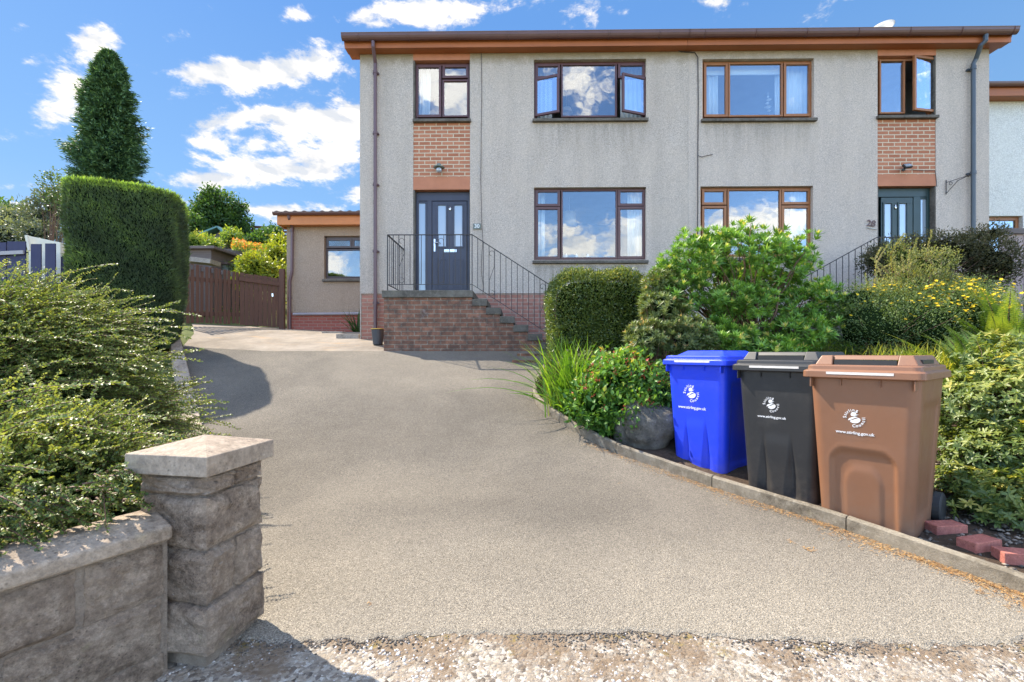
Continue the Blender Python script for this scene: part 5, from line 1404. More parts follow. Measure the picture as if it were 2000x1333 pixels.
# ------------------------------------------------------------------ side gate / fence
A = CW((352 - 1000) / F * 9.8, 9.8); B = CW((468 - 1000) / F * 10.75, 10.75); C = CW((548 - 1000) / F * 11.15, 11.15)
def board_run(a, b, n, ztop, zbot, parent, gap=.012, stag=True, mat=MT['fence'], w=None):
    d = (b - a); d.z = 0; L = d.length; d.normalize(); nrm = Vector((d.y, -d.x, 0))
    for i in range(n):
        t0 = i / n; p0 = a + d * (L * t0 + gap / 2); p1 = a + d * (L * (t0 + 1 / n) - gap / 2)
        off = nrm * ((.022 if i % 2 else 0) if stag else 0)
        zt0 = ztop(t0) + random.uniform(-.008, .008); zb0 = zbot(t0) + random.uniform(0, .02)
        m = MB(); q = [p0 + off, p1 + off, p1 + off - nrm * .018, p0 + off - nrm * .018]
        m.add([(v.x, v.y, zb0) for v in q] + [(v.x, v.y, zt0) for v in q], [(0, 3, 2, 1), (4, 5, 6, 7), (0, 1, 5, 4), (1, 2, 6, 5), (2, 3, 7, 6), (3, 0, 4, 7)])
        m.build('board', mat, parent)
def zpx(py, d): return E + (690 - py) / F * d
f1 = thing('board_fence', (A.x, A.y, gz(A.x, A.y)), 'tall dark reddish brown vertical board fence behind the big clipped hedge', 'fence')
f2 = thing('board_gate', (B.x, B.y, gz(B.x, B.y)), 'reddish brown board gate hung against the extension corner', 'gate')
board_run(A, B, 13, lambda t: zpx(512, 9.8) * (1 - t) + zpx(533, 10.75) * t, lambda t: gz(A.x + (B.x - A.x) * t, A.y + (B.y - A.y) * t) + .07, f1, .03, True)
for z_ in (.3, 1.05): MB().bar((A.x, A.y + .05, gz(A.x, A.y) + z_), (B.x, B.y + .05, gz(B.x, B.y) + z_), .04, .09).build('rail', MT['fence'], f1)
for k in range(6):
    t = k / 6 + .05; p = A.lerp(B, t); zt0 = zpx(512, 9.8) * (1 - t) + zpx(533, 10.75) * t
    MB().box(p.x - .018, p.x + .018, p.y - .07, p.y - .04, zt0 - .12, zt0 - .02).build('block', MT['fence_grey'], f1)
board_run(B, C, 9, lambda t: zpx(533, 10.75) * (1 - t) + zpx(545, 11.15) * t, lambda t: gz(B.x + (C.x - B.x) * t, B.y + (C.y - B.y) * t) + .04, f2, .006, False)
MB().box(C.x - .02, C.x + .10, C.y - .04, C.y + .04, gz(C.x, C.y) - .05, zpx(526, 11.15)).build('post', MT['fence'], f2)
MB().bar((B.x, B.y - .03, zpx(545, 10.75)), (C.x, C.y - .03, zpx(556, 11.15)), .02, .09).build('rail', MT['fence'], f2)
MB().box(C.x - .17, C.x - .13, C.y - .09, C.y - .06, zpx(580, 11.1), zpx(574, 11.1)).build('latch', MT['chrome'], f2)

# ------------------------------------------------------------------ garden behind the gate
def Pd(px, py, d): return CW((px - 1000) / F * d, d, (690 - py) / F * d)
def wbox(name, label, cat, px0, px1, py0, py1, d, depth, mat, planks=0):
    a = Pd(px0, py1, d); b = Pd(px1, py0, d); t = thing(name, (a.x, d, a.z), label, cat)
    return a, b, t
a, b, t = wbox('garden_shed', 'dark timber garden shed roof edge beside the clipped hedge', 'shed', 300, 407, 486, 560, 13, 2, None)
MB().box(a.x, b.x, 13, 15, a.z - .8, b.z).build('wall', MT['fence_grey'], t)
r_ = Pd(415, 479, 12.9); MB().box(a.x - .1, r_.x, 12.85, 15.1, b.z + .0, r_.z).build('roof', MT['fence_grey'], t, bevel=.01)
l_ = Pd(411, 500, 12.2); l2 = Pd(411, 511, 12.2); MB().bar((a.x, 12.1, l_.z + .07), (l_.x, 12.3, l2.z), .5, .12).build('lean_to_roof', MT['slab'], t)
a, b, t = wbox('cold_frame', 'small dark framed cold frame behind the board fence', 'cold frame', 405, 440, 512, 545, 13.5, 1, None)
MB().box(a.x, b.x, 13.5, 14.3, a.z, b.z - .06).build('frame', MT['plaque'], t); MB().box(a.x - .05, b.x + .05, 13.4, 14.4, b.z - .058, b.z).build('lid', MT['darkbrown'], t)
g1, g2 = Pd(408, 532, 13.45), Pd(423, 522, 13.45); MB().box(g1.x, g2.x, 13.47, 13.496, g1.z, g2.z).build('pane', MT['frost'], t)
a, b, t = wbox('raised_planter', 'weathered grey timber raised planter full of orange flowers', 'planter', 420, 471, 485, 512, 18, 2, None)
hh = (b.z - a.z + .6) / 4
for k in range(4): MB().box(a.x, b.x, 18, 18.05, a.z - .6 + hh * k + .006, a.z - .6 + hh * (k + 1)).build('plank', MT['fence_grey'], t); MB().box(b.x - .05, b.x, 18.052, 21, a.z - .6 + hh * k + .006, a.z - .6 + hh * (k + 1)).build('side_plank', MT['fence_grey'], t)
MB().box(b.x - .06, b.x + .03, 17.95, 18.0, a.z - .6, b.z + .02).build('corner_post', MT['fence_grey'], t)
a, b, t = wbox('playhouse', 'little grey playhouse with a green pitched roof up the slope', 'playhouse', 408, 436, 462, 500, 21, 2, None)
ap = Pd(427, 444, 21); el = Pd(400, 455, 21); er = Pd(444, 458, 21)
MB().box(a.x, b.x, 21, 23, a.z, b.z + .02).build('wall', MT['fence_grey'], t)
MB().add([(a.x, 21, b.z), (b.x, 21, b.z), (ap.x, 21, ap.z - .08)], [(0, 1, 2)]).build('gable', MT['fence_grey'], t)
MB().bar((el.x - .2, 22, el.z - .06), (ap.x, 22, ap.z), 2.6, .07, up=(0, 0, 1)).bar((ap.x, 22, ap.z), (er.x + .05, 22, er.z - .12), 2.6, .07).build('roof', MT['greenroof'], t)
# dark slatted fence on the skyline
t = thing('slatted_fence', Pd(500, 480, 24), 'dark horizontal slatted fence on the slope against the sky', 'fence')
for k, py in enumerate((443, 450, 457, 464, 471, 476, 481)):
    a = Pd(440, py - 2, 24); b = Pd(560, py + 4, 24); MB().bar(a, b, .04, .13 if k < 3 else .17).build('slat', MT['fence'], t)
for px in (455, 494, 530, 552): a = Pd(px, 439 + (px - 494) * .04, 24.05); b = Pd(px, 495, 24.05); MB().bar(a, b, .09, .09, up=(0, 1, 0)).build('post', MT['fence'], t)
# blue fence and cream outbuilding at far left
t = thing('outbuilding', Pd(90, 560, 9.9), 'cream rendered outbuilding end behind the dark blue boards at the left edge', 'outbuilding')
p = [Pd(56, 600, 9.9), Pd(118, 600, 9.9), Pd(118, 474, 9.9), Pd(56, 461, 9.9)]
MB().add([tuple(v) for v in p] + [(v.x - .6, v.y + 2.5, v.z) for v in p], [(0, 1, 2, 3), (4, 7, 6, 5), (0, 3, 7, 4), (1, 5, 6, 2), (3, 2, 6, 7)]).build('wall', MT['cream'], t)
MB().bar(Pd(52, 460, 9.8), Pd(58, 490, 9.8), .04, .05).build('trim', MT['cream'], t)
t = thing('blue_fence', Pd(60, 600, 9), 'dark blue painted board fence at the left edge, behind the spiky shrub', 'fence')
def bboard(px0, px1, ptop, pbot, d):
    a = Pd(px0, pbot, d); b = Pd(px1, ptop, d); MB().box(a.x, b.x, a.y, a.y + .02, a.z, b.z).build('board', MT['blue'], t)
for (x0_, x1_, tp) in ((60, 80, 477), (88, 108, 476), (-20, 12, 474), (14, 50, 472), (-60, -22, 472)): bboard(x0_, x1_, tp, 620, 9.0)
for (x0_, x1_) in ((-24, -18), (10, 17), (48, 62), (79, 89), (107, 118)):
    a = Pd(x0_, 620, 9.03); b = Pd(x1_, 499, 9.03); MB().box(a.x, b.x, 9.022, 9.036, a.z, b.z).build('board', MT['blue'], t)
for py in (560,): a = Pd(-60, py + 0, 9.06); b = Pd(116, py + 1, 9.06); MB().box(a.x, b.x, 9.06, 9.09, a.z - .16, b.z + .1).build('rail', MT['blue'], t)
a = Pd(-60, 498, 8.95); b = Pd(46, 493, 8.95); MB().bar(a, b, .03, .07).build('pale_rail', MT['whitepipe'], t)

# ------------------------------------------------------------------ PLANTS
LM = {}
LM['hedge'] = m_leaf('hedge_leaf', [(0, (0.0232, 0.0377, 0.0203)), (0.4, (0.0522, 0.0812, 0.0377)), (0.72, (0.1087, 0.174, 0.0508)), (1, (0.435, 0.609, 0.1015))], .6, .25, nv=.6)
LM['conifer'] = m_leaf('conifer_leaf', [(0, (0.0311, 0.0701, 0.039)), (0.6, (0.0859, 0.1715, 0.078)), (1, (0.195, 0.312, 0.117))], .6, .15)
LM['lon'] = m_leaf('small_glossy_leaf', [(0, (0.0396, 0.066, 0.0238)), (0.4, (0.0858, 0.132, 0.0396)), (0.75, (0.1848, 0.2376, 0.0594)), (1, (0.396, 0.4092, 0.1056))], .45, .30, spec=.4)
LM['box'] = m_leaf('box_leaf', [(0, (0.0446, 0.0688, 0.0203)), (0.5, (0.1215, 0.1721, 0.0365)), (0.8, (0.2633, 0.2835, 0.0506)), (1, (0.6075, 0.486, 0.1013))], .32, .3, spec=.6)
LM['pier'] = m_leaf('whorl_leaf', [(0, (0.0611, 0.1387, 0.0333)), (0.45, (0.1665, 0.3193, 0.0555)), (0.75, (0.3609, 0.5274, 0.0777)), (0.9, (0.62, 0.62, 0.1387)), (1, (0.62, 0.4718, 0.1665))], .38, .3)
LM['pier2'] = m_leaf('dull_whorl_leaf', [(0, (0.0527, 0.079, 0.0263)), (0.5, (0.1492, 0.193, 0.0614)), (0.85, (0.2984, 0.3159, 0.1053)), (1, (0.5967, 0.3861, 0.1755))], .45, .25)
LM['grass'] = m_leaf('blade', [(0, (.05, .12, .015)), (.5, (.12, .24, .025)), (.85, (.22, .36, .04)), (1, (.42, .40, .10))], .4, .42)
LM['hyp'] = m_leaf('hypericum_leaf', [(0, (0.0375, 0.105, 0.018)), (0.5, (0.1125, 0.24, 0.0375)), (0.8, (0.24, 0.375, 0.0525)), (0.93, (0.48, 0.42, 0.075)), (1, (0.54, 0.09, 0.06))], .42, .35)
LM['fern'] = m_leaf('fern_leaf', [(0, (0.0828, 0.1518, 0.0276)), (0.5, (0.207, 0.3036, 0.0483)), (0.8, (0.414, 0.4278, 0.069)), (1, (0.5796, 0.414, 0.0828))], .5, .42)
LM['aza'] = m_leaf('azalea_leaf', [(0, (0.0482, 0.0825, 0.0275)), (0.45, (0.1238, 0.1788, 0.0482)), (0.8, (0.275, 0.3025, 0.0688)), (1, (0.5775, 0.495, 0.1375))], .4, .35)
LM['dark'] = m_leaf('dark_shrub_leaf', [(0, (.03, .032, .016)), (.5, (.075, .075, .036)), (.8, (.13, .12, .055)), (1, (.20, .12, .07))], .6, .2, spec=.2)
LM['pot'] = m_leaf('fine_green_leaf', [(0, (0.0375, 0.0675, 0.0225)), (0.5, (0.0975, 0.15, 0.045)), (1, (0.21, 0.27, 0.075))], .5, .3)
LM['gold'] = m_leaf('golden_leaf', [(0, (.07, .10, .03)), (.5, (.17, .20, .06)), (1, (.42, .36, .10))], .45, .35)
LM['lime'] = m_leaf('lime_leaf', [(0, (.08, .12, .015)), (.5, (.22, .27, .03)), (1, (.48, .44, .06))], .45, .4)
LM['tree'] = m_leaf('tree_leaf', [(0, (0.0225, 0.0525, 0.015)), (0.5, (0.06, 0.1275, 0.03)), (1, (0.15, 0.24, 0.045))], .5, .35)
LM['silver'] = m_leaf('silvery_leaf', [(0, (0.066, 0.0825, 0.055)), (0.5, (0.176, 0.198, 0.132)), (1, (0.418, 0.418, 0.308))], .45, .3)
FL = {'yellow': m_leaf('yellow_petal', [(0, (.72, .46, .01)), (1, (.88, .66, .02))], .6, .25, (1, 1, 1)), 'orange': m_leaf('orange_petal', [(0, (.75, .20, .02)), (1, (.85, .36, .04))], .6, .25, (1, 1, 1)),
      'red': m_leaf('berry', [(0, (.34, .03, .02)), (.5, (.55, .09, .04)), (1, (.66, .30, .18))], .3, .0, (1, 1, 1)), 'pink': m_leaf('pink_petal', [(0, (.5, .28, .25)), (1, (.6, .42, .3))], .6, .25, (1, 1, 1))}

def blob_points(blobs, n, rmin=.8, rmax=1.05, lump=.14, seed=0, zmin=None):
    r = np.random.default_rng(seed); C = np.array([b[0] for b in blobs], float); S = np.array([b[1] for b in blobs], float)
    area = (S[:, 0] * S[:, 1] + S[:, 1] * S[:, 2] + S[:, 0] * S[:, 2]); idx = r.choice(len(blobs), n * 2, p=area / area.sum())
    D = unit(r.normal(size=(n * 2, 3))); k = r.normal(size=(5, 3)) * 3.2; ph = r.uniform(0, 6, 5)
    lum = 1 + lump * np.sin(D @ k.T + ph + idx[:, None]).sum(1) / 2
    rad = r.uniform(rmin, rmax, n * 2) * lum
    Pt = C[idx] + D * S[idx] * rad[:, None]; Nn = unit(D / S[idx])
    # drop those deep inside another blob
    keep = np.ones(len(Pt), bool)
    for j in range(len(blobs)):
        q = (((Pt - C[j]) / S[j]) ** 2).sum(1); keep &= ~((q < .55 * rmin ** 2 + .1) & (idx != j))
    if zmin is not None: keep &= Pt[:, 2] > zmin
    Pt, Nn = Pt[keep][:n], Nn[keep][:n]
    return Pt, Nn
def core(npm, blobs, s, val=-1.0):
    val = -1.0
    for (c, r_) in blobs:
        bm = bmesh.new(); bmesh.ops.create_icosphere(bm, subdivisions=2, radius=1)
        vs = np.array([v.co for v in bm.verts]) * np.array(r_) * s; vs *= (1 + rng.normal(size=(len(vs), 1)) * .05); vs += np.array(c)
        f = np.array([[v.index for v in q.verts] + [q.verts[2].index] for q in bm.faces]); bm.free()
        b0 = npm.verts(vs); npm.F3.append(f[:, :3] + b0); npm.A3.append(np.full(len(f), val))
def leaf_cloud(npm, Pt, Nn, per, spread, L, W, out=.6, up=.3, tmpl='fold', vlo=0, vhi=1, seed=0, topb=.25, droop=0):
    r = np.random.default_rng(seed); n = len(Pt) * per
    P2 = np.repeat(Pt, per, 0) + r.normal(size=(n, 3)) * spread; N2 = np.repeat(Nn, per, 0)
    D = unit(N2 * out + r.normal(size=(n, 3)) * .55 + np.array([0, 0, up]))
    NN = unit(N2 * .5 + r.normal(size=(n, 3)) * .6 + np.array([0, 0, .5]))
    cv = np.repeat(r.uniform(0, 1, len(Pt)), per)
    v = vlo + (vhi - vlo) * np.clip(.35 * cv + .45 * r.uniform(0, 1, n) + topb * N2[:, 2].clip(-.3, 1), 0, 1)
    npm.leaves(P2, D, NN, L * r.uniform(.7, 1.25, n), W * r.uniform(.8, 1.2, n), v, tmpl)
def stems_to(npm, base, Pt, n, r0, seed=0, k=6, wig=.06):
    r = np.random.default_rng(seed); sel = Pt[r.choice(len(Pt), min(n, len(Pt)), replace=False)]
    b = np.array(base) + r.normal(size=(len(sel), 3)) * np.array([.08, .08, .0]); t = np.linspace(0, 1, k)[None, :, None]
    mid = (b + sel) / 2; mid[:, :2] = b[:, :2] * .6 + sel[:, :2] * .4; mid[:, 2] = b[:, 2] * .35 + sel[:, 2] * .65
    PL = (1 - t) ** 2 * b[:, None] + 2 * t * (1 - t) * mid[:, None] + t ** 2 * sel[:, None]
    PL[:, 1:-1] += r.normal(size=(len(sel), k - 2, 3)) * wig * .3
    rad = r0 * (1 - .8 * np.linspace(0, 1, k))[None, :] * r.uniform(.6, 1.2, (len(sel), 1)); npm.tubes(PL, rad, r.uniform(0, 1, len(sel)), 5)
def shrub(name, label, cat, blobs, ncl, per, spread, L, W, mat, base=None, nst=24, rst=.012, cores=.7, tmpl='fold', seed=1, group=None, out=.6, up=.3, rmin=.8, lump=.14, vlo=0, vhi=1, corev=0, fname='foliage', topb=.25):
    zb = min(c[2] - r_[2] for c, r_ in blobs); c0 = blobs[0][0]
    if base is None: base = (c0[0], c0[1], gz(c0[0], c0[1]))
    t = thing(name, base, label, cat, group)
    Pt, Nn = blob_points(blobs, ncl, rmin, 1.05, lump, seed, base[2] + .02); f = NPM()
    if cores: core(f, blobs, cores, corev)
    leaf_cloud(f, Pt, Nn, per, spread, L, W, out, up, tmpl, vlo, vhi, seed, topb)
    f.build(fname, mat, t)
    if nst:
        s = NPM(); stems_to(s, base, Pt, nst, rst, seed); s.build('stems', MT['twig'], t)
    return t, Pt, Nn

# --- the tall clipped hedge
def big_hedge():
    a = CW((106 - 1000) / F * 6.45, 6.45); b = CW((340 - 1000) / F * 7.05, 7.05); ax = (b - a); ax.z = 0; Lx = ax.length; ax.normalize(); ay = Vector((-ax.y, ax.x, 0))
    cen = (a + b) / 2 + ay * .72; base = gz(cen.x, cen.y); top = E + 2.50
    t = thing('clipped_hedge', (cen.x, cen.y, base), 'tall dense clipped conifer hedge block with a flat bright green top', 'hedge')
    hx, hy = Lx / 2, .75
    def surf(th, z, ins=0):
        e = .30; c, s = np.cos(th), np.sin(th)
        rad = (np.abs(c) ** 6 + np.abs(s) ** 6) ** (-1 / 6); x = c * rad; y = s * rad
        q = np.clip((z - base) / (top - base), 0, 1); sc = np.interp(q, [0, .12, .35, .8, .96, 1], [.72, .84, .97, 1.0, .995, .98])
        sc = sc * (1 + .018 * np.sin(th * 5 + z * 4) + .012 * np.sin(z * 9 + th * 11) + .010 * np.sin(z * 5.3 - th * 17))
        X = x * (hx * sc - ins); Yy = y * (hy * sc - ins)
        return np.stack([cen.x + ax.x * X + ay.x * Yy, cen.y + ax.y * X + ay.y * Yy, z], -1)
    f = NPM(); r = np.random.default_rng(3)
    tq = np.linspace(0, 2 * math.pi, 4001); sq = surf(tq, np.full(4001, base + 1.2)); Lq = np.concatenate([[0], np.cumsum(np.linalg.norm(np.diff(sq, axis=0), axis=1))]); Lq /= Lq[-1]
    def uth(u): return np.interp(u, Lq, tq)
    th = uth(np.linspace(0, 1, 72, endpoint=False)); zs_ = np.linspace(base + .1, top - .06, 26)
    TH, ZZ = np.meshgrid(th, zs_); V = surf(TH, ZZ, .075); ny, nx = TH.shape; I = np.arange(nx * ny).reshape(ny, nx); I2 = np.roll(I, -1, 1)
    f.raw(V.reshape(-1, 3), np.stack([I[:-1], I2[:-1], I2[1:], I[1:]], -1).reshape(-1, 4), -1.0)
    rim = V[-1]; f.raw(np.concatenate([rim, np.repeat(np.array([[cen.x, cen.y, top - .05]]), len(rim), 0)]), np.stack([np.arange(nx), np.roll(np.arange(nx), -1), nx + np.roll(np.arange(nx), -1), nx + np.arange(nx)], -1), .3)
    n = 72000; th = uth(r.uniform(0, 1, n)); z = r.uniform(base + .08, top, n); p = surf(th, z, .03); p2 = surf(th + .01, z, .03)
    tang = unit(p2 - p); nr = np.cross(tang, np.array([0, 0, 1.0])); nr *= np.sign(((p - np.array([cen.x, cen.y, 0]))[:, :2] * nr[:, :2]).sum(1))[:, None]
    D = unit(nr * .55 + np.array([0, 0, .75]) + r.normal(size=(n, 3)) * .38)
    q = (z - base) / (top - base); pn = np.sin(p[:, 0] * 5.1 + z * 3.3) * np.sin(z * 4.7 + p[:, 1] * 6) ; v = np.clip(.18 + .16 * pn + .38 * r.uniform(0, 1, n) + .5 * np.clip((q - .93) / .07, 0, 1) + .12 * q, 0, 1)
    f.leaves(p, D, unit(nr + r.normal(size=(n, 3)) * .5), r.uniform(.03, .075, n) * (1 + .9 * (r.uniform(size=n) > .985)), r.uniform(.008, .014, n), v, 'quad')
    n = 15000; u = r.uniform(0, 1, n) ** .5; th = uth(r.uniform(0, 1, n)); e = surf(th, np.full(n, top)); c3 = np.array([cen.x, cen.y, top]); p = c3 + (e - c3) * u[:, None]; p[:, 2] = top - .05 + .02 * np.sin(p[:, 0] * 9) * np.sin(p[:, 1] * 7)
    D = unit(np.array([0, 0, 1.0]) + r.normal(size=(n, 3)) * .35 + (e - c3) * (u ** 6)[:, None] * .6)
    f.leaves(p, D, r.normal(size=(n, 3)), r.uniform(.05, .11, n), r.uniform(.010, .016, n), r.uniform(.55, 1, n), 'quad')
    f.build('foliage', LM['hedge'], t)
    MB().tube([(cen.x, cen.y, base - .1), (cen.x, cen.y, base + .6)], .06, 8).build('trunk', MT['bark'], t)
big_hedge()

# --- conifer behind
def conifer():
    d = 20.0; tp = Pd(213, 104, d); cx, cy = tp.x, tp.y; base = gz(cx, cy); top = tp.z; t = thing('conifer_tree', (cx, cy, base), 'tall dark cone-shaped conifer behind the clipped hedge', 'tree')
    zr = [E + (690 - p) / F * d for p in (104, 112, 130, 160, 200, 250, 300, 340, 480)]; rr = [p / F * d for p in (3, 10, 18, 27, 36, 43, 49, 50, 44)]
    r = np.random.default_rng(11); f = NPM(); n = 2300
    z = r.uniform(base + 1.0, top, n); az = r.uniform(0, 2 * math.pi, n); R_ = np.interp(z, zr[::-1], rr[::-1]) * r.uniform(.68, 1.22, n) * (1 + .13 * np.sin(az * 3 + z * 2.2) + .10 * np.sin(z * 5.1 + az * 2) + .08 * np.sin(az * 7 - z * 3))
    k = 7; tt = np.linspace(.25, 1, k)
    O = np.stack([np.cos(az), np.sin(az)], -1)
    px = cx + O[:, None, 0] * R_[:, None] * tt; py = cy + O[:, None, 1] * R_[:, None] * tt; pz = z[:, None] + R_[:, None] * (-.05 * tt + .28 * (tt - .5) ** 2 * np.sign(tt - .5))
    C = np.stack([px, py, pz], -1)
    f.tubes(C, np.full((n, k), .012), .0, 3)
    zc_ = np.linspace(base + 1.2, top - .5, 16); ac = np.linspace(0, 2 * math.pi, 20, endpoint=False); Rc = np.interp(zc_, zr[::-1], rr[::-1]) * .62
    Vc = np.stack([cx + Rc[:, None] * np.cos(ac), cy + Rc[:, None] * np.sin(ac), np.repeat(zc_[:, None], 20, 1)], -1) + r.normal(size=(16, 20, 3)) * .08; Ic = np.arange(320).reshape(16, 20); I2 = np.roll(Ic, -1, 1)
    f.raw(Vc.reshape(-1, 3), np.stack([Ic[:-1], I2[:-1], I2[1:], Ic[1:]], -1).reshape(-1, 4), -1.0)
    per = 30; idx = r.integers(0, n, n * per); u = r.uniform(.35, 1.0, n * per) ** .7 * (k - 1); i0 = np.minimum(u.astype(int), k - 2); fr_ = (u - i0)[:, None]
    Pt = C[idx, i0] * (1 - fr_) + C[idx, i0 + 1] * fr_; Pt += r.normal(size=Pt.shape) * .05
    Dr = unit(np.stack([O[idx, 0], O[idx, 1], np.full(len(idx), .12)], -1) + r.normal(size=Pt.shape) * .45 + np.array([0, 0, -.15]))
    v = np.clip(r.uniform(0, .7, len(idx)) + .3 * (u / (k - 1)) ** 3, 0, 1)
    f.leaves(Pt, Dr, r.normal(size=Pt.shape) * .5 + np.array([0, 0, 1.0]), r.uniform(.10, .24, len(idx)), r.uniform(.03, .06, len(idx)), v, 'quad')
    f.build('crown', LM['conifer'], t); MB().tube([(cx, cy, base - .2), (cx, cy, (base + top) / 2), (cx, cy, top - .3)], [.22, .14, .03], 10).build('trunk', MT['bark'], t)
conifer()

# --- the spreading glossy shrub in the left foreground
def shoots(f, st, P0, D0, Ln, per, Lf, Wf, vlo, vhi, seed, droop=.12):
    r = np.random.default_rng(seed); n = len(P0); k = 7; tt = np.linspace(0, 1, k); C = P0[:, None] + D0[:, None] * (Ln[:, None] * tt)[..., None]; C[..., 2] -= droop * Ln[:, None] * tt ** 2
    st.tubes(C, .004 * (1.1 - tt)[None, :] + .0008, .5, 3); T = unit(np.gradient(C, axis=1))
    for s in (-1, 1):
        u = np.linspace(.1, 1, per)[None, :] * (k - 1) * np.ones((n, 1)); i0 = np.minimum(u.astype(int), k - 2); fr_ = (u - i0)[..., None]; ii = np.arange(n)[:, None]
        Pp = C[ii, i0] * (1 - fr_) + C[ii, i0 + 1] * fr_; Tt = T[ii, i0]; Sd = unit(np.cross(Tt, r.normal(size=Tt.shape)))
        f.leaves(Pp.reshape(-1, 3), unit(Sd * .8 + Tt * .6).reshape(-1, 3), (np.cross(Sd, Tt)).reshape(-1, 3), Lf, Wf, r.uniform(vlo, vhi, n * per), 'fold')
def spreading():
    def cc(x, d, z): w = CW(x, d, z); return (w.x, w.y, w.z)
    B = [(cc(-3.92, 3.2, -1.0), (1.24, 1.30, 1.74)), (cc(-2.50, 2.15, -.97), (.86, .80, .74)), (cc(-2.17, 1.62, -.98), (.52, .50, .42)), (cc(-3.85, 4.1, -1.0), (.66, .9, .80))]
    c = CW(-3.0, 2.9)
    t = thing('spreading_shrub', (c.x, c.y, gz(c.x, c.y)), 'large spreading shrub with arching sprays of tiny glossy leaves spilling over the low wall', 'shrub')
    r = np.random.default_rng(21); f = NPM(); st = NPM()
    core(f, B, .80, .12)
    P0, Nn = blob_points(B, 16000, .80, .97, .10, 22, .05)
    vis = (Nn[:, 1] < .6) & (P0[:, 0] > -1.02 * P0[:, 1] - .9) & ((Nn * (P0 - np.array([0, 0, E]))).sum(1) < .6)
    vis &= ~((P0[:, 0] > -1.66) & (P0[:, 1] < 2.6)); P0, Nn = P0[vis][:5200], Nn[vis][:5200]; n = len(P0)
    k = 9; tt = np.linspace(0, 1, k)
    Ld = unit(Nn * np.array([.7, .9, .6]) + np.array([.62, -.12, .16]) + r.normal(size=(n, 3)) * .36)
    Ln = r.uniform(.10, .30, n) * (1 + .8 * (r.uniform(size=n) > .93)) * np.interp(P0[:, 1], [1.4, 3], [.62, 1.05])
    C = P0[:, None] + Ld[:, None] * (Ln[:, None] * tt)[..., None]
    C[..., 2] += (-.26 * Ln[:, None] * tt ** 2 * (1.2 - Nn[:, 2:3]) + .05 * Ln[:, None] * tt)
    C += np.cumsum(r.normal(size=C.shape) * .004, axis=1)
    st.tubes(C, .0022 * (1.1 - tt)[None, :] + .0008, r.uniform(0, 1, n), 3)
    T = unit(np.gradient(C, axis=1)); side = unit(np.cross(T, np.array([0, 0, 1.0]) + r.normal(size=(n, 1, 3)) * .5)); upv = np.cross(side, T)
    per = 24; u = np.linspace(.04, 1, per)[None, :] * (k - 1) * np.ones((n, 1)); i0 = np.minimum(u.astype(int), k - 2); fr_ = (u - i0)[..., None]; ii = np.arange(n)[:, None]
    tw = r.uniform(0, 6.28, (n, 1)) * .15
    for s in (-1, 1):
        Pp = C[ii, i0] * (1 - fr_) + C[ii, i0 + 1] * fr_; Tt = T[ii, i0]; Sd = side[ii, i0] * s; Up = upv[ii, i0]
        Dl = unit(Sd * .85 + Tt * .35 + Up * .35 + r.normal(size=Pp.shape) * .38)
        NNl = unit(Up + r.normal(size=Pp.shape) * .6)
        tip = (u / (k - 1)); Lh = (.0150 * (1.15 - .4 * tip) * (.75 + .5 * r.uniform(size=tip.shape)))
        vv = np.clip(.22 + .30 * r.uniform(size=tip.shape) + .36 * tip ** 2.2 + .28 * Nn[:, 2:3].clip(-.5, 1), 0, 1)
        m_ = r.uniform(size=tip.shape) > .06
        f.leaves(Pp[m_], Dl[m_], NNl[m_], Lh[m_] * 1.1, Lh[m_] * .78, vv[m_], 'fold')
    f2 = NPM(); sel = (Nn[:, 0] > -.3) & (Nn[:, 2] > -.25) & ((P0[:, 1] > 2.7) | (P0[:, 0] < -2.3)); q0 = P0[sel]; q0 = q0[r.choice(len(q0), 520, replace=False)]; m3 = len(q0)
    shoots(f, st, q0, unit(np.array([.85, -.1, .28]) + r.normal(size=(m3, 3)) * np.array([.2, .3, .2])), r.uniform(.25, .75, m3), 46, .019, .013, .45, 1.0, 77, .22)
    # sprays that spill over the coping
    nn = 110; tq = r.uniform(0.03, .85, nn); A_, B_ = CW(-1.36, 1.84), CW(-1.78, 1.20); q0 = np.array([tuple(A_.lerp(B_, a)) for a in tq]); q0[:, 2] = E - .60 + r.uniform(-.05, .12, nn); q0[:, 0] -= .16; q0[:, 2] += .03
    shoots(f, st, q0, unit(np.array([.7, -.25, .12]) + r.normal(size=(nn, 3)) * .22), r.uniform(.07, .19, nn), 22, .015, .011, .2, .9, 78, .30)
    Pt, N2 = blob_points(B, 9000, .80, .99, .10, 5, .05); leaf_cloud(f, Pt, N2, 6, .035, .019, .013, .7, .2, 'fold', .1, .8, 9)
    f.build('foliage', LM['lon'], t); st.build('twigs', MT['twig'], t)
spreading()

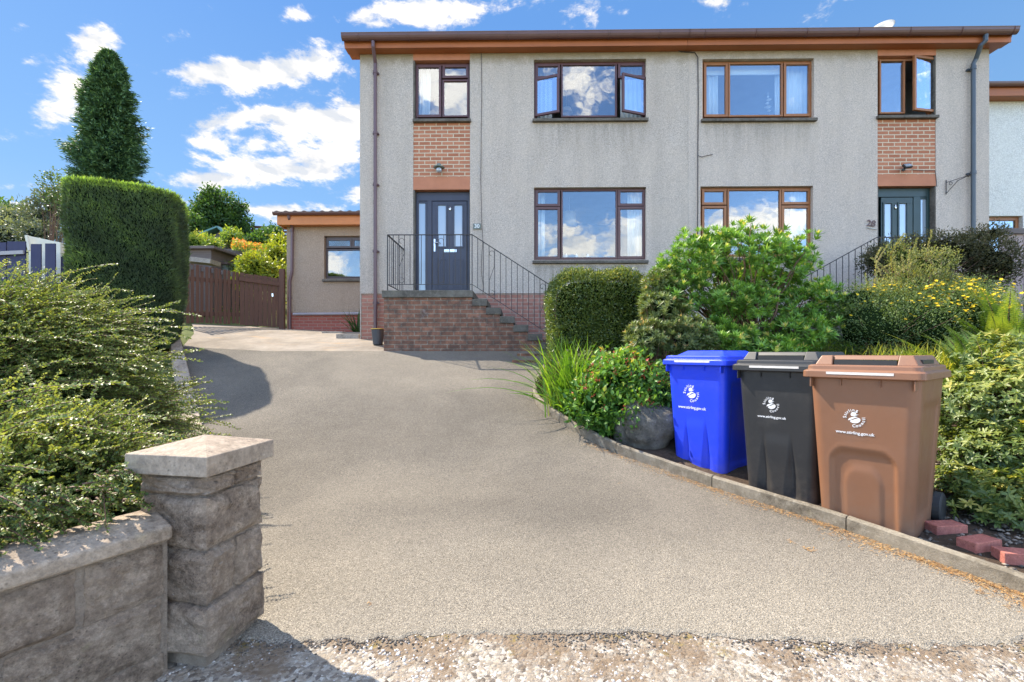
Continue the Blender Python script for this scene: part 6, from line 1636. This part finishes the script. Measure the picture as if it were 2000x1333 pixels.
# --- box hedge by the steps
def box_hedge():
    x0, x1, y0, y1 = px2x(1076, 6.4), px2x(1272, 6.4), 6.25, 7.15; zb = gz((x0 + x1) / 2, y0) - .05; zt = E + 1.12
    t = thing('box_hedge', ((x0 + x1) / 2, (y0 + y1) / 2, zb), 'small-leaved clipped box hedge in front of the stair railing', 'hedge'); r = np.random.default_rng(31); f = NPM()
    cx, cy = (x0 + x1) / 2, (y0 + y1) / 2; hx, hy, hz = (x1 - x0) / 2, (y1 - y0) / 2, (zt - zb) / 2; cz = (zb + zt) / 2
    n = 24000; D = unit(r.normal(size=(n, 3))); D = D[D[:, 1] < .35]; n = len(D); e = 7.0
    rad = 1 / (np.abs(D) ** e).sum(1) ** (1 / e); Pq = D * rad[:, None]; nr = unit(np.sign(Pq) * np.abs(Pq) ** (e - 1))
    lum = 1 + .03 * np.sin(Pq[:, 0] * 7 + Pq[:, 2] * 5) + .03 * np.sin(Pq[:, 2] * 9 + Pq[:, 1] * 6 + 2) + r.normal(size=n) * .012
    Pt = np.array([cx, cy, cz]) + Pq * np.array([hx, hy, hz]) * lum[:, None] * r.uniform(.93, 1.01, (n, 1))
    g = np.linspace(-1, 1, 14); 
    bm = bmesh.new(); bmesh.ops.create_icosphere(bm, subdivisions=4, radius=1); q = np.array([v.co for v in bm.verts]); q = q / (np.abs(q) ** e).sum(1, keepdims=True) ** (1 / e)
    b0 = f.verts(np.array([cx, cy, cz]) + q * np.array([hx, hy, hz]) * .84); f.F3.append(np.array([[v.index for v in p.verts] for p in bm.faces]) + b0); f.A3.append(np.full(len(bm.faces), -1.0)); bm.free()
    leaf_cloud(f, Pt, nr, 5, .022, .026, .016, .6, .25, 'fold', 0.05, 1.0, 33)
    f.build('foliage', LM['box'], t)
    s = NPM(); stems_to(s, (cx, cy, zb), Pt, 60, .012, 4); s.build('stems', MT['twig'], t)
box_hedge()

# --- whorled evergreen (big bush)
def whorls(f, Pt, Nn, per, L, W, seed, vlo=.1, vhi=.8, tipc=.12, lay=.45, zjit=.0):
    r = np.random.default_rng(seed); n = len(Pt); ax = unit(Nn * .6 + np.array([0, 0, .8]) + r.normal(size=(n, 3)) * .3)
    t1 = unit(np.cross(ax, r.normal(size=(n, 3)))); t2 = np.cross(ax, t1); new = r.uniform(size=n) < tipc; cl = r.uniform(size=n)
    for j in range(per):
        a = 2.4 * j + r.uniform(0, .5, n); lift = lay + .9 * (j / per) ** 1.5 + r.normal(size=n) * .12
        D = unit((t1 * np.cos(a)[:, None] + t2 * np.sin(a)[:, None]) * np.cos(lift)[:, None] + ax * np.sin(lift)[:, None])
        Lj = L * (1.05 - .5 * j / per) * r.uniform(.8, 1.15, n)
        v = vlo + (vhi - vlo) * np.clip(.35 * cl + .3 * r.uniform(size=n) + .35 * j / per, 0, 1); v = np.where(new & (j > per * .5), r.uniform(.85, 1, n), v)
        f.leaves(Pt + ax * (.018 * j / per) , D, ax, Lj, W * r.uniform(.85, 1.15, n), v, 'fold')
def pieris():
    d = 5.7
    def c(px, py, dd=d): w = Pd(px, py, dd); return (w.x, w.y, w.z)
    B = [(c(1445, 500), (.52, .50, .36)), (c(1365, 505, 5.6), (.40, .4, .26)), (c(1520, 520, 5.8), (.42, .42, .30)), (c(1325, 575, 5.6), (.36, .4, .26)), (c(1570, 600, 5.7), (.42, .42, .24)), (c(1440, 590, 5.4), (.38, .3, .20)),
         (c(1395, 660, 5.3), (.42, .38, .20)), (c(1560, 650, 5.4), (.40, .36, .16)), (c(1490, 690, 5.2), (.46, .35, .14)), (c(1480, 560, 6.0), (.55, .35, .3)), (c(1600, 570, 5.8), (.16, .2, .14)), (c(1300, 540, 5.7), (.14, .2, .12))]
    base = Pd(1455, 720, 5.7); base.z = gz(base.x, base.y)
    t = thing('evergreen_bush', base, 'large rounded bright green evergreen bush with whorled narrow leaves, in front of the house pair', 'bush')
    Pt, Nn = blob_points(B, 2350, .62, 1.06, .20, 41); f = NPM(); whorls(f, Pt, Nn, 14, .105, .021, 42, .05, .82, .2)
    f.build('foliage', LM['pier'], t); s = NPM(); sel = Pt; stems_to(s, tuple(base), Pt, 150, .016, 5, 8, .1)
    stems_to(s, tuple(base), Pt, 9, .04, 8, 8, .1); s.build('branches', MT['twig'], t)
    # duller shrub at its left foot
    B = [(c(1290, 600, 5.4), (.30, .3, .26)), (c(1265, 660, 5.2), (.28, .3, .22)), (c(1340, 660, 5.1), (.30, .26, .22)), (c(1300, 560, 5.5), (.22, .22, .16))]
    base = Pd(1295, 760, 5.25); base.z = gz(base.x, base.y); t = thing('evergreen_bush', base, 'duller olive bush with bronze tips between the box hedge and the large green bush', 'bush')
    Pt, Nn = blob_points(B, 900, .55, 1.05, .16, 45); f = NPM(); whorls(f, Pt, Nn, 12, .085, .018, 46, .1, .85, .2); core(f, B, .5, 0)
    f.build('foliage', LM['pier2'], t); s = NPM(); stems_to(s, tuple(base), Pt, 60, .010, 6); s.build('branches', MT['twig'], t)
pieris()

# --- strap-leaved clump at the kerb
def blades(name, label, cat, cen, n, L, W, mat, spread, seed, lean=.5, droop=1.0, vlo=.1, vhi=1, group=None, kind=None, tight=.06):
    r = np.random.default_rng(seed); k = 9; tt = np.linspace(0, 1, k); b = np.array(cen) + r.normal(size=(n, 3)) * np.array([tight, tight, 0])
    az = r.uniform(0, 2 * math.pi, n); le = np.abs(r.normal(size=n)) * lean; Ln = L * r.uniform(.45, 1.1, n)
    out = Ln[:, None] * (np.sin(le)[:, None] * tt + droop * .38 * tt ** 2.4 * (.3 + le[:, None])); z = Ln[:, None] * (np.cos(le)[:, None] * tt - droop * .30 * tt ** 3 * (.2 + le[:, None]))
    PL = np.stack([b[:, 0:1] + np.cos(az)[:, None] * out, b[:, 1:2] + np.sin(az)[:, None] * out, b[:, 2:3] + z], -1)
    side = np.stack([-np.sin(az), np.cos(az), np.zeros(n)], -1); side = unit(side + r.normal(size=(n, 3)) * .5)
    Wd = W * np.interp(tt, [0, .4, .8, 1], [.7, 1, .6, .05])[None, :] * r.uniform(.7, 1.2, (n, 1))
    f = NPM(); f.ribbons(PL, Wd, side, r.uniform(vlo, vhi, n))
    return f
w = G(1098, 815); w.x += .10; w.y += .08
f = blades('', '', '', (w.x, w.y, w.z), 420, 1.0, .018, None, 0, 51, .36, 1.1, tight=.10)
tag(f.build('strap_leaved_plant', LM['grass']), 'bright green clump of long strap leaves at the bend of the kerb', 'plant')
# yucca-like plant by the house corner
w = P(700, 640, 10.4); f = blades('', '', '', (w.x, w.y, w.z - .25), 60, .75, .04, None, 0, 52, .7, .5, .0, .45, tight=.03)
tag(f.build('spiky_plant', LM['tree']), 'dark spiky-leaved plant in the corner between extension and house', 'plant')

# --- berried shrub beside it
def hyp():
    def c(px, py, dd): w = Pd(px, py, dd); return (w.x, w.y, w.z)
    B = [(c(1195, 740, 5.0), (.30, .30, .24)), (c(1250, 745, 4.9), (.26, .28, .22)), (c(1165, 790, 4.85), (.28, .26, .22)), (c(1235, 800, 4.7), (.30, .26, .20)), (c(1280, 765, 4.8), (.2, .26, .2)), (c(1225, 705, 5.1), (.16, .2, .14))]
    t, Pt, Nn = shrub('berry_shrub', 'leafy shrub with red berries and yellow-green leaves left of the blue bin', 'shrub', B, 560, 9, .045, .062, .036, LM['hyp'], None, 60, .006, .45, 'big', 61, out=.6, up=.25, rmin=.7)
    r = np.random.default_rng(62); top = Pt[(Nn[:, 2] > -.1)]; top = top[r.choice(len(top), 120)]; f = NPM()
    for p in top:
        k = 7; q = p + np.array([0, 0, .035]) + r.normal(size=(k, 3)) * .016
        f.leaves(q, unit(r.normal(size=(k, 3))), r.normal(size=(k, 3)), .013, .011, r.uniform(0, 1, k), 'fold'); f.leaves(q, unit(r.normal(size=(k, 3))), r.normal(size=(k, 3)), .013, .011, r.uniform(0, 1, k), 'fold')
        for a in q:
            bmv = np.array([(0, 0, 1), (1, 0, 0), (0, 1, 0), (-1, 0, 0), (0, -1, 0), (0, 0, -1)]) * .0075 + a; b0 = f.verts(bmv)
            f.F3.append(np.array([(0, 1, 2), (0, 2, 3), (0, 3, 4), (0, 4, 1), (5, 2, 1), (5, 3, 2), (5, 4, 3), (5, 1, 4)]) + b0); f.A3.append(np.full(8, r.uniform(0, 1)))
    tag(f.build('berries', FL['red'], t), kind='stuff')
hyp()

# --- right-hand garden
def cpt(px, py, dd): w = Pd(px, py, dd); return (w.x, w.y, w.z)
# trimmed dark shrub over the railing of 28
B = [(cpt(1760, 505, 7.6), (.48, .32, .30)), (cpt(1830, 490, 7.6), (.52, .32, .30)), (cpt(1900, 500, 7.6), (.50, .32, .34)), (cpt(1945, 520, 7.6), (.32, .3, .40)), (cpt(1720, 510, 7.6), (.3, .28, .18)), (cpt(1930, 460, 7.7), (.25, .25, .14)), (cpt(1840, 560, 7.55), (.9, .2, .2))]
t, Pt, Nn = shrub('trimmed_climber', 'dark flat-topped trimmed climber over the railing by the green door', 'shrub', B, 1500, 12, .05, .045, .018, LM['dark'], None, 90, .01, .62, 'fold', 71)
# yellow-tipped loose shrub
B = [(cpt(1770, 560, 5.6), (.34, .3, .28)), (cpt(1810, 520, 5.7), (.26, .25, .20)), (cpt(1725, 590, 5.5), (.30, .3, .2)), (cpt(1760, 500, 5.7), (.12, .14, .16)), (cpt(1850, 560, 5.7), (.25, .2, .12))]
t, Pt, Nn = shrub('golden_shrub', 'loose pale golden-green shrub with upright shoots in front of the dark climber', 'shrub', B, 900, 14, .035, .024, .011, LM['gold'], None, 60, .008, .45, 'fold', 72, up=.6)
f = NPM(); r = np.random.default_rng(5)
# its shoots
n = 46; P0 = np.array([cpt(*q) for q in zip(r.uniform(1700, 1860, n), r.uniform(500, 590, n), r.uniform(5.4, 5.8, n))]); D0 = unit(np.stack([r.normal(size=n) * .5 + .15, r.normal(size=n) * .3, np.ones(n)], -1)); st = NPM()
shoots(f, st, P0, D0, r.uniform(.18, .42, n), 34, .022, .010, .5, 1, 73); f.build('shoot_leaves', LM['gold'], t); st.build('shoots', MT['twig'], t)
# dark fine-leaved mound with yellow flowers
B = [(cpt(1700, 640, 5.3), (.42, .4, .34)), (cpt(1790, 640, 5.2), (.46, .4, .34)), (cpt(1870, 620, 5.2), (.44, .4, .32)), (cpt(1930, 620, 5.3), (.3, .4, .28)), (cpt(1680, 590, 5.5), (.25, .25, .2)), (cpt(1750, 600, 5.4), (.4, .3, .25)), (cpt(1880, 575, 5.5), (.36, .25, .16))]
t, Pt, Nn = shrub('flowering_shrub', 'wide fine-leaved shrub dotted with small yellow flowers, behind the brown bin', 'shrub', B, 2300, 14, .045, .024, .011, LM['pot'], None, 70, .008, .7, 'fold', 74, topb=.3)
r = np.random.default_rng(75); up_ = Pt[(Nn[:, 2] > .05) & (Nn[:, 1] < .6)]; wgt = np.exp(-((up_[:, 0] - cpt(1875, 590, 5.2)[0]) / .55) ** 2) + .10; sel = up_[r.choice(len(up_), 330, p=wgt / wgt.sum())]
f = NPM()
for s_ in sel:
    c_ = s_ + np.array([0, -.02, .035]) + r.normal(size=3) * .02; nn = unit(np.array([-.1, -.5, 1]) + r.normal(size=3) * .3); a1 = unit(np.cross(nn, r.normal(size=3))); a2 = np.cross(nn, a1)
    an = np.arange(5) * 2 * math.pi / 5; D = a1[None] * np.cos(an)[:, None] + a2[None] * np.sin(an)[:, None]
    f.leaves(np.repeat(c_[None], 5, 0), unit(D + nn * .25), np.repeat(nn[None], 5, 0), .021, .018, r.uniform(0, 1, 5), 'fold')
tag(f.build('flowers', FL['yellow'], t), kind='stuff')
# ferns
def fern(px, py, d, nf, L, seed, label, vlo=.2, vhi=1):
    w = Pd(px, py, d); w.z = max(gz(w.x, w.y), w.z - L); r = np.random.default_rng(seed); t = thing('fern', w, label, 'fern', 'ferns in the right-hand bed'); f = NPM(); st = NPM()
    k = 14; tt = np.linspace(0, 1, k); az = r.uniform(0, 2 * math.pi, nf); le = r.uniform(.08, .55, nf); Ln = L * r.uniform(.75, 1.15, nf)
    out = Ln[:, None] * (np.sin(le)[:, None] * tt + .22 * tt ** 2.2); z = Ln[:, None] * (np.cos(le)[:, None] * tt - .20 * tt ** 3)
    C = np.stack([w.x + np.cos(az)[:, None] * out, w.y + np.sin(az)[:, None] * out, w.z + z], -1); st.tubes(C, .0035 * (1.1 - tt)[None, :], .8, 3)
    T = unit(np.gradient(C, axis=1)); side = np.stack([-np.sin(az), np.cos(az), np.zeros(nf)], -1)
    per = 46; ii = np.arange(nf)[:, None]; cv = r.uniform(vlo * .2, vhi * .68, nf)
    for s in (-1, 1):
        u01 = np.linspace(.12, .99, per); u = u01[None, :] * (k - 1) * np.ones((nf, 1)); i0 = np.minimum(u.astype(int), k - 2); fr_ = (u - i0)[..., None]
        Pp = C[ii, i0] * (1 - fr_) + C[ii, i0 + 1] * fr_; Tt = T[ii, i0]; Sd = side[:, None] * s * np.ones((1, per, 1))
        Lp = (.13 * L * np.interp(u01, [0, .2, .5, 1], [.55, 1, .85, .06]))[None, :] * np.ones((nf, 1)); nr = np.cross(Sd, Tt) * s
        for j in range(1, 8):      # leaflets along each pinna
            q = j / 8; b = Pp + unit(Sd + Tt * .35) * (Lp * q)[..., None] + np.array([0, 0, -1]) * (Lp * q * q * .18)[..., None]
            for s2 in (-1, 1):
                f.leaves(b.reshape(-1, 3), unit(Tt * s2 + Sd * .45).reshape(-1, 3), (nr + r.normal(size=nr.shape) * .2).reshape(-1, 3), (Lp * .24 * (1.15 - q)).ravel(), (Lp * .17).ravel(), np.clip(np.repeat(cv, per) + r.uniform(-.1, .1, nf * per), 0, 1), 'quad')
    f.build('fronds', LM['fern'], t); st.build('stalks', MT['twig'], t)
fern(1930, 660, 4.0, 26, 1.05, 81, 'tall yellow-green fern just right of the yellow-flowered shrub, left one of the back ferns')
fern(1995, 640, 4.2, 30, 1.08, 84, 'tallest yellow-green fern, at the right picture edge above the leafy shrub')
fern(1890, 720, 4.3, 22, .80, 82, 'lower fern just behind the brown bin lid')
fern(1965, 640, 4.9, 28, 1.25, 83, 'fern farther back between the pale fence and the yellow flowers')
# azalea / leafy shrub right of the brown bin
B = [(cpt(1900, 800, 3.7), (.30, .34, .26)), (cpt(1985, 780, 3.5), (.38, .36, .30)), (cpt(1930, 890, 3.45), (.30, .3, .26)), (cpt(2010, 900, 3.3), (.34, .3, .30)), (cpt(1880, 880, 3.75), (.18, .26, .26)), (cpt(1985, 730, 3.7), (.34, .3, .16)), (cpt(1960, 980, 3.25), (.26, .26, .14)), (cpt(2090, 850, 3.3), (.4, .4, .4)), (cpt(1925, 985, 3.15), (.20, .22, .13)), (cpt(1985, 1010, 3.0), (.22, .22, .12)), (cpt(1872, 950, 3.45), (.15, .2, .18)), (cpt(1905, 1010, 3.1), (.14, .18, .10)), (cpt(1990, 700, 3.8), (.34, .3, .2)), (cpt(1955, 960, 3.1), (.24, .2, .16)), (cpt(1890, 760, 3.8), (.22, .2, .16))]
base = Pd(1960, 1000, 3.6); base.z = gz(base.x, base.y)
t = thing('azalea', base, 'leafy shrub with small pointed yellow-green leaves at the right edge beside the brown bin', 'shrub')
Pt, Nn = blob_points(B, 3000, .55, 1.06, .16, 91, .17); f = NPM(); r = np.random.default_rng(92)
def whorl_big(f, Pt, Nn, per, L, W, seed, vlo, vhi):
    r = np.random.default_rng(seed); n = len(Pt); ax = unit(Nn * .7 + np.array([-.1, 0, .55]) + r.normal(size=(n, 3)) * .35); t1 = unit(np.cross(ax, r.normal(size=(n, 3)))); t2 = np.cross(ax, t1); cl = r.uniform(size=n)
    for j in range(per):
        a = 2 * math.pi * j / per + r.uniform(0, .6, n); lift = .25 + r.normal(size=n) * .3; D = unit((t1 * np.cos(a)[:, None] + t2 * np.sin(a)[:, None]) * np.cos(lift)[:, None] + ax * np.sin(lift)[:, None])
        f.leaves(Pt, D, ax, L * r.uniform(.65, 1.2, n), W * r.uniform(.8, 1.2, n), np.clip(vlo + (vhi - vlo) * (.5 * cl + .3 * r.uniform(size=n) + .3 * Nn[:, 2].clip(-.3, 1)), 0, 1), 'big')
whorl_big(f, Pt, Nn, 7, .050, .020, 93, .0, 1.0); f.build('foliage', LM['aza'], t); s = NPM(); stems_to(s, tuple(base), Pt, 170, .008, 7, 8); s.build('branches', MT['twig'], t)

# low planting between bins, bushes and lawn
def tufts(name, label, cat, region, n, L, W, mat, seed, lean=.35, vlo=0, vhi=1):
    """many blades scattered over a ground region (function returning x,y arrays)"""
    r = np.random.default_rng(seed); x, y = region(r, n); z = H(x, y); k = 4; tt = np.linspace(0, 1, k); az = r.uniform(0, 6.28, n); le = np.abs(r.normal(size=n)) * lean; Ln = L * r.uniform(.4, 1.2, n)
    out = Ln[:, None] * np.sin(le)[:, None] * tt ** 1.5; PL = np.stack([x[:, None] + np.cos(az)[:, None] * out, y[:, None] + np.sin(az)[:, None] * out, z[:, None] + Ln[:, None] * tt * np.cos(le)[:, None]], -1)
    side = unit(np.stack([-np.sin(az), np.cos(az), np.zeros(n)], -1)); f = NPM(); f.ribbons(PL, W * np.interp(tt, [0, .6, 1], [1, .7, .05])[None, :] * np.ones((n, 1)), side, r.uniform(vlo, vhi, n))
    return f
def reg(x0, x1, y0, y1):
    def q(r, n): return r.uniform(x0, x1, n), r.uniform(y0, y1, n)
    return q
f = tufts('', '', '', reg(2.2, 7.0, 4.6, 7.6), 34000, .15, .006, None, 101)
f.leaves(*(lambda r, n: (np.stack([(x := r.uniform(1.6, 6.5, n)), (y := r.uniform(4.2, 7.5, n)), H(x, y) + r.uniform(.0, .12, n)], -1), unit(r.normal(size=(n, 3)) + np.array([0, 0, .5])), np.array([0, 0, 1.]) + r.normal(size=(n, 3)) * .3))(np.random.default_rng(9), 14000), .04, .02, np.random.default_rng(3).uniform(0, .7, 14000), 'fold')
tag(f.build('ground_cover', LM['grass']), 'green grass and low leaves covering the bed behind the bins', 'ground cover', kind='stuff')
w = Pd(1770, 690, 4.6); f = blades('', '', '', (w.x, w.y, w.z - .17), 420, .30, .010, None, 0, 103, .5, .8, .5, 1, tight=.2); tag(f.build('grass_tuft', LM['lime']), 'bright lime grass tuft just behind the brown bin', 'grass')
# shade-side low plants under the hedge
B = [(cpt(1160, 720, 5.9), (.4, .3, .16)), (cpt(1090, 740, 5.7), (.22, .2, .12))]
shrub('low_plant', 'low dark leafy plant in the shade below the box hedge', 'plant', B, 240, 9, .05, .05, .028, LM['dark'], None, 0, .01, .5, 'big', 105)
B = [(cpt(1195, 850, 4.75), (.13, .13, .14)), (cpt(1180, 825, 4.9), (.14, .13, .12))]
shrub('low_plant', 'small broad-leaved plant in front of the boulder at the kerb', 'plant', B, 70, 8, .04, .075, .045, LM['hyp'], None, 10, .004, .3, 'big', 106, vhi=.6)
# gravel beside the bricks
r = np.random.default_rng(110); f = NPM(); n = 2600; x = r.uniform(2.2, 3.8, n); y = r.uniform(2.0, 3.9, n); keep = x > kx(y) + .08; x, y = x[keep], y[keep]; z = H(x, y) + .022
ico = np.array([(0, 0, 1), (1, 0, 0), (0, 1, 0), (-1, 0, 0), (0, -1, 0), (0, 0, -1)]); ff = np.array([(0, 1, 2), (0, 2, 3), (0, 3, 4), (0, 4, 1), (5, 2, 1), (5, 3, 2), (5, 4, 3), (5, 1, 4)])
def pebbles(f, x, y, z, s, r):
    n = len(x); sc = s * r.uniform(.5, 1.4, (n, 1, 1)) * r.uniform(.6, 1.2, (n, 1, 3)) * np.array([1, 1, .6]); a = r.uniform(0, 6.28, n); R_ = np.stack([np.stack([np.cos(a), -np.sin(a), 0 * a], -1), np.stack([np.sin(a), np.cos(a), 0 * a], -1), np.stack([0 * a, 0 * a, 1 + 0 * a], -1)], -2)
    V = (ico[None] * (1 + r.normal(size=(n, 6, 3)) * .15) * sc); V = np.einsum('nij,nkj->nki', R_, V) + np.stack([x, y, z], -1)[:, None]
    b0 = f.verts(V.reshape(-1, 3)); base = b0 + np.arange(n)[:, None] * 6; val = r.uniform(0, 1, n)
    for q in ff: f.F3.append(base + q[None]); f.A3.append(val)
pebbles(f, x, y, z, .016, r); tag(f.build('gravel', m_leaf('gravel_chips', [(0, (.06, .05, .042)), (.5, (.14, .115, .09)), (1, (.30, .25, .20))], .8, 0.01)), 'grey gravel chips around the loose bricks', 'gravel', kind='stuff')
# stones sitting in the road surface
f = NPM(); r = np.random.default_rng(111); n = 6500; x = r.uniform(-2.2, 2.6, n); y = 2.02 - r.uniform(0, 1, n) ** 1.0 * .55; keep = (np.sin(x * 3.1 + y * 5) + np.sin(x * 7.3 - y * 11) + r.normal(size=n) * .8 > -.5) & (y < edge_y(x) - .015); x, y = x[keep], y[keep]
pebbles(f, x, y, H0(x, y) - .009, .0078, r); tag(f.build('road_stones', m_leaf('road_chips', [(0, (.10, .08, .07)), (.25, (.28, .235, .2)), (.6, (.46, .41, .36)), (1, (.66, .62, .58))], .8, .01)), 'pale stones bedded in the road surface', 'stones', kind='stuff')
# crumbs of tarmac along the broken edge
f = NPM(); r = np.random.default_rng(113); n = 4200; x = r.uniform(-1.4, 2.6, n); y = edge_y(x) - np.abs(r.normal(size=n)) * .035 * (1 + np.sin(x * 4) ** 2) + .004; keep = np.sin(x * 5.7) + r.normal(size=n) * .9 > -.2; x, y = x[keep], y[keep]
pebbles(f, x, y, H0(x, y) - .0055, .0062, r); tag(f.build('tarmac_crumbs', m_leaf('tarmac_chips', [(0, (.06, .05, .042)), (.5, (.12, .10, .08)), (1, (.26, .22, .17))], .9, .01)), 'dark crumbs broken off the edge of the driveway tarmac', 'tarmac crumbs', kind='stuff')
# dry needles along the kerb
f = NPM(); r = np.random.default_rng(112); n = 5200; y = 2.15 + r.uniform(0, 1, n) ** 1.3 * 2.5; off = np.abs(r.normal(size=n)) * .05 * (1 + .8 * np.sin(y * 5) ** 2); x = kx(y) - .012 - off; keep = r.uniform(size=n) < np.clip(1.1 - (y - 2.2) * .28, .2, 1); x, y, off = x[keep], y[keep], off[keep]; n = len(x)
a = r.uniform(0, 6.28, n); D = np.stack([np.cos(a), np.sin(a), r.normal(size=n) * .12], -1); f.leaves(np.stack([x, y, H0(x, y) + .004 + r.uniform(0, .006, n)], -1), D, np.tile([0, 0, 1.], (n, 1)) + r.normal(size=(n, 3)) * .3, r.uniform(.012, .034, n), r.uniform(.002, .0045, n), r.uniform(0, 1, n), 'quad')
for (px, py, q) in ((1580, 1075, 24), (1540, 1060, 8), (1915, 1160, 18), (720, 1180, 3), (1210, 945, 5)):
    w = G(px, py); D = unit(np.stack([r.normal(size=q), r.normal(size=q), np.abs(r.normal(size=q)) * .1], -1)); f.leaves(np.array([[w.x, w.y, w.z + .004]]) + r.normal(size=(q, 3)) * np.array([.015, .015, 0]), D, np.tile([0, 0, 1.], (q, 1)), .03, .004, r.uniform(0, 1, q), 'quad')
tag(f.build('dry_needles', MT['needle']), 'orange-brown dry needles gathered along the kerb', 'needles', kind='stuff')

# --- planting behind the gate and far left
def sh(name, lab, cat, bl, ncl, per, sp, L, W, mt, seed, **k): return shrub(name, lab, cat, bl, ncl, per, sp, L, W, LM[mt], (bl[0][0][0], bl[0][0][1], gz(bl[0][0][0], bl[0][0][1])), k.pop('nst', 20), k.pop('rst', .02), k.pop('cores', .6), 'fold', seed, **k)
sh('lime_shrub', 'rounded lime-yellow leafy shrub just behind the board gate', 'shrub', [(cpt(503, 527, 12.6), (.42, .45, .38)), (cpt(484, 545, 12.4), (.3, .35, .26)), (cpt(530, 548, 12.5), (.3, .3, .25))], 420, 9, .06, .10, .055, 'lime', 121)
sh('garden_shrub', 'dark green shrub in front of the slatted skyline fence', 'shrub', [(cpt(520, 474, 20), (.42, .5, .42)), (cpt(505, 480, 19.5), (.35, .4, .28)), (cpt(538, 466, 21), (.22, .3, .5))], 420, 9, .10, .14, .07, 'tree', 122, vhi=1)
sh('garden_shrub', 'yellow-leaved shrub beside the extension roof corner', 'shrub', [(cpt(540, 505, 14), (.30, .4, .45)), (cpt(545, 478, 15), (.25, .3, .3)), (cpt(535, 535, 13), (.3, .3, .3))], 260, 8, .08, .10, .06, 'lime', 123)
sh('garden_tree', 'broad dark green bushy tree above the playhouse', 'tree', [(cpt(425, 410, 23), (1.0, .8, .65)), (cpt(400, 430, 23), (.7, .7, .6)), (cpt(450, 435, 23), (.7, .7, .5)), (cpt(415, 385, 23), (.45, .4, .35)), (cpt(385, 450, 22), (.5, .5, .6)), (cpt(470, 405, 23), (.2, .2, .25)), (cpt(462, 450, 23), (.5, .5, .4))], 1150, 10, .11, .14, .08, 'tree', 124, lump=.2, nst=40, rst=.06)
sh('flowering_plant', 'mixed orange and pink flowering plants above the shed roof', 'plant', [(cpt(398, 474, 19), (.42, .4, .26)), (cpt(378, 476, 18), (.4, .4, .3)), (cpt(420, 480, 19), (.25, .3, .16))], 330, 8, .09, .10, .04, 'fern', 125)
sh('yellow_bush', 'small golden yellow bush right of the playhouse', 'bush', [(cpt(452, 468, 20), (.36, .3, .34))], 150, 8, .08, .11, .06, 'fern', 126)
sh('garden_shrub', 'green feathery plants in front of the raised planter', 'shrub', [(cpt(448, 527, 15), (.40, .4, .16)), (cpt(466, 530, 14), (.3, .4, .2)), (cpt(425, 525, 15), (.3, .3, .12))], 300, 10, .07, .08, .02, 'pot', 127, up=.8, vhi=1)
r = np.random.default_rng(130); f = NPM(); fl = NPM()
n = 9000; x = np.concatenate([r.uniform(-18, -6, n)]); y = r.uniform(12.3, 26, n); kp = ~((x > -12.5) & (x < -9.3) & (y > 15.3) & (y < 20.5)); x, y = x[kp], y[kp]; n = len(x); z = H(x, y); f.leaves(np.stack([x, y, z + r.uniform(-.02, .22, n)], -1), unit(r.normal(size=(n, 3)) + np.array([0, 0, 1.2])), r.normal(size=(n, 3)), r.uniform(.07, .17, n), .045, r.uniform(0, 1, n), 'quad')
tag(f.build('rough_planting', LM['gold']), 'rough green planting covering the slope behind the gate', 'planting', kind='stuff')
t = thing('flower_bed', cpt(500, 490, 18), 'orange and yellow flowers on the bank right of the grey planter', 'flowers')
n = 1500; px_ = r.uniform(455, 528, n); py_ = 476 + (px_ - 455) * .17 + r.uniform(-7, 9, n); dd = r.uniform(17.5, 19, n); PP = np.array([cpt(a, b, c_) for a, b, c_ in zip(px_, py_, dd)])
f = NPM(); f.leaves(PP - np.array([0, 0, .1]), unit(r.normal(size=(n, 3)) * .4 + np.array([0, 0, 1.])), r.normal(size=(n, 3)), .18, .04, r.uniform(.2, 1, n), 'quad'); f.build('foliage', LM['fern'], t)
s_ = PP[r.choice(n, 420)]; f = NPM(); f.leaves(s_ + np.array([0, -.1, .05]), unit(r.normal(size=(420, 3))), r.normal(size=(420, 3)), .08, .06, r.uniform(0, 1, 420), 'quad'); tag(f.build('flowers', FL['orange'], t), kind='stuff')
sh('silvery_bush', 'pale silvery-leaved bush beyond the blue fence at the far left', 'bush', [(cpt(30, 440, 15), (1.0, .8, .6)), (cpt(-40, 440, 15), (.9, .8, .6)), (cpt(5, 465, 13.5), (.8, .5, .4))], 520, 9, .12, .13, .05, 'silver', 141, vhi=.8, nst=24)
sh('silvery_bush', 'grey-green bush between the blue fence and the clipped hedge', 'bush', [(cpt(90, 430, 14), (.55, .5, .5)), (cpt(110, 400, 14), (.45, .4, .5)), (cpt(75, 460, 13), (.5, .4, .35))], 420, 9, .10, .11, .045, 'silver', 142, vhi=.45, nst=24)
sh('sapling', 'thin sapling top showing left of the clipped hedge', 'tree', [(cpt(100, 365, 12), (.22, .2, .36)), (cpt(112, 390, 12), (.25, .2, .3)), (cpt(104, 340, 12), (.08, .08, .14))], 130, 6, .07, .07, .04, 'pot', 143, cores=0, nst=30, rst=.012)
sh('dark_bush', 'dark bush on the skyline at the far left edge', 'bush', [(cpt(8, 420, 18), (1.1, .8, .45)), (cpt(-60, 425, 18), (1.1, .8, .5))], 260, 9, .15, .14, .07, 'tree', 144)
